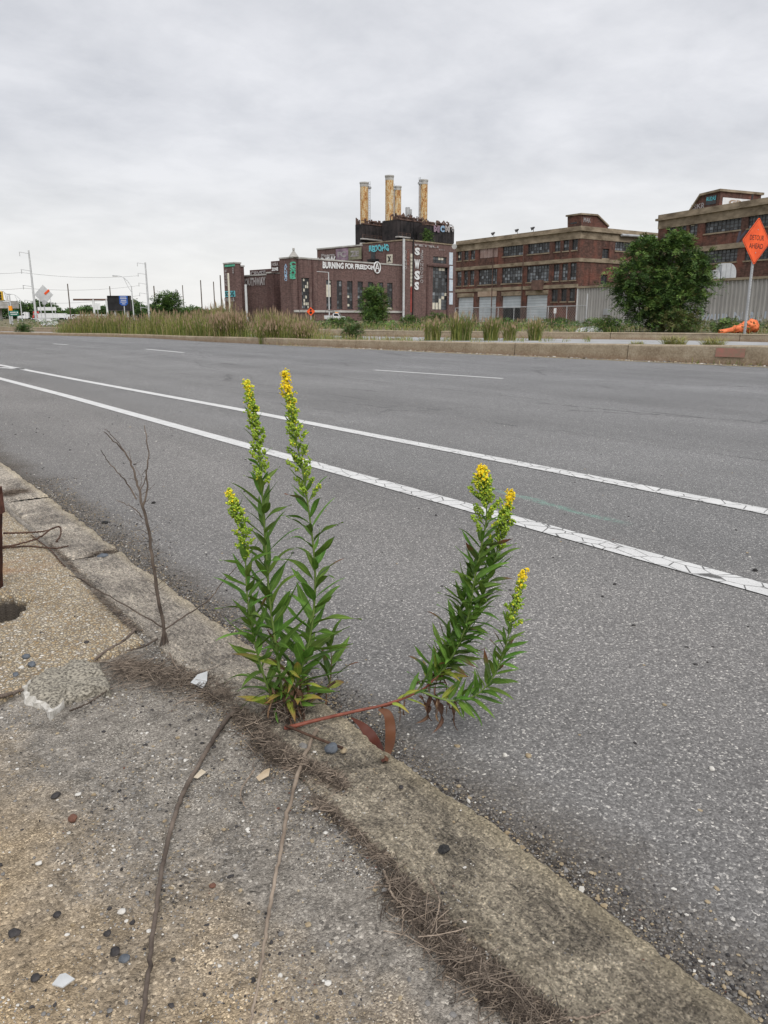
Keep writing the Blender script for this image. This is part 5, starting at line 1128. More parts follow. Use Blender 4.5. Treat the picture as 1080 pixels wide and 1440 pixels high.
# ================================================================== VEGETATION IN THE DISTANCE
GR = [M2('leaf_dark_green', (0.022,0.048,0.014), (0.045,0.085,0.024), 2, 0.6), M2('leaf_mid_green', (0.045,0.095,0.020), (0.080,0.145,0.035), 2, 0.6),
      M2('leaf_light_green', (0.095,0.165,0.030), (0.14,0.22,0.05), 2, 0.6), M2('leaf_olive', (0.075,0.085,0.025), (0.12,0.12,0.04), 2, 0.7)]
GRASS = [M2('grass_green', (0.075,0.115,0.022), (0.13,0.18,0.045), 3, 0.7), M2('grass_yellow_green', (0.19,0.21,0.045), (0.28,0.28,0.075), 3, 0.7),
         M2('grass_straw', (0.30,0.25,0.12), (0.42,0.35,0.19), 3, 0.8), M2('seedhead_brown', (0.21,0.14,0.085), (0.34,0.25,0.17), 3, 0.9)]
rng = np.random.default_rng(5)
def rodrigues(v, k, a):
    c, s = np.cos(a)[:, None], np.sin(a)[:, None]; return v*c + np.cross(k, v)*s + k*(np.sum(k*v, 1)[:, None])*(1-c)
def unit(v): return v/np.maximum(np.linalg.norm(v, axis=1), 1e-9)[:, None]
def fronds(name, C, Dr, L, leaflets, lw, mats, probs, parent=None, droop=0.35, **kw):
    """compound leaves: a drooping rachis with paired leaflets, each a kite of two triangles"""
    n = len(C); side = unit(np.cross(Dr, np.array([[0,0,1.0]]) + rng.normal(0, .25, (n,3)))); up = np.cross(side, Dr)
    V = []; Fc = []; mi = []; base = 0; m_ = rng.choice(len(mats), n, p=probs)
    for k in range(leaflets):
        t = (k+1)/(leaflets); s_ = 1 if k % 2 else -1
        p = C + Dr*(L*t)[:, None] + np.array([0,0,-1.0])*(L*droop*t*t)[:, None]
        d = unit(side*s_*0.9 + Dr*0.55 + up*rng.normal(0.0, .25, (n,1)) + np.array([0,0,-0.25])); w = unit(np.cross(d, up + rng.normal(0,.35,(n,3))))
        l = (L*lw*(1.15-0.4*t))[:, None]
        q = np.stack([p, p+d*l*0.45+w*l*0.17, p+d*l, p+d*l*0.45-w*l*0.17], 1).reshape(-1, 3)
        V.append(q); Fc.append(np.arange(n*4).reshape(n,4)+base); base += n*4; mi.append(m_)
    me = npmesh(name, np.concatenate(V), np.concatenate(Fc), mats, np.concatenate(mi)); return mobj(name, me, parent, **kw)
def blobs_pts(blobs, n, shell=0.55):
    w = np.array([b[3]*b[4]*b[5] for b in blobs])**0.67; w /= w.sum(); ix = rng.choice(len(blobs), n, p=w); B = np.array(blobs)[ix]
    d = unit(rng.normal(0,1,(n,3))); r = (shell + (1-shell)*rng.random(n))**0.8; r *= 1+rng.normal(0,.07,n)
    return B[:, :3] + d*B[:, 3:6]*r[:, None], d
def limb(mb, a, b, r0, r1, seed):
    r_ = random.Random(seed); a, b = Vector(a), Vector(b); n = 5; L = (b-a).length
    pts = [a.lerp(b, i/n) + (Vector((r_.uniform(-1,1), r_.uniform(-1,1), r_.uniform(-.5,.5)))*L*0.05 if 0 < i < n else Vector()) for i in range(n+1)]
    mb.tube(pts, [r0+(r1-r0)*i/n for i in range(n+1)], 6)
def tree(name, label, cat, base, blobs, n, L, leaflets, lw, probs, tr=0.1, trunk_h=0.3, group=None, droop=0.35, nl=10, mats=None):
    t = thing(name, label, cat, base, group); mb = MB(); bz = Vector(base); top = bz + Vector((0,0,trunk_h)); mb.tube([bz, top], [tr*1.25, tr], 8)
    for i in range(nl):
        b = blobs[i % len(blobs)]; q = bz + Vector(b[:3]) + Vector((random.uniform(-.5,.5)*b[3], random.uniform(-.5,.5)*b[4], random.uniform(-.1,.6)*b[5])); limb(mb, top, q, tr*0.6, tr*0.12, i)
    mb.build('trunk', BARK, t)
    C, d = blobs_pts(blobs, n); Dr = unit(d + rng.normal(0,.45,(n,3)) + np.array([0,0,0.25])); Ls = L*rng.uniform(.6,1.25,n)
    fronds('crown', C, Dr, Ls, leaflets, lw, mats or GR, probs, t, droop); return t
def rel(px, py, D, base): p = P(px, py, D); return (p.x-base[0], p.y-base[1], p.z-base[2])
# big bush in front of the shed
D = 36.5; b0 = P(930, 460, D); b0.z = verge_z; b0 = tuple(b0)
bl_ = []
for px, py, r in ((905,355,18),(930,352,14),(955,350,17),(975,368,16),(890,385,20),(925,385,26),(965,395,26),(985,400,14),(880,415,15),(900,430,22),(935,425,28),(970,425,22),(912,345,10),(950,340,9),(988,380,8),(872,400,9),(918,448,16),(940,405,30)):
    q = rel(px, py, D + random.uniform(-0.9, 0.9), b0); rr_ = r/1095*D*0.80; bl_.append((*q, rr_, rr_, rr_))
def shoots(blobs, n, seed, L0=0.4, L1=1.0, k=9):
    r_ = np.random.default_rng(seed); C = []; Dd_ = []
    B = np.array(blobs); ix = r_.integers(0, len(B), n); d = unit(r_.normal(0,1,(n,3))+np.array([0,0,.35])); d[:, 2] = np.abs(d[:, 2])*0.9-0.12
    st = B[ix, :3] + d*B[ix, 3:6]*0.75; L = r_.uniform(L0, L1, n)
    for j in range(k):
        t = (j+1)/k; p = st + d*(L*t)[:, None] + np.array([0,0,-1.0])*(0.25*L*t*t)[:, None]; C.append(p); Dd_.append(unit(d + r_.normal(0,.55,(n,3)) + np.array([0,0,-0.15])))
    return np.concatenate(C), np.concatenate(Dd_)
bb = tree('big_bush', 'large dark green bushy tree in front of the corrugated shed', 'tree', b0, bl_, 4600, 0.34, 10, 0.42, [0.42,0.38,0.12,0.08], 0.13, 0.25, nl=18)
C, Dr = shoots(bl_, 330, 11); n = len(C)
fronds('crown_shoots', C, Dr, 0.28*rng.uniform(.6,1.2,n), 8, 0.5, GR, [0.10,0.34,0.48,0.08], bb, 0.3)
# feathery shrub at its foot
def clump(name, label, cat, px, py, D, w_px, h_px, n, L, probs, z0=verge_z, group=None, leaflets=6, lw=0.45, droop=0.3):
    b = P(px, py, D); b.z = z0; w = w_px/1095*D; h = h_px/1060*D; bl = []
    for i in range(7): bl.append((random.uniform(-.32,.32)*w, random.uniform(-.3,.3)*w, h*random.uniform(.25,.62), w*random.uniform(.18,.3), w*random.uniform(.18,.3), h*random.uniform(.25,.42)))
    return tree(name, label, cat, tuple(b), bl, n, L, leaflets, lw, probs, 0.03, h*0.2, group, droop, 6)
clump('feathery_weed', 'greyish brown feathery weed at the foot of the big bush', 'shrub', 950, 452, 35.5, 70, 34, 1400, 0.22, [0.1,0.1,0.15,0.65])
clump('small_tree', 'bright green young tree before the power station windows', 'tree', 521, 452, 58, 46, 58, 1500, 0.42, [0.2,0.42,0.33,0.05], leaflets=8)
clump('roof_sapling', 'small green sapling growing on the black boiler casing', 'tree', 600.5, 345, dist(S3[0].p(S3[0].uz(600,338)[0],0))-2.0, 12, 16, 220, 1.3, [0.2,0.5,0.3,0], z0=S3[3])
clump('young_tree', 'dark green spreading tree left of the power station behind the grass', 'tree', 234, 440, 72, 44, 50, 1300, 0.5, [0.45,0.4,0.15,0], leaflets=8)
clump('young_tree', 'lower light green tree right beside the dark spreading tree', 'tree', 262, 442, 75, 28, 26, 600, 0.5, [0.15,0.45,0.35,0.05], leaflets=8)
clump('round_shrub', 'round dark olive shrub at the right end of the long grass', 'shrub', 493, 471, 31, 30, 22, 900, 0.16, [0.3,0.35,0.05,0.3], z0=0.0)
clump('round_shrub', 'small dark green shrub at the far left behind the divider', 'shrub', 32, 464, 46, 22, 12, 500, 0.2, [0.5,0.35,0.1,0.05], z0=0.0)
for i, (px, w, h, lab) in enumerate(((575,34,18,'low green shrub right of the young tree before the power station'),(612,40,20,'low green shrub in front of the white pipe of the power station'),(480,36,14,'low green shrub under the service truck'),(845,60,18,'scrubby green weeds at the left foot of the big bush'),(1010,70,16,'green creeping weeds between the big bush and the orange tarp'),(700,60,12,'low weeds before the loading shutters'),(780,60,14,'yellow green weeds before the chain-link fence'))):
    clump('low_shrub', lab, 'shrub', px, 452, 52 if i < 3 or i > 4 else 36, w, h, 700, 0.24, [0.22,0.38,0.2,0.2], group='low scrub on the far verge')
# far woodland on the left horizon
n = 9000; D_ = rng.uniform(520, 580, n); px_ = rng.uniform(-60, 330, n)
hpx = 15 + 5*np.sin(px_/23) + 3*np.sin(px_/9.1+1) + 2*np.sin(px_/3.7); hpx *= np.where(px_ > 280, 0.5, 1)
C = np.array([tuple(P(a, 440, d)) for a, d in zip(px_, D_)]); C[:, 2] = rng.random(n)**0.75*hpx/1060*D_ + 0.5
fronds('far_woodland', C, unit(rng.normal(0,1,(n,3))+np.array([0,0,.4])), rng.uniform(2.2,4.0,n), 5, 0.7, GR, [0.55,0.35,0.05,0.05], None, kind='stuff')
# ---- grasses
def blades(name, base, h, lean, w, mats, mi, parent=None, seed_frac=0.0, **kw):
    n = len(base); a = rng.uniform(0, 2*pi, n); d = np.stack([np.cos(a), np.sin(a), 0*a], 1); s_ = np.stack([-np.sin(a+rng.normal(0,.6,n)), np.cos(a), 0*a], 1)
    ts = [0, 0.4, 0.75, 1.0]; ws = [1, 0.85, 0.55, 0.05]; V = []
    for t, ww in zip(ts, ws):
        p = base + d*(lean*h*t**2)[:, None] + np.array([0,0,1.0])*(h*(t-0.18*lean*t*t))[:, None]; V += [p - s_*(w*ww)[:, None], p + s_*(w*ww)[:, None]]
    V = np.stack(V, 1).reshape(-1, 3); F1 = np.array([[0,1,3,2],[2,3,5,4],[4,5,7,6]]); Fc = (np.arange(n)[:, None, None]*8 + F1).reshape(-1, 4); M_ = np.repeat(mi, 3)
    if seed_frac:
        k = np.where(rng.random(n) < seed_frac)[0]; tip = base[k] + d[k]*(lean[k]*h[k])[:, None] + np.array([0,0,1.0])*(h[k]*(1-0.18*lean[k]))[:, None]; b0_ = len(V)
        hh = (h[k]*0.14)[:, None]; sw = (w[k]*2.6)[:, None]; dn = np.array([0,0,-1.0])*hh
        q = np.stack([tip+np.array([0,0,.2])*hh, tip+dn*0.5+s_[k]*sw, tip+dn*1.3, tip+dn*0.5-s_[k]*sw], 1).reshape(-1, 3); V = np.concatenate([V, q]); Fc = np.concatenate([Fc, np.arange(len(k)*4).reshape(-1,4)+b0_]); M_ = np.concatenate([M_, np.full(len(k), 3)])
    return mobj(name, npmesh(name, V, Fc, mats, M_), parent, **kw)
def along(path, s):
    cum = np.concatenate([[0], np.cumsum([math.dist(a, b) for a, b in zip(path[:-1], path[1:])])]); i = np.clip(np.searchsorted(cum, s)-1, 0, len(path)-2)
    k = ((s-cum[i])/(cum[i+1]-cum[i]))[:, None]; A = np.array(path)[i]; B = np.array(path)[i+1]; d = (B-A)/np.linalg.norm(B-A, axis=1)[:, None]; nn_ = np.stack([d[:,1], -d[:,0]], 1); nn_ *= np.sign(nn_[:, :1]); return A*(1-k)+B*k, nn_, cum
# long grass on the strip behind the divider (photo columns 60..505)
pa = [tuple(G(*q)[:2]) for q in ((510,490.5),(400,485.5),(300,481),(200,475),(100,472.3),(62,471.5))]
tot = sum(math.dist(a, b) for a, b in zip(pa[:-1], pa[1:])); n = 36000; s_ = rng.random(n)*tot; q, nn_, cum = along(pa, s_); off = 0.35 + 2.4*rng.random(n)
B = np.concatenate([q + nn_*off[:, None], np.full((n,1), 0.05)], 1)
dens = np.array([mnoise.noise(Vector((x*0.55, y*0.55, 1.0))) for x, y in B[:, :2]]); dfr = np.array([dist(Vector(b)) for b in B]); keep = rng.random(n) < np.clip(0.62 + dens*1.4, 0.05, 1); B = B[keep]; dens = dens[keep]; dfr = dfr[keep]; n = len(B)
pxs = 540 + 1095*(B[:, 0]*cos(YAW) - B[:, 1]*sin(YAW))/dfr
hp = np.interp(pxs, [60, 90, 120, 200, 235, 290, 300, 345, 352, 362, 440, 447, 500], [14, 18, 25, 29, 33, 33, 38, 38, 14, 37, 34, 20, 13])
h = hp/1060*dfr*(0.95 + 0.75*dens)*rng.uniform(0.45, 1.1, n)
thin = rng.random(n) < np.interp(pxs, [340, 347, 358, 362, 442, 450], [1, .25, .25, 1, 1, .5]); B, h, dfr, dens = B[thin], h[thin], dfr[thin], dens[thin]; n = len(B)
blades('long_grass', B, h, rng.uniform(0.05, 0.5, n), 0.0065*(dfr/30)*rng.uniform(.7,1.3,n), GRASS, rng.choice(4, n, p=[0.38,0.44,0.15,0.03]), seed_frac=0.22, kind='stuff')
# single tufts one can count on the divider strip
def tuft(px, D, w_px, h_px, n, label, mix=(0.45,0.40,0.13,0.02), z0=0.0, seed=0.25, name='grass_tuft', group='tall grass tufts behind the divider', bw=0.006, lean=(0.05,0.75)):
    b = P(px, 478, D); w = w_px/1095*D/2; h = h_px/1060*D; r_ = np.sqrt(rng.random(n))*w*0.8; a = rng.uniform(0, 2*pi, n)
    B = np.stack([r_*np.cos(a), r_*np.sin(a), np.zeros(n)], 1); t = blades(name, B, h*rng.uniform(.5,1.05,n), rng.uniform(*lean, n), bw*rng.uniform(.7,1.3,n), GRASS, rng.choice(4, n, p=mix), seed_frac=seed)
    t.location = (b.x, b.y, z0); t['label'] = label; t['category'] = 'grass'; t['group'] = group; return t
for px, D, w, h, n, lab in ((608,20.5,28,33,520,'leftmost tall green grass tuft on the strip before the power station'),(648,20.2,36,40,750,'widest tall grass tuft before the leftmost loading shutter'),(690,19.8,26,34,520,'tall grass tuft before the second loading shutter'),
        (716,19.6,22,27,360,'shorter grass tuft before the half-open loading bay'),(752,19.3,22,34,420,'rightmost tall grass tuft on the strip before the warehouse'),(322,30,50,40,950,'tall brownish grass tuft standing out before the power station tower'),(382,27.5,46,36,800,'tall grass tuft before the end of the power station side wing'),(425,26.5,30,32,520,'tall grass tuft left of the small orange diamond sign')):
    D = dist(G(px, 479.0)) if px > 600 else D; tuft(px, D, w, h, n, lab, mix=(0.45,0.40,0.13,0.02) if px > 600 else (0.38,0.3,0.18,0.14), seed=0.2 if px > 600 else 0.6, bw=0.0055*D/20)
for px, D, w, h, n, lab in ((948,15.8,32,14,420,'low yellow grass cushion left of the red paint on the divider'),(1003,15.0,30,13,400,'low yellow grass cushion right above the red paint on the divider'),(897,16.6,20,7,200,'smallest yellow grass cushion behind the divider')):
    D = dist(G(px, 498.2+(px-690)*0.0444))+0.75; tuft(px, D, w*1.2, h*1.5, n, lab, mix=(0.03,0.72,0.25,0), z0=0.27, seed=0.0, name='grass_cushion', group='yellow grass cushions behind the divider', bw=0.0045, lean=(0.5,1.4))
# ragged weeds: on the verge and at the foot of kerbs
n = 15000; xx = rng.uniform(500, 1100, n); dd = rng.uniform(0.3, 22, n)**1.0
pk = [tuple(v) for v in K2[1:10]]; tot = sum(math.dist(a, b) for a, b in zip(pk[:-1], pk[1:])); s_ = rng.random(n)*tot; q, nn_, cum = along(pk, s_)
B = np.concatenate([q + nn_*(0.35+dd*0.75)[:, None], np.full((n,1), verge_z)], 1); nzv = np.array([mnoise.noise(Vector((x*0.25, y*0.25, 4.0))) for x, y in B[:, :2]])
okm = rng.random(n) < np.clip(0.55+nzv*1.5, 0.03, 1); B = B[okm]; nzv = nzv[okm]; n = len(B)
dfr = np.array([dist(Vector(b)) for b in B])
blades('verge_weeds', B, (0.34+0.5*np.maximum(nzv,0))*rng.uniform(.35,1.2,n), rng.uniform(.1,1.0,n), 0.0075*(dfr/32)*rng.uniform(.7,1.5,n), GRASS, rng.choice(4, n, p=[0.42,0.30,0.20,0.08]), seed_frac=0.25, kind='stuff')
n = 2600; C, _ = None, None
s_ = rng.random(n)*tot; q, nn_, cum = along(pk, s_); C = np.concatenate([q + nn_*(0.5+rng.random((n,1))*9), np.full((n,1), verge_z+0.05)], 1); C[:, 2] += rng.random(n)*0.35
fronds('verge_leafy_weeds', C, unit(rng.normal(0,1,(n,3))+np.array([0,0,1.0])), rng.uniform(.15,.4,n), 5, 0.5, GR, [0.2,0.4,0.25,0.15], None, kind='stuff')
# leafy things along the divider foot on the left, weeds in the joints
n = 900; pj = [tuple(v) for v in K1[2:11]]; tot2 = sum(math.dist(a, b) for a, b in zip(pj[:-1], pj[1:])); s_ = rng.random(n)*tot2; q, nn_, cum = along(pj, s_)
gsel = (np.sin(s_*1.3)+np.sin(s_*0.37+2)) > 0.9; q = q[gsel]; nn_ = nn_[gsel]; n = len(q); B = np.concatenate([q - nn_*rng.uniform(0.0,0.12,(n,1)), np.full((n,1), 0.0)], 1)
blades('kerb_foot_weeds', B, rng.uniform(.03,.16,n), rng.uniform(.2,1.3,n), np.full(n, .005), GRASS, rng.choice(4, n, p=[0.25,0.2,0.35,0.2]), kind='stuff')
n = 2600; xx = rng.uniform(505, 830, n); yy = rng.uniform(476.8, 481.5, n); B = np.array([tuple(G(a, b, 0.0)) for a, b in zip(xx, yy)]); nv = np.array([mnoise.noise(Vector((a*.05, 2.0, 5.0))) for a in xx]); k = rng.random(n) < np.clip(.3+1.6*nv, 0, 1); B = B[k]; nv = nv[k]; n = len(B)
blades('strip_weeds', B, (.10+.35*np.maximum(nv,0))*rng.uniform(.4,1.3,n), rng.uniform(.2,1.2,n), np.full(n, .007), GRASS, rng.choice(4, n, p=[.35,.38,.2,.07]), seed_frac=.1, kind='stuff')
# tarp heap
c0 = P(1045, 464, 31.5); t = thing('orange_tarp', 'crumpled orange tarp heap lying below the orange diamond sign', 'tarp', (c0.x, c0.y, verge_z))
path = [(1011,466.5,2.2),(1018,466,3.2),(1026,464.5,2.6),(1032,463.5,5.0),(1040,462,5.5),(1046,459.5,6.5),(1053,458.5,8.0),(1060,458,8.5),(1064,460,6.5)]
pts = [P(x, y, 31.5) for x, y, r in path]; V = []; nseg = 22
for i in range(len(path)*4-3):
    k = i/4; j = min(int(k), len(path)-2); f_ = k-j; p = pts[j].lerp(pts[j+1], f_); r = (path[j][2]*(1-f_)+path[j+1][2]*f_)/1060*31.5
    for a in range(nseg):
        w = 2*pi*a/nseg; rr_ = r*(1+0.22*abs(mnoise.noise(Vector((cos(w)*5, sin(w)*5, i*1.1))))*2-0.15+0.38*mnoise.noise(Vector((cos(w)*2.4, sin(w)*2.4, i*0.55)))+0.12*sin(5*w+i)); V.append((p.x + FW.x*cos(w)*rr_*1.3, p.y + FW.y*cos(w)*rr_*1.3, max(p.z + sin(w)*rr_, verge_z)))
nr = len(path)*4-3; Fs = [(i*nseg+a, i*nseg+(a+1) % nseg, (i+1)*nseg+(a+1) % nseg, (i+1)*nseg+a) for i in range(nr-1) for a in range(nseg)]
V = np.array(V) - np.array([c0.x, c0.y, verge_z]); mobj('tarp_sheet', npmesh('tarp_sheet', V, Fs, TARP, smooth=True), t)
def heap(px, py, D, w, h, mat, name, label, cat, z0):
    c = P(px, py, D); V = []; n, m_ = 20, 7
    for j in range(m_):
        ph = j/(m_-1)*pi/2
        for i in range(n): a = 2*pi*i/n; r = (1+0.3*mnoise.noise(Vector((cos(a)*2+px, sin(a)*2, j*.7)))); V.append((w*cos(a)*cos(ph)*r, w*0.6*sin(a)*cos(ph)*r, h*sin(ph)*r))
    Fs = [(j*n+i, j*n+(i+1) % n, (j+1)*n+(i+1) % n, (j+1)*n+i) for j in range(m_-1) for i in range(n)]
    o = mobj(name, npmesh(name, V, Fs, mat, smooth=False), None, label=label, category=cat); o.location = (c.x, c.y, z0); o.rotation_euler = (0,0,-YAW); return o
heap(829, 463, 36, 0.62, 0.24, WHITE, 'plastic_bag', 'crumpled white plastic bag on the verge left of the big bush', 'bag', verge_z)
heap(728, 478, 26, 0.22, 0.06, BLKP, 'black_rag', 'flat black rag lying between the two rightmost grass tufts', 'rag', 0.0)
heap(655, 478, 26, 0.09, 0.05, M2('blue_litter', (0.05,0.08,0.2),(0.08,0.12,0.3),2), 'blue_litter', 'tiny blue scrap of litter at the foot of the grass tufts', 'litter', 0.0)

# ================================================================== FOREGROUND: GOLDENROD
LG = [m_leaf('goldenrod_leaf_green', (0.056,0.128,0.016), (0.100,0.190,0.028)), m_leaf('goldenrod_leaf_mid', (0.090,0.175,0.024), (0.145,0.245,0.042)),
      m_leaf('goldenrod_leaf_yellowing', (0.20,0.27,0.035), (0.34,0.39,0.07), (0.30,0.14,0.05)), m_leaf('goldenrod_leaf_red_tipped', (0.06,0.12,0.03), (0.10,0.15,0.04), (0.20,0.045,0.03))]
DEADL = m_leaf('withered_leaf', (0.075,0.038,0.024), (0.17,0.10,0.065)); REDL = m_leaf('rusty_red_leaf', (0.085,0.024,0.016), (0.15,0.055,0.032))
STEMG = M2('goldenrod_stem_green', (0.10,0.16,0.035), (0.16,0.22,0.06), 30, 0.5); STEMR = M2('goldenrod_stem_red', (0.14,0.040,0.028), (0.25,0.085,0.055), 40, 0.55, 0.4, 0.002)
STEMM = M2('goldenrod_stem_base', (0.10,0.070,0.030), (0.15,0.12,0.05), 30, 0.6)
BUDG = M2('bud_green', (0.17, 0.28, 0.025), (0.30, 0.42, 0.045), 60, 0.5); BUDY = M2('bud_yellow_green', (0.48, 0.50, 0.035), (0.62, 0.62, 0.05), 60, 0.5); BUDO = M2('flower_yellow', (0.80, 0.60, 0.015), (0.90, 0.72, 0.03), 60, 0.5)
def leaf_mesh(nm, mat, bend, twist=0.0, wav=0.0, wr=0.085, fold=0.30, n=9, seed=0):
    r_ = random.Random(seed); V = []; ang = 0; p = Vector((0,0,0))
    for i in range(n+1):
        t = i/n; w = wr*(math.sin(pi*min(1, t**0.75))**0.9)*(1-0.25*t) + 0.006*(1-t); tw = twist*t; a = -bend*t*t*1.2 + 0.25*sin(3*t+seed)*wav
        sy, sz = cos(tw)*w, sin(tw)*w; zz = fold*w
        V += [(p.x, p.y+sy, p.z+sz+zz+wav*0.02*sin(9*t+seed)), (p.x, p.y, p.z), (p.x, p.y-sy, p.z-sz+zz-wav*0.02*sin(8*t+seed))]
        ang = a; p = p + Vector((cos(ang), 0.02*sin(5*t+seed)*wav, sin(ang)))/n
    Fs = [(i*3+j, i*3+j+1, (i+1)*3+j+1, (i+1)*3+j) for i in range(n) for j in range(2)]
    me = bpy.data.meshes.new(nm); me.from_pydata(V, [], Fs); me.materials.append(mat); me.polygons.foreach_set('use_smooth', [True]*len(Fs)); me.update(); return me
LM = {m: [leaf_mesh('leaf', LG[m], b, tw, wv, wr, fo, seed=k) for k, (b, tw, wv, wr, fo) in enumerate(((0.25,0.1,0.2,0.105,0.30),(0.7,-0.3,0.9,0.090,0.4),(-0.30,0.15,0.4,0.115,0.25),(0.35,0.8,1.2,0.085,0.5),(1.1,0.2,0.8,0.10,0.35),(0.1,-0.6,1.0,0.095,0.6),(0.5,0.4,0.3,0.12,0.2)))] for m in range(4)}
DM = [leaf_mesh('leaf', DEADL, b, tw, wv, wr, 0.9, 12, seed=k) for k, (b, tw, wv, wr) in enumerate(((0.5,3.5,1.6,0.055),(1.0,-4.5,2.0,0.045),(0.2,2.0,1.8,0.06),(0.9,6.0,2.2,0.035)))]
def place_leaf(me, parent, pos, dr, L, roll=0.0, up=Vector((0,0,1)), wid=1.0, name='leaf'):
    dr = dr.normalized(); y = up.cross(dr); y = y.normalized() if y.length > 1e-3 else dr.orthogonal().normalized(); z = dr.cross(y); Rm = Matrix((dr, y, z)).transposed() @ Matrix.Rotation(roll, 3, 'X')
    o = bpy.data.objects.new(name, me); COL.objects.link(o); o.parent = parent; root = parent
    while root.parent: root = root.parent
    o.matrix_local = Matrix.Translation(pos - root.location) @ Rm.to_4x4() @ Matrix.Diagonal((L, L*wid, L, 1)); return o
def spline(pts, n):
    pts = [Vector(p) for p in pts]; q = [pts[0]*2-pts[1]] + pts + [pts[-1]*2-pts[-2]]; out = []
    for i in range(n+1):
        t = i/n*(len(pts)-1); k = min(int(t), len(pts)-2); f = t-k; a, b, c, d = q[k:k+4]
        out.append(0.5*((2*b)+(c-a)*f+(2*a-5*b+4*c-d)*f*f+(3*b-a-3*c+d)*f**3))
    return out
ICO = None
def ico():
    t = (1+5**.5)/2; V = [(-1,t,0),(1,t,0),(-1,-t,0),(1,-t,0),(0,-1,t),(0,1,t),(0,-1,-t),(0,1,-t),(t,0,-1),(t,0,1),(-t,0,-1),(-t,0,1)]
    Fs = [(0,11,5),(0,5,1),(0,1,7),(0,7,10),(0,10,11),(1,5,9),(5,11,4),(11,10,2),(10,7,6),(7,1,8),(3,9,4),(3,4,2),(3,2,6),(3,6,8),(3,8,9),(4,9,5),(2,4,11),(6,2,10),(8,6,7),(9,8,1)]
    return [Vector(v).normalized() for v in V], Fs
IV, IF = ico()
def bud(mb, p, d, r, L, mi):
    d = d.normalized(); a = d.orthogonal().normalized(); b = d.cross(a); mb.add([p + (a*v.x + b*v.y)*r + d*(v.z*L) for v in IV], IF, mi, True)
def floret(mb, p, d, r, mi, rn):
    d = d.normalized(); a = d.orthogonal().normalized(); b = d.cross(a); k = 7; ph = rn.random()*6
    for i in range(k):
        w = ph+2*pi*i/k; s_ = a*cos(w)+b*sin(w); c_ = a*-sin(w)+b*cos(w); e = p + s_*r + d*r*rn.uniform(.1,.7); mb.add([p, p+s_*r*0.5+c_*r*0.2+d*r*.25, e, p+s_*r*0.5-c_*r*0.2+d*r*.25], [(0,1,2,3)], mi)
    bud(mb, p+d*r*0.25, d, r*0.4, r*0.5, mi)
def goldenrod_stem(root, pts, rad, seed, spacing, L0, L1, L2, f_start, yellow, bare=0.0, mat=STEMG, spikes=True, dead=0.08, ymix=0.06, branchy=1.0, elev=(55, 25), tipf=1.0):
    rn = random.Random(seed); sp = spline(pts, 40); L = sum((b-a).length for a, b in zip(sp[:-1], sp[1:])); n = len(sp)
    mb = MB(); mb.tube(sp, [rad*(1-0.65*i/(n-1)) for i in range(n)], 8); st = mb.build('stem', mat, root)
    def at(t): k = min(int(t*(n-1)), n-2); f = t*(n-1)-k; return sp[k].lerp(sp[k+1], f), (sp[k+1]-sp[k]).normalized()
    s = bare*L + 0.004; k = rn.random()*10
    while s < L*(f_start + (1-f_start)*0.7 if spikes else 0.99):
        t = s/L; p, T = at(t); a = T.orthogonal().normalized(); b = T.cross(a); w = k*2.3999+rn.uniform(-.3,.3); rdl = a*cos(w)+b*sin(w)
        e = R(elev[0]*t + elev[1]*(1-t) + rn.uniform(-10, 10)); dr = rdl*cos(e) + T*sin(e)
        Lf = (L0*(1-t/0.45)+L1*(t/0.45)) if t < 0.45 else (L1*(1-(t-.45)/.55)+L2*((t-.45)/.55)); Lf *= rn.uniform(.78,1.2)*(1.0 if t < f_start else 0.62)
        low = t < bare+0.10
        if low and rn.random() < dead*5: me = rn.choice(DM); dr = (rdl*0.5+Vector((0,0,-1))*0.9); Lf *= 0.9
        else:
            q = rn.random(); m = 2 if (low and q < 0.45) else 3 if q < ymix*0.7+(0.15 if low else 0) else 1 if q < 0.40 else 0; me = rn.choice(LM[m])
        place_leaf(me, st, p + rdl*rad*0.5, dr, Lf, rn.uniform(-.5,.5), wid=rn.uniform(.8,1.1)); s += spacing*rn.uniform(.75,1.3)*(1.0 if t < f_start else 1.5); k += 1
    if spikes:
        s = f_start*L
        while s < L:
            t = s/L; tt = (t-f_start)/(1-f_start); p, T = at(min(t, .995)); a = T.orthogonal().normalized(); b = T.cross(a); w = k*2.3999; rdl = a*cos(w)+b*sin(w)
            bl2 = (0.024*(1-tt)**0.8+0.004)*branchy*rn.uniform(.5,1.3); d = (rdl*0.8+T*0.75+Vector((0,0,.15))).normalized(); q = p + d*bl2
            mb = MB(); mb.tube([p, q], [0.0007, 0.0005], 4, 0); nb = int(9+13*(bl2/0.02))
            yk = max(0, min(1, (tt-0.66)/0.2))*yellow
            for i in range(nb):
                f = rn.uniform(.35,1.05); off = Vector((rn.gauss(0,1), rn.gauss(0,1), rn.gauss(0,1))).normalized()*rn.uniform(.002,.0065); c = p + d*bl2*f + off; dd = (off.normalized()+d*0.8+Vector((0,0,.4)))
                if rn.random() < yk: floret(mb, c, dd, rn.uniform(.0026,.0038), 2, rn)
                else: bud(mb, c, dd, rn.uniform(.0016,.0024)*tipf, rn.uniform(.0021,.0031)*tipf, 0 if rn.random() > 0.06+max(0, tt-0.45)*1.5*min(1, yellow+0.3) else 1)
            mb.build('flower_cluster', [BUDG, BUDY, BUDO], st); s += 0.0070*rn.uniform(.7,1.3)*(1-0.5*tt); k += 1
    return st
ZS = 0.055
B0 = G(402, 1012, ZS); BD = dist(B0)
def Q(px, py, dd=0.0): return P(px, py, BD+dd)
gr = 'goldenrods rooted in the kerb joint'
g1 = thing('goldenrod_plant', 'upright left goldenrod of three tall leafy stems growing from the kerb joint', 'plant', (B0.x, B0.y, ZS), gr)
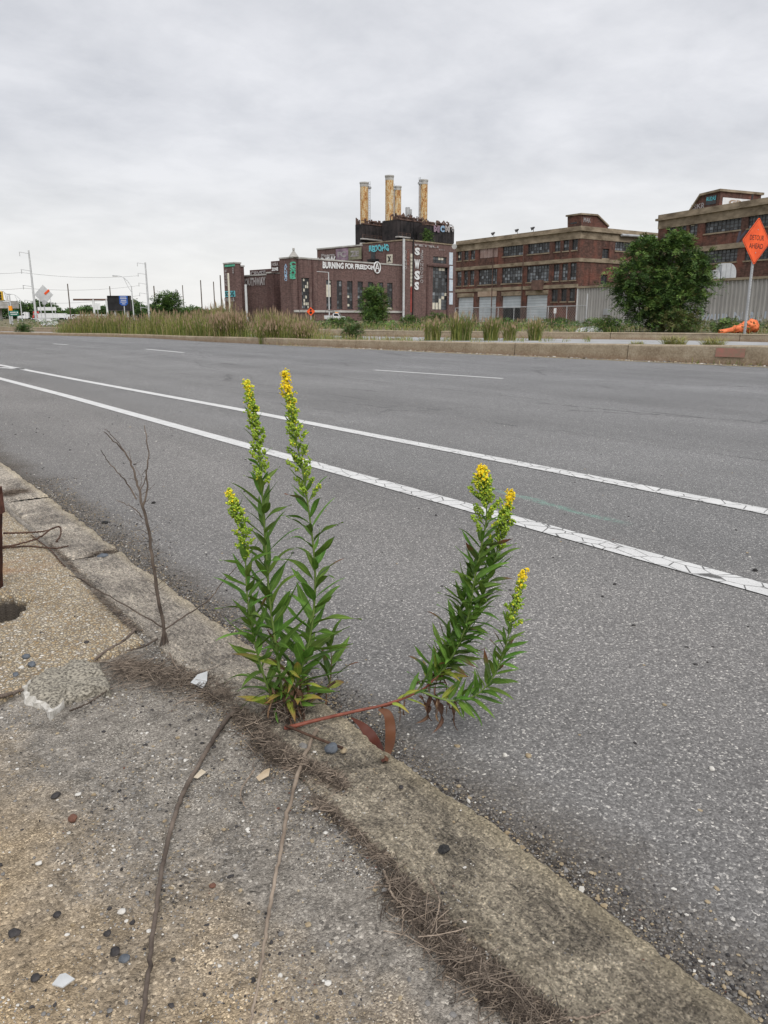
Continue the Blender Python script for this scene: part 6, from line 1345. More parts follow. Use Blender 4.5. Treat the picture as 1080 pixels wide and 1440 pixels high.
goldenrod_stem(g1, [Q(397,1012), Q(374,960,-.01), Q(355,890,-.02), Q(347,830,-.03), Q(344,770,-.03), Q(334,722,-.03), Q(321,692,-.03)], 0.0026, 3, 0.0060, 0.092, 0.070, 0.034, 0.62, 0.30, 0.05, elev=(56,30))
goldenrod_stem(g1, [Q(401,1010), Q(391,930,.0), Q(380,850,.01), Q(373,760,.02), Q(367,670,.02), Q(358,590,.02), Q(346,537,.02)], 0.0032, 8, 0.0072, 0.112, 0.082, 0.036, 0.64, 0.35, 0.06, elev=(56,30))
goldenrod_stem(g1, [Q(404,1010,.01), Q(421,950,.03), Q(438,885,.045), Q(443,800,.05), Q(430,690,.05), Q(413,600,.05), Q(400,524,.05)], 0.0034, 15, 0.0072, 0.115, 0.086, 0.038, 0.64, 0.9, 0.06, branchy=1.5, elev=(56,26))
goldenrod_stem(g1, [Q(410,1008,.02), Q(440,985,.05), Q(462,965,.07), Q(466,930,.08), Q(464,905,.08)], 0.0024, 21, 0.010, 0.085, 0.09, 0.06, 1.0, 0, 0.4, mat=STEMM, spikes=False, dead=0.1, ymix=0.3)
# low basal rosette
rn = random.Random(4)
bs = MB(); bs.tube([B0-Vector((0,0,.01)), B0+Vector((0,0,.035))], [0.010,0.006], 8); base = bs.build('root_crown', STEMM, g1)
for i in range(46):
    a = rn.uniform(0, 2*pi); e = rn.uniform(-.35,.9); hh = rn.uniform(.03,.12); p = B0 + Vector((cos(a)*.012, sin(a)*.012, hh)) + RT*rn.uniform(-.03,.03)
    m = rn.choice((1,1,1,2,3,0,0)); place_leaf(rn.choice(LM[m]), base, p, Vector((cos(a)*cos(e), sin(a)*cos(e), sin(e))), rn.uniform(.035,.075), rn.uniform(-.6,.6))
for i in range(64):
    a = rn.uniform(0, 2*pi); p = B0 + RT*rn.uniform(-.03,.035) + FW*rn.uniform(-.02,.02) + Vector((0,0,rn.uniform(.02,.09)))
    place_leaf(rn.choice(DM), base, p, Vector((cos(a)*.35, sin(a)*.35, -1)), rn.uniform(.035,.075), rn.uniform(-3,3), up=Vector((cos(a+1), sin(a+1), .2)), name='withered_leaf')
# the leaning right-hand plant
B1 = G(402, 1024, ZS); 
g2 = thing('goldenrod_plant', 'right goldenrod sprawling over the kerb on a red stem then rising to yellow heads', 'plant', (B1.x, B1.y, ZS), gr)
goldenrod_stem(g2, [G(401,1024,.066), G(418,1020,.076), G(440,1014,.080), Q(500,1000,-.005), Q(545,990,.005), Q(590,972,.01), Q(617,950,.013)], 0.0050, 30, 0.0080, 0.05, 0.055, 0.055, 1.0, 0, 0.66, mat=STEMR, spikes=False, dead=0.1, ymix=0.35)
goldenrod_stem(g2, [Q(612,955,.013), Q(632,930,.02), Q(655,880,.02), Q(670,800,.02), Q(684,730,.02), Q(681,690,.02), Q(676,658,.02)], 0.0030, 31, 0.0036, 0.058, 0.070, 0.038, 0.60, 1.0, 0.0, branchy=1.9, dead=0.0, ymix=0.08, elev=(48,32), tipf=1.1)
goldenrod_stem(g2, [Q(598,968,.015), Q(634,925,.03), Q(668,865,.04), Q(692,800,.045), Q(706,745,.045), Q(719,692,.045)], 0.0026, 37, 0.0038, 0.060, 0.066, 0.036, 0.68, 1.0, 0.05, branchy=1.2, ymix=0.1, elev=(46,32), tipf=1.1)
goldenrod_stem(g2, [Q(590,972,.0), Q(632,985,-.01), Q(668,978,-.01), Q(695,950,-.01), Q(712,905,-.01), Q(723,855,-.01), Q(738,800,-.01)], 0.0024, 41, 0.0042, 0.056, 0.060, 0.034, 0.74, 1.0, 0.08, branchy=0.9, ymix=0.15, elev=(46,32), tipf=1.1)
goldenrod_stem(g2, [Q(585,975,.03), Q(612,930,.05), Q(640,880,.06), Q(655,830,.065), Q(668,785,.06)], 0.0021, 43, 0.0042, 0.058, 0.064, 0.045, 1.0, 0, 0.05, spikes=False, ymix=0.2)
hb = MB(); hb.tube([Q(540,992,.01), Q(560,986,.01)], 0.0045, 8); hang = hb.build('stem_node', STEMR, g2)
for px, py, L in ((557,985,.07),(590,978,.09),(600,976,.11),(606,975,.08),(612,975,.06),(632,984,.07),(640,984,.075),(570,982,.05)):
    place_leaf(rn.choice(DM), hang, Q(px, py, rn.uniform(-.01,.02)), Vector((rn.uniform(-.15,.3), rn.uniform(-.2,.2), -1)), L*1.05, rn.uniform(-3,3), up=Vector((rn.uniform(-1,1), rn.uniform(-1,1), .1)), wid=1.3, name='withered_leaf')
# two long rusty leaves folded to the kerb
def ribbon(name, pts, widths, mat, parent, fold=0.35):
    sp = spline(pts, 18); mb = MB(); V = []
    for i, p in enumerate(sp):
        t = i/18; k = t*(len(widths)-1); j = min(int(k), len(widths)-2); w = widths[j]*(1-(k-j))+widths[j+1]*(k-j); T = (sp[min(i+1,18)]-sp[max(i-1,0)]).normalized(); vd = (p - Vector((0,0,CH))).normalized(); a = T.cross(vd).normalized(); a = (a + vd*0.35*sin(3*t)).normalized()
        V += [p + a*w + FW*w*fold*-1, p, p - a*w + FW*w*fold*-1]
    mb.add(V, [(i*3+j, i*3+j+1, (i+1)*3+j+1, (i+1)*3+j) for i in range(18) for j in range(2)], 0, True); return mb.build(name, mat, parent)
tipz = G(540, 1072, .068)
ribbon('long_red_leaf', [Q(494,1009), Q(512,1022,-.02), Q(528,1045,-.05), tipz + Vector((0,0,.002))], [0.0015,0.007,0.014,0.012,0.003], REDL, g2)
ribbon('long_red_leaf', [Q(532,997), Q(546,1005,-.01), Q(549,1035,-.04), tipz + RT*.004 + Vector((0,0,.003))], [0.0018,0.009,0.012,0.011,0.003], REDL, g2)
# dark dead stems lying from the crown
DST = M2('dead_stem_dark', (0.045,0.024,0.016), (0.11,0.065,0.045), 60, 0.8, 0.6, 0.002)
mb = MB(); mb.tube(spline([G(402,1020,.064)+Vector((0,0,.012)), G(440,1036,.075), G(482,1052,.074)], 10), [0.003,0.0025,0.0018], 7) if False else mb.tube(spline([G(402,1020,.076), G(440,1036,.078), G(482,1052,.075)], 10), 0.0028, 7)
mb.build('dry_stalk', DST, label='dark dead stem stub lying right of the goldenrod root', category='dead stem')
mb = MB(); mb.tube(spline([G(410,1003,.072), G(440,982,.080), Q(472,958,.07)], 10), [0.0028]*11, 7); mb.build('dead_shoot', DST, g1)

# ------------------------------------------------------------------ dead upright weed
DRY = M2('dry_weed_bark', (0.050,0.038,0.031), (0.17,0.135,0.11), 14, 0.85, 0.6, 0.002); DRYP = M2('bleached_stalk', (0.15,0.115,0.088), (0.34,0.275,0.215), 13, 0.85, 0.5, 0.002, det=9)
Wb = G(231, 908, .06); WD = dist(Wb)
def WP(px, py, dd=0.0): return P(px, py, WD+dd)
dw = thing('dead_weed', 'bare dead branching weed standing in the kerb joint left of the goldenrods', 'dead weed', (Wb.x, Wb.y, .06))
def twig(name, pts, r0, r1, parent, mat=DRY, n=None, jit=0.0, seed=1, nn=7):
    sp = spline(pts, n or 4*len(pts)); r_ = random.Random(seed); sp = [p + Vector((r_.gauss(0,1), r_.gauss(0,1), r_.gauss(0,1)))*jit*(0 if i in (0, len(sp)-1) else 1) for i, p in enumerate(sp)]
    mb = MB(); k = len(sp); mb.tube(sp, [(r0+(r1-r0)*i/(k-1))*(1+0.22*mnoise.noise(Vector((i*0.45, seed*3.1, 0)))+0.06*r_.random()) for i in range(k)], nn); return mb.build(name, mat, parent)
main = twig('main_stem', [WP(231,915), WP(230,880), WP(222,840), WP(215,790), WP(208,740), WP(199,705), WP(194,680), WP(186,655,.01), WP(175,635,.01), WP(158,618,.02), WP(146,607,.02)], 0.0052, 0.0010, dw, jit=.0010)
for i, (pts, r0) in enumerate((([(201,711),(207,690),(206,665),(209,640),(206,615),(203,598)],.0024),([(197,690),(204,675),(206,660),(200,668)],.0014),([(192,702),(180,680),(165,663),(152,648),(142,633)],.0020),([(199,727),(188,714),(175,708),(163,703)],.0015),
        ([(178,640),(166,622),(152,607),(147,603)],.0013),([(186,655),(183,640),(181,632)],.0008),([(196,690),(199,672),(190,655),(198,648)],.0008),([(211,748),(216,744),(223,738)],.0007),([(204,762),(190,762),(172,765)],.0007),([(213,757),(217,765),(218,760)],.0006),
        ([(229,882),(205,868),(165,845),(130,825),(112,814),(97,808)],.0022),([(230,886),(262,865),(292,845),(316,815),(342,788)],.0022),([(207,765),(206,775),(212,790)],.0006))):
    twig('branch', [WP(x, y, -0.03*(i in (10,))*j if i == 10 else .01*j) for j, (x, y) in enumerate(pts)], r0, r0*0.4, dw, seed=i, jit=.0008)
r9 = random.Random(9)
for k in range(22):
    t_ = r9.uniform(.15, .95); y_ = 900 - t_*240; x_ = float(np.interp(y_, [655, 705, 740, 790, 840, 900], [186, 199, 208, 215, 222, 231])); s_ = r9.choice((-1, 1)); l_ = r9.uniform(6, 22)
    twig('twiglet', [WP(x_, y_), WP(x_+s_*l_*.5, y_-l_*.35, r9.uniform(-.02,.02)), WP(x_+s_*l_, y_-l_*r9.uniform(.3,1.1), r9.uniform(-.04,.04))], .0008, .0004, dw, seed=k+50, nn=4)
for k in range(6):
    a = k*1.05; twig('root_fibre', [WP(231,890)+Vector((cos(a)*.004, sin(a)*.004, 0)), Wb+Vector((cos(a)*.012, sin(a)*.012, .0))], .0018, .0012, dw, seed=k)

# ------------------------------------------------------------------ long fallen stalks
def stalk(name, pix, r0, r1, mat, label, z=None, jit=.001, seed=1, cat='dry stalk', z0=.056):
    o = twig(name, [G(x, y, z0+(zz if isinstance(zz, float) else 0)) for x, y, zz in pix], r0, r1, None, mat, n=70, jit=jit*.8, seed=seed); o['label'] = label; o['category'] = cat; return o
stalk('dry_stalk', [(343,995,.012),(322,1008,.010),(300,1040,.006),(280,1075,.004),(255,1122,.004),(240,1170,.004),(227,1225,.004),(218,1290,.004),(210,1360,.004),(198,1450,.004)], .0049, .0030, DRY, 'long grey dry stalk curving down the sidewalk to the bottom edge')
stalk('dry_stalk', [(446,1026,.022),(436,1045,.016),(420,1085,.010),(405,1140,.006),(396,1190,.005),(382,1260,.004),(372,1330,.004),(362,1390,.004),(350,1450,.004)], .0046, .0016, DRYP, 'long pale thin stalk lying right of the grey one', seed=5)
stalk('dry_stalk', [(256,1075,.0),(262,1060,.006)], .001, .001, DRYP, 'tiny dry twig beside the long grey stalk') if False else None
stalk('dry_stalk', [(358,1082,.012),(345,1100,.008),(338,1118,.004),(345,1135,.004)], .0016, .0008, DRYP, 'short bent pale twig below the root mat', seed=7)
stalk('dry_stalk', [(540,1225,.012),(552,1258,.012),(566,1275,.010),(566,1310,.008)], .0018, .0010, DRYP, 'reddish dry twig on the left edge of the lower grass mat', seed=8)
stalk('dry_stalk', [(605,1235,.016),(618,1270,.018),(606,1312,.014)], .0014, .0009, DRYP, 'thin upright straw crossing the top of the lower grass mat', seed=9)
stalk('dry_stalk', [(748,1428,.010),(800,1432,.012),(835,1428,.012),(862,1418,.014)], .0016, .0009, DRYP, 'pale straw reaching onto the kerb at the bottom right', seed=10)
stalk('dry_stalk', [(612,1230,.012),(640,1233,.012),(668,1234,.010)], .0012, .0007, DRY, 'thin dark twig at the kerb edge right of the black lump', seed=11, z0=.01) if False else None
stalk('dry_stalk', [(190,885,.010),(172,903,.010),(150,915,.010),(133,928,.008)], .0042, .0030, DRY, 'dark curved root lying on the slab corner above the broken concrete', seed=12)
stalk('dry_stalk', [(222,898,.012),(200,910,.010),(178,915,.010)], .0024, .0016, DRY, 'short twig left of the base of the dead weed', seed=13)
stalk('dry_stalk', [(-20,982,.012),(10,977,.012),(32,970,.010)], .0050, .0036, DRY, 'thick dark stick entering at the left edge below the slab', seed=14)
stalk('dry_stalk', [(98,1000,.004),(125,988,.006),(155,968,.006)], .0022, .0014, DRY, 'dark stick along the lower edge of the broken concrete', seed=15)
stalk('dry_stalk', [(5,750,.030),(35,749,.030),(62,747,.030),(80,741,.026)], .0040, .0024, DST, 'upper dark twig reaching right from the rusty post', seed=16)
stalk('dry_stalk', [(-10,772,.024),(30,764,.028),(55,756,.034),(72,744,.040),(84,741,.034),(85,752,.022),(79,762,.010)], .0036, .0030, DST, 'bent dark twig with hooked end by the rusty post', seed=17)
stalk('dry_stalk', [(0,771,.012),(40,768,.012),(75,771,.012),(96,768,.010)], .0030, .0024, DST, 'lowest dark twig right of the rusty post', seed=18)
stalk('dry_stalk', [(44,753,.014),(56,762,.012),(70,772,.010),(82,786,.008),(92,797,.008)], .0022, .0016, DST, 'thin twig lying in the joint below the hooked twig', seed=19)
stalk('dry_stalk', [(238,918,.012),(248,938,.010),(262,950,.008)], .0014, .0010, DRYP, 'short straw right of the base of the dead weed', seed=20)

# ------------------------------------------------------------------ mats of dead grass
MAT = [M2('dead_grass_dark', (0.045,0.035,0.028), (0.105,0.083,0.066), 40, 0.9), M2('dead_grass_brown', (0.13,0.103,0.080), (0.23,0.188,0.150), 40, 0.9), M2('dead_grass_pale', (0.21,0.165,0.125), (0.36,0.29,0.23), 40, 0.9)]
def strands(name, C, dirv, L, w, probs, lift, z0, spread=1.0, **kw):
    n = len(C); a = rng.uniform(0, 2*pi, n) if dirv is None else np.arctan2(dirv[1], dirv[0]) + rng.normal(0, spread, n)
    el = rng.normal(0.05, lift, n); d = np.stack([np.cos(a)*np.cos(el), np.sin(a)*np.cos(el), np.sin(el)], 1); s_ = np.stack([-np.sin(a), np.cos(a), 0*a], 1); u_ = np.cross(d, s_)
    cv = rng.normal(0, .38, n); V = []
    for t in (-0.5, -0.17, 0.17, 0.5):
        p = C + d*(L*t)[:, None] + s_*(cv*L*(t*t*2-.25))[:, None]; ww = w*(1-0.6*abs(t)*2*(t > 0)); V += [p + s_*ww[:, None], p + u_*ww[:, None]*1.2, p - s_*ww[:, None]]
    V = np.stack(V, 1).reshape(-1, 3); lo = z0; V[:, 2] = np.maximum(V[:, 2], lo)
    F1 = np.array([[i*3+j, i*3+j+1, i*3+j+4, i*3+j+3] for i in range(3) for j in range(2)]); Fc = (np.arange(n)[:, None, None]*12 + F1).reshape(-1, 4)
    return mobj(name, npmesh(name, V, Fc, MAT, np.repeat(rng.choice(3, n, p=probs), 6)), None, kind='stuff', **kw)
def mat_path(pix, wpx, n, z0=.056, hmax=.02):
    """points scattered in an elongated patch whose spine and half-width are surveyed on the sidewalk"""
    S_ = np.array([tuple(G(x, y, z0)) for x, y in pix]); t = rng.random(n)*(len(pix)-1); k = np.minimum(t.astype(int), len(pix)-2); f = (t-k)[:, None]; c = S_[k]*(1-f)+S_[k+1]*f
    W_ = np.array(wpx); w = (W_[k]*(1-f[:, 0])+W_[k+1]*f[:, 0]); a = rng.uniform(0, 2*pi, n); r = np.abs(rng.normal(0, .55, n)).clip(0, 1.35)
    C = c.copy(); C[:, 0] += np.cos(a)*r*w; C[:, 1] += np.sin(a)*r*w*1.2; C[:, 2] = z0 + hmax*np.exp(-(r*1.5)**2)*rng.random(n); return C
for nm, pix, w, n, L, hm, lf, pr in (('dead_grass_mat', [(165,935),(200,945),(240,950),(290,965),(320,985)], [.05,.10,.10,.07,.03], 1500, .05, .012, .13, [.42,.42,.16]),
        ('dead_grass_mat', [(330,1000),(365,1030),(385,1060),(410,1075)], [.03,.05,.055,.035], 1900, .034, .022, .28, [.5,.36,.14]),
        ('dead_grass_mat', [(410,1070),(440,1085),(470,1100),(485,1115)], [.03,.04,.035,.015], 1500, .026, .020, .4, [.34,.44,.22]),
        ('dead_grass_strip', [(440,1125),(465,1140),(495,1165),(525,1200),(548,1215)], [.018,.015,.012,.012,.014], 600, .034, .008, .15, [.45,.40,.15]),
        ('dead_grass_mat', [(555,1240),(580,1280),(620,1320),(665,1365),(705,1395),(750,1425),(790,1450)], [.025,.040,.034,.036,.042,.040,.032], 3600, .034, .012, .16, [.55,.35,.10]),
        ('dead_grass_mat', [(550,1225),(590,1290),(640,1340),(700,1400),(780,1450)], [.02,.045,.045,.05,.04], 240, .07, .018, .14, [.3,.5,.20]),
        ('dead_grass_mat', [(160,935),(210,950),(270,965),(320,985)], [.06,.10,.09,.05], 260, .085, .012, .10, [.3,.45,.25]),
        ('dead_grass_strip', [(5,697),(20,695),(35,693)], [.05,.07,.05], 700, .07, .02, .25, [.5,.4,.1]),
        ('dead_grass_strip', [(128,782),(145,778),(165,776)], [.015,.02,.02], 260, .03, .012, .3, [.7,.25,.05]),
        ('dead_grass_strip', [(70,765),(95,790),(130,830),(165,862),(195,890)], [.010,.010,.010,.010,.012], 700, .028, .006, .2, [.6,.3,.1]),
        ('dead_grass_strip', [(272,950),(300,958),(330,990)], [.02,.02,.02], 420, .04, .010, .2, [.35,.45,.2])):
    C = mat_path(pix, [q*0.85 for q in w], int(n*0.68), .058 if pix[0][1] > 900 else .062, hm); n = len(C); strands(nm, C, None, L*rng.uniform(.5,1.5,n), rng.uniform(.00035,.0009,n), pr, lf, .050)
# hanging dry skirt under the left plant
n = 900; a = rng.uniform(0, 2*pi, n); C = np.array(tuple(B0)) + np.stack([np.cos(a)*rng.uniform(0,.05,n), np.sin(a)*rng.uniform(0,.04,n), rng.uniform(-.002,.05,n)], 1)
strands('dead_grass_mat', C, None, rng.uniform(.02,.05,n), rng.uniform(.0004,.0011,n), [.45,.4,.15], .75, .052)

# ------------------------------------------------------------------ grit, pebbles and stones
PB = [M2('pebble_grey', (0.13,0.125,0.12), (0.24,0.23,0.22), 60, 0.85), M2('pebble_pale', (0.46,0.44,0.40), (0.62,0.60,0.56), 60, 0.8), M2('pebble_tan', (0.24,0.185,0.115), (0.38,0.31,0.21), 60, 0.85),
      M2('pebble_dark', (0.022,0.021,0.022), (0.06,0.055,0.055), 60, 0.7), M2('pebble_red', (0.11,0.055,0.040), (0.17,0.085,0.06), 60, 0.85)]
IVn = np.array([tuple(v) for v in IV]); IFn = np.array(IF)
def pebbles(name, XY, r, probs, z0, flat_=0.55, **kw):
    n = len(XY); sc = np.stack([r*rng.uniform(.7,1.5,n), r*rng.uniform(.7,1.2,n), r*flat_*rng.uniform(.6,1.3,n)], 1); a = rng.uniform(0, 2*pi, n); ca, sa = np.cos(a)[:, None], np.sin(a)[:, None]
    v = IVn[None]*sc[:, None, :]*(1+rng.normal(0,.14,(n,12,1))); x = v[:, :, 0]*ca - v[:, :, 1]*sa; y = v[:, :, 0]*sa + v[:, :, 1]*ca
    z = v[:, :, 2] + (z0 if np.isscalar(z0) else z0[:, None]) + sc[:, 2:3]*0.45; V = np.stack([x+XY[:, :1], y+XY[:, 1:2], z], 2).reshape(-1, 3); Fc = (np.arange(n)[:, None, None]*12+IFn).reshape(-1, 3)
    return mobj(name, npmesh(name, V, Fc, PB, np.repeat(rng.choice(5, n, p=probs), 20)), None, kind='stuff', **kw)
def zside(xy): return np.array([hside(x, y) for x, y in xy])
n = 60000; Yc = 0.22 + 1.7*rng.random(n)**1.25; Xc = rng.uniform(-0.42, 0.60, n); dn = np.array([mnoise.noise(Vector((x*5, y*5, 8.0))) for x, y in zip(Xc, Yc)]); k = rng.random(n) < np.clip(0.45+1.5*dn, 0.05, 1); XY = np.stack([Xc[k], Yc[k]], 1)
XY = XY[(XY[:, 1] < np.array([slab_front(x) for x in XY[:, 0]])-0.01) | (XY[:, 0] > .6)]
pebbles('sidewalk_grit', XY, np.exp(rng.normal(math.log(.00095), .45, len(XY))).clip(.0005,.0042), [.46,.16,.24,.13,.01], zside(XY))
n = 900; XY = np.stack([rng.uniform(-.4,.58,n), 0.22+1.5*rng.random(n)], 1); XY = XY[XY[:, 1] < np.array([slab_front(x) for x in XY[:, 0]])-0.01]
pebbles('sidewalk_gravel', XY, rng.uniform(.0016,.0044,len(XY)), [.36,.15,.22,.25,.02], zside(XY))
# along the inner kerb joint
n = 3000; Yc = rng.uniform(-.1,2.2,n); XY = np.stack([0.60+rng.normal(0,.018,n), Yc], 1); pebbles('joint_grit', XY, np.exp(rng.normal(math.log(.0014), .4, n)), [.45,.15,.25,.12,.03], 0.058)
# gutter
n = 45000; Yc = rng.uniform(-.2, 4.6, n); XY = np.stack([0.805+np.abs(rng.normal(0,.075,n))*(0.55+0.45*np.sin(Yc*2.1+1)**2)*np.interp(Yc,[0,2,4.6],[1,1.2,2.4]), Yc], 1)
pebbles('gutter_gravel', XY, np.exp(rng.normal(math.log(.0012), .5, n)).clip(.0006,.0055), [.44,.05,.22,.28,.01], 0.001)
n = 420; XY = np.stack([0.9+4.5*rng.random(n)**1.6, 0.3+7*rng.random(n)], 1); pebbles('road_grit', XY, rng.uniform(.0016,.0055,n), [.25,.30,.12,.30,.03], 0.0)
n = 160; XY = np.stack([rng.uniform(-.3,.58,n), rng.uniform(1.75,3.6,n)], 1); XY = XY[[y > slab_front(x)+.05 and math.hypot(x-HC.x, y-HC.y) > .13 for x, y in XY]]; pebbles('slab_grit', XY, rng.uniform(.0015,.0042,len(XY)), [.3,.12,.15,.40,.03], 0.065)
n = 5000; XY = np.stack([.625+.175*rng.beta(.8,1.6,n), rng.uniform(.2,4.5,n)], 1); pebbles('kerb_grit', XY, np.exp(rng.normal(math.log(.0008), .45, n)), [.35,.20,.25,.18,.02], 0.064)

def stone(px, py, w_px, h_px, mat, name, label, cat, z0=.055, seed=1, flat_=0.5, elong=1.0, rot=0.0):
    c = G(px, py, z0); d = c.length; D = dist(c); w = w_px/1095*math.hypot(D, CH)/2; n, m_ = 14, 8; V = []; r_ = random.Random(seed); pl = [(Vector((r_.gauss(0,1), r_.gauss(0,1), r_.gauss(0,.8))).normalized(), r_.uniform(.66,.92)) for _ in range(9)]
    for j in range(m_+1):
        ph = -pi/2 + pi*j/m_
        for i in range(n):
            a = 2*pi*i/n; v = Vector((cos(a)*cos(ph), sin(a)*cos(ph), sin(ph)))
            s_ = min([1.0] + [q/max(v.dot(k), 1e-3) for k, q in pl if v.dot(k) > 0]); v = v*s_*(1+0.05*mnoise.noise(v*5+Vector((seed,0,0)))); V.append((v.x*w, v.y*w*elong, v.z*w*flat_))
    Fs = [(j*n+i, j*n+(i+1) % n, (j+1)*n+(i+1) % n, (j+1)*n+i) for j in range(m_) for i in range(n)]
    me = bpy.data.meshes.new(name); me.from_pydata(V, [], Fs); me.materials.append(mat); me.update(); me.validate()
    o = mobj(name, me, None, label=label, category=cat); o.location = (c.x, c.y, z0+w*flat_*0.55); o.rotation_euler = (r_.uniform(-.1,.1), r_.uniform(-.1,.1), rot); return o
SLATE = M2('slate_blue_stone', (0.065,0.075,0.09), (0.13,0.145,0.165), 40, 0.7); ASPL = M2('asphalt_lump', (0.012,0.012,0.013), (0.05,0.048,0.046), 160, 0.9, 1.0, 0.004)
for a in ((466,1056,20,12,SLATE,'slate_chip','angular slate blue chip right of the root mat','stone',.066,3,.75,.9),(483,1058,10,8,PB[2],'pebble','tan pebble touching the slate blue chip','pebble',.066,4,.8,1),(427,1052,15,10,PB[0],'pebble','grey stone half hidden between stalk and root','stone',.058,5,.6,1),
          (625,1197,21,10,ASPL,'asphalt_lump','black asphalt lump lying on the kerb top','asphalt lump',.066,6,.5,.75),(103,1153,13,12,PB[4],'pebble','reddish brown pebble on the left of the sidewalk','pebble',.052,7,.8,1),(110,1118,9,6,PB[1],'pebble','white chip above the reddish brown pebble','pebble',.052,8,.5,.8),
          (78,1120,15,8,PB[3],'pebble','dark flat chip left of the white chip','pebble',.052,9,.4,.8),(55,1215,10,6,PB[1],'pebble','white pebble below the reddish one at the left','pebble',.052,10,.5,.8),(171,1283,12,8,PB[1],'pebble','cream oval pebble left of the grey stalk','pebble',.052,11,.5,.8),
          (20,1315,17,12,PB[3],'pebble','black triangular stone at the lower left edge','stone',.052,12,.6,.9),(162,1341,14,12,PB[3],'pebble','dark brown stone left of the lower grey stalk','stone',.052,13,.7,1),(175,1350,14,12,SLATE,'pebble','smooth blue grey pebble beside the dark brown stone','pebble',.052,14,.6,.9),
          (81,1288,11,9,PB[3],'pebble','black pebble left of the cream oval one','pebble',.052,15,.6,1),(151,1314,10,10,PB[3],'pebble','black pebble above the dark brown stone','pebble',.052,16,.6,1),(50,1376,12,9,PB[3],'pebble','dark chip left of the glass shard','pebble',.052,17,.5,1),
          (331,1318,8,9,PB[1],'pebble','white pebble between the two long stalks near the bottom','pebble',.052,18,.6,1),(299,1247,9,8,PB[4],'pebble','small dark red pebble between the two long stalks','pebble',.052,19,.7,1),(444,1395,7,7,PB[2],'pebble','small amber pebble at the bottom right of the pale stalk','pebble',.052,20,.8,1),
          (433,1302,9,7,PB[2],'pebble','tan pebble right of the pale stalk','pebble',.052,21,.7,1),(37,925,11,8,SLATE,'pebble','dark round pebble on the slab left of the broken concrete','pebble',.066,22,.8,1),(45,937,12,9,SLATE,'pebble','larger dark pebble just above the broken concrete','pebble',.066,23,.8,1),
          (22,950,9,7,SLATE,'pebble','dark pebble left of the broken concrete','pebble',.066,24,.7,1),(30,940,8,6,PB[1],'pebble','white pebble between the dark pebbles on the slab','pebble',.066,25,.7,1),(122,904,8,6,PB[3],'pebble','black pebble on the slab above the curved root','pebble',.066,26,.6,1),
          (148,736,11,6,ASPL,'asphalt_lump','black lump on the road beyond the kerb joint','asphalt lump',.0,27,.5,.8),(216,708,8,6,ASPL,'asphalt_lump','black lump on the road right of the dead weed','asphalt lump',.0,28,.5,.8),(1062,803,9,6,ASPL,'asphalt_lump','black lump on the road near the right edge','asphalt lump',.0,29,.5,.8),
          (144,784,17,8,SLATE,'pebble','flat grey stone stuck in the kerb joint','stone',.058,30,.5,.8),(743,1064,9,7,PB[2],'pebble','brown pebble on the road right of the leaning goldenrod','pebble',.0,31,.7,1),(710,1063,8,7,PB[1],'pebble','white pebble on the road below the leaning goldenrod','pebble',.0,32,.7,1),
          (1001,1082,9,6,PB[1],'pebble','white pebble on the road at the right','pebble',.0,33,.6,1),(564,1108,7,6,PB[3],'pebble','small black pebble on the kerb edge below the red leaves','pebble',.066,34,.6,1)):
    stone(*a)
# glass and paper scraps
def shard(pix, z, mat, name, label, cat, th=.002, tilt=.0):
    mb = MB(); q = [G(x, y, z) for x, y in pix]; c = sum(q, Vector())/len(q); mb.prism([p+Vector((0,0,tilt*(p-c).dot(FW))) for p in q], (0,0,-th)); o = mb.build(name, mat, None, loc=c); o['label'] = label; o['category'] = cat
GLS = M2('cloudy_glass', (0.42,0.43,0.43), (0.54,0.55,0.55), 20, 0.25, spec=0.5)
shard([(73,1384),(84,1370),(92,1368),(105,1376),(88,1388)], .060, GLS, 'glass_shard', 'cloudy pale glass shard at the lower left of the sidewalk', 'glass')
shard([(268,958),(278,951),(292,948),(291,957),(285,963)], .072, GLS, 'plastic_scrap', 'pale translucent scrap in the dead grass right of the dead weed', 'scrap', .0015, .3)
shard([(360,1092),(372,1084),(380,1082),(378,1090),(364,1096)], .064, M2('dry_leaf_tan', (0.34,0.26,0.17), (0.48,0.39,0.28), 20, 0.8), 'dry_leaf', 'small tan dry leaf beside the bent twig', 'leaf', .001, .2)
shard([(176,1090),(188,1081),(196,1084),(184,1094)] if False else [(272,1092),(283,1083),(290,1086),(278,1093)], .060, M2('dry_leaf_cream', (0.40,0.34,0.25), (0.55,0.48,0.38), 20, 0.8), 'dry_leaf', 'cream papery leaf scrap right of the long grey stalk', 'leaf', .001, .2)

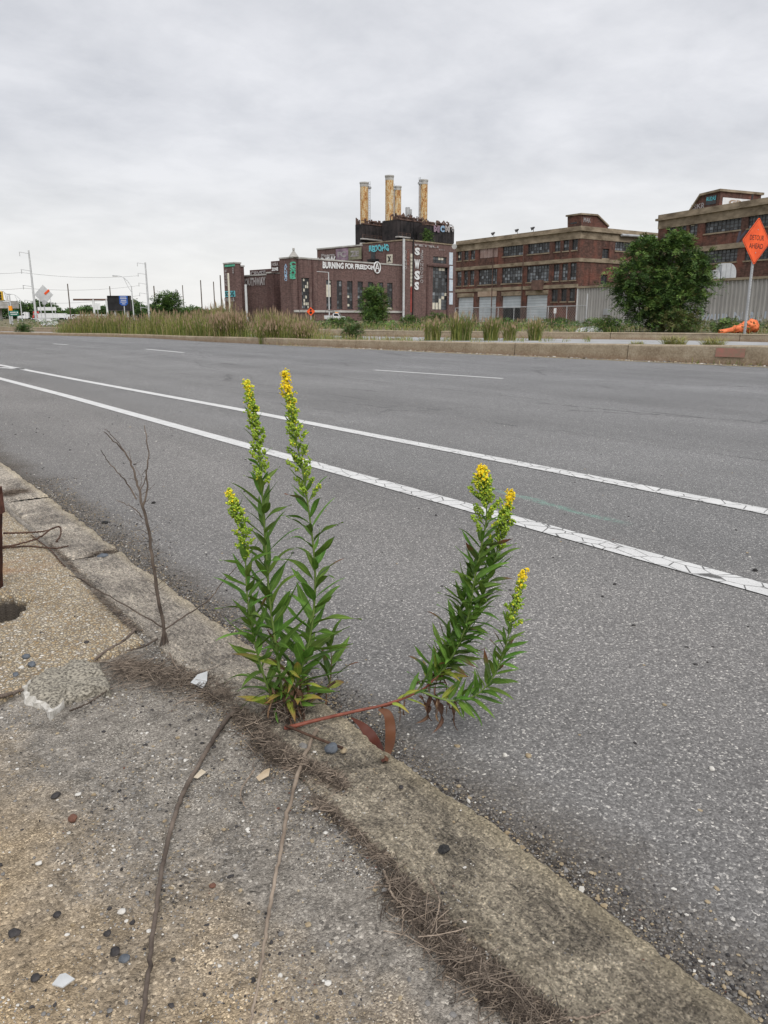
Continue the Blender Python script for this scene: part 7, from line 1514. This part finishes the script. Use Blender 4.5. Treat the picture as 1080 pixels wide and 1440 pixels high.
# broken lump of concrete
CHK = M2('rough_old_concrete', (0.08,0.072,0.060), (0.36,0.33,0.27), 160, 0.95, 0.5, 0.003, det=8, lo=.38, hi=.60); CHKW = M2('fresh_broken_concrete', (0.34,0.32,0.28), (0.58,0.56,0.52), 50, 0.95, 1.0, 0.006)
out_ = [(29,962),(50,950),(62,936),(92,934),(100,922),(140,926),(144,938),(150,946),(156,968),(136,966),(110,976),(96,978),(70,1002),(60,988),(52,986),(33,978)]
zc_ = .070; C0 = [G(x, y, zc_) for x, y in out_]; cen = sum(C0, Vector())/len(C0); dense = []
for i in range(len(C0)):
    a, b = C0[i], C0[(i+1) % len(C0)]
    for k in range(4): dense.append(a.lerp(b, k/4))
V = []; rings = [0, .25, .5, .72, .88, .97, 1.0, 1.03, 1.02]; nr = len(dense); mi = []
for j, r in enumerate(rings):
    for i, p in enumerate(dense):
        nzz = mnoise.noise(Vector((p.x*60, p.y*60, j*.6)))*.05; q = cen + (p-cen)*(r*(1+nzz*1.6*(r > .7))); h = .010*mnoise.noise(Vector((q.x*14, q.y*14, 2.))) + .006*mnoise.noise(Vector((q.x*50, q.y*50, 5.)))
        z = zc_ + h - (0, 0, 0, .001, .003, .007, .016, .032, .05)[j]; V.append((q.x, q.y, z))
Fs = [(j*nr+i, j*nr+(i+1) % nr, (j+1)*nr+(i+1) % nr, (j+1)*nr+i) for j in range(1, len(rings)-1) for i in range(nr)]; Fs = [f for f in Fs]
cap = [(i, (i+1) % nr, nr+(i+1) % nr, nr+i) for i in range(nr)]; Fs += cap; mi = []
for f in Fs:
    p = Vector(V[f[2]]); ii = f[0] % nr; mi.append(1 if (f[0]//nr >= 4 and (ii > 44 or ii < 8)) else 0)
me = bpy.data.meshes.new('concrete_lump'); me.from_pydata([tuple(Vector(v)-cen) for v in V], [], Fs); me.materials.append(CHK); me.materials.append(CHKW); me.polygons.foreach_set('material_index', mi); me.polygons.foreach_set('use_smooth', [False]*len(Fs)); me.update(); me.validate()
o = mobj('concrete_lump', me, None, label='broken lump of concrete with a white fractured edge at the slab corner', category='concrete'); o.location = cen

# rusted post stump at the left edge
pc = G(-9, 829, .06); hD = dist(pc); top_ = P(-9, 688, hD); lean = Vector((top_.x-pc.x, top_.y-pc.y, 0))/(top_.z-.03); t = thing('rusty_post', 'rusted steel post stump with a clamp at the left edge', 'post', (pc.x, pc.y, .05))
def chan(w, d, th): return [(-w,-d),(w,-d),(w,d),(w-th,d),(w-th,-d+th),(-w+th,-d+th),(-w+th,d),(-w,d)]
mb = MB(); rings_ = []
prof = chan(.019,.015,.004); V = []; N_ = 16; hh = top_.z-.04
for j in range(N_+1):
    z = .03 + (hh-.03+.04)*j/N_; 
    for i, (x, y) in enumerate(prof): k = 1+.10*mnoise.noise(Vector((x*60, y*60, z*22))); p = Vector((pc.x, pc.y, 0)) + lean*(z-.03) + RT*x*k + FW*y*k; V.append((p.x, p.y, z + (.012*mnoise.noise(Vector((x*90, y*90, 1))) if j == N_ else 0)))
Fs = [(j*8+i, j*8+(i+1) % 8, (j+1)*8+(i+1) % 8, (j+1)*8+i) for j in range(N_) for i in range(8)] + [(N_*8,N_*8+1,N_*8+4,N_*8+5),(N_*8+1,N_*8+2,N_*8+3,N_*8+4),(N_*8+5,N_*8+6,N_*8+7,N_*8)]
mb.add(V, Fs); mb.build('post_channel', RUST, t)
zt0, zt1 = P(-9, 722, hD).z, P(-9, 690, hD).z
mb = MB(); mb.box(Vector((pc.x, pc.y, (zt0+zt1)/2))+lean*((zt0+zt1)/2-.03), (.044, .036, abs(zt1-zt0)), -YAW); mb.build('clamp', M2('red_rust', (0.07,0.030,0.022),(0.16,0.07,0.05), 40, .85, .6, .003), t)
mb = MB(); mb.tube([Vector((pc.x,pc.y,(zt0+zt1)/2))+lean*(zt0-.03)-FW*.018, Vector((pc.x,pc.y,(zt0+zt1)/2))+lean*(zt0-.03)-FW*.026], .008, 6); mb.build('bolt', RUST, t)
mb = MB(); n = 14; V = [(pc.x,pc.y,.066)]
for i in range(n): a = 2*pi*i/n; r = .036*(1+.3*mnoise.noise(Vector((cos(a)*2, sin(a)*2, 0)))); V.append((pc.x+cos(a)*r, pc.y+sin(a)*r, .0635))
mb.add(V, [(0, i+1, (i+1) % n+1) for i in range(n)]); mb.build('rust_collar', RUST, t)
# litter specks further along the gutter on the road: small dark lumps
n = 70; XY = np.stack([rng.uniform(.95,2.3,n), rng.uniform(.6,7.5,n)], 1); pebbles('road_crumbs', XY, rng.uniform(.003,.0075,n), [.1,.05,.05,.80,0], 0.0)
# rubble at the foot of the divider
n = 5000; pj2 = [tuple(v) for v in K1[1:8]]; tt_ = sum(math.dist(a, b) for a, b in zip(pj2[:-1], pj2[1:])); s_ = rng.random(n)*tt_; q, nn_, cum = along(pj2, s_)
XY = q - nn_*np.abs(rng.normal(0,.07,(n,1))); pebbles('divider_rubble', XY, np.exp(rng.normal(math.log(.009), .5, n)).clip(.003,.035), [.35,.22,.30,.12,.01], 0.0)
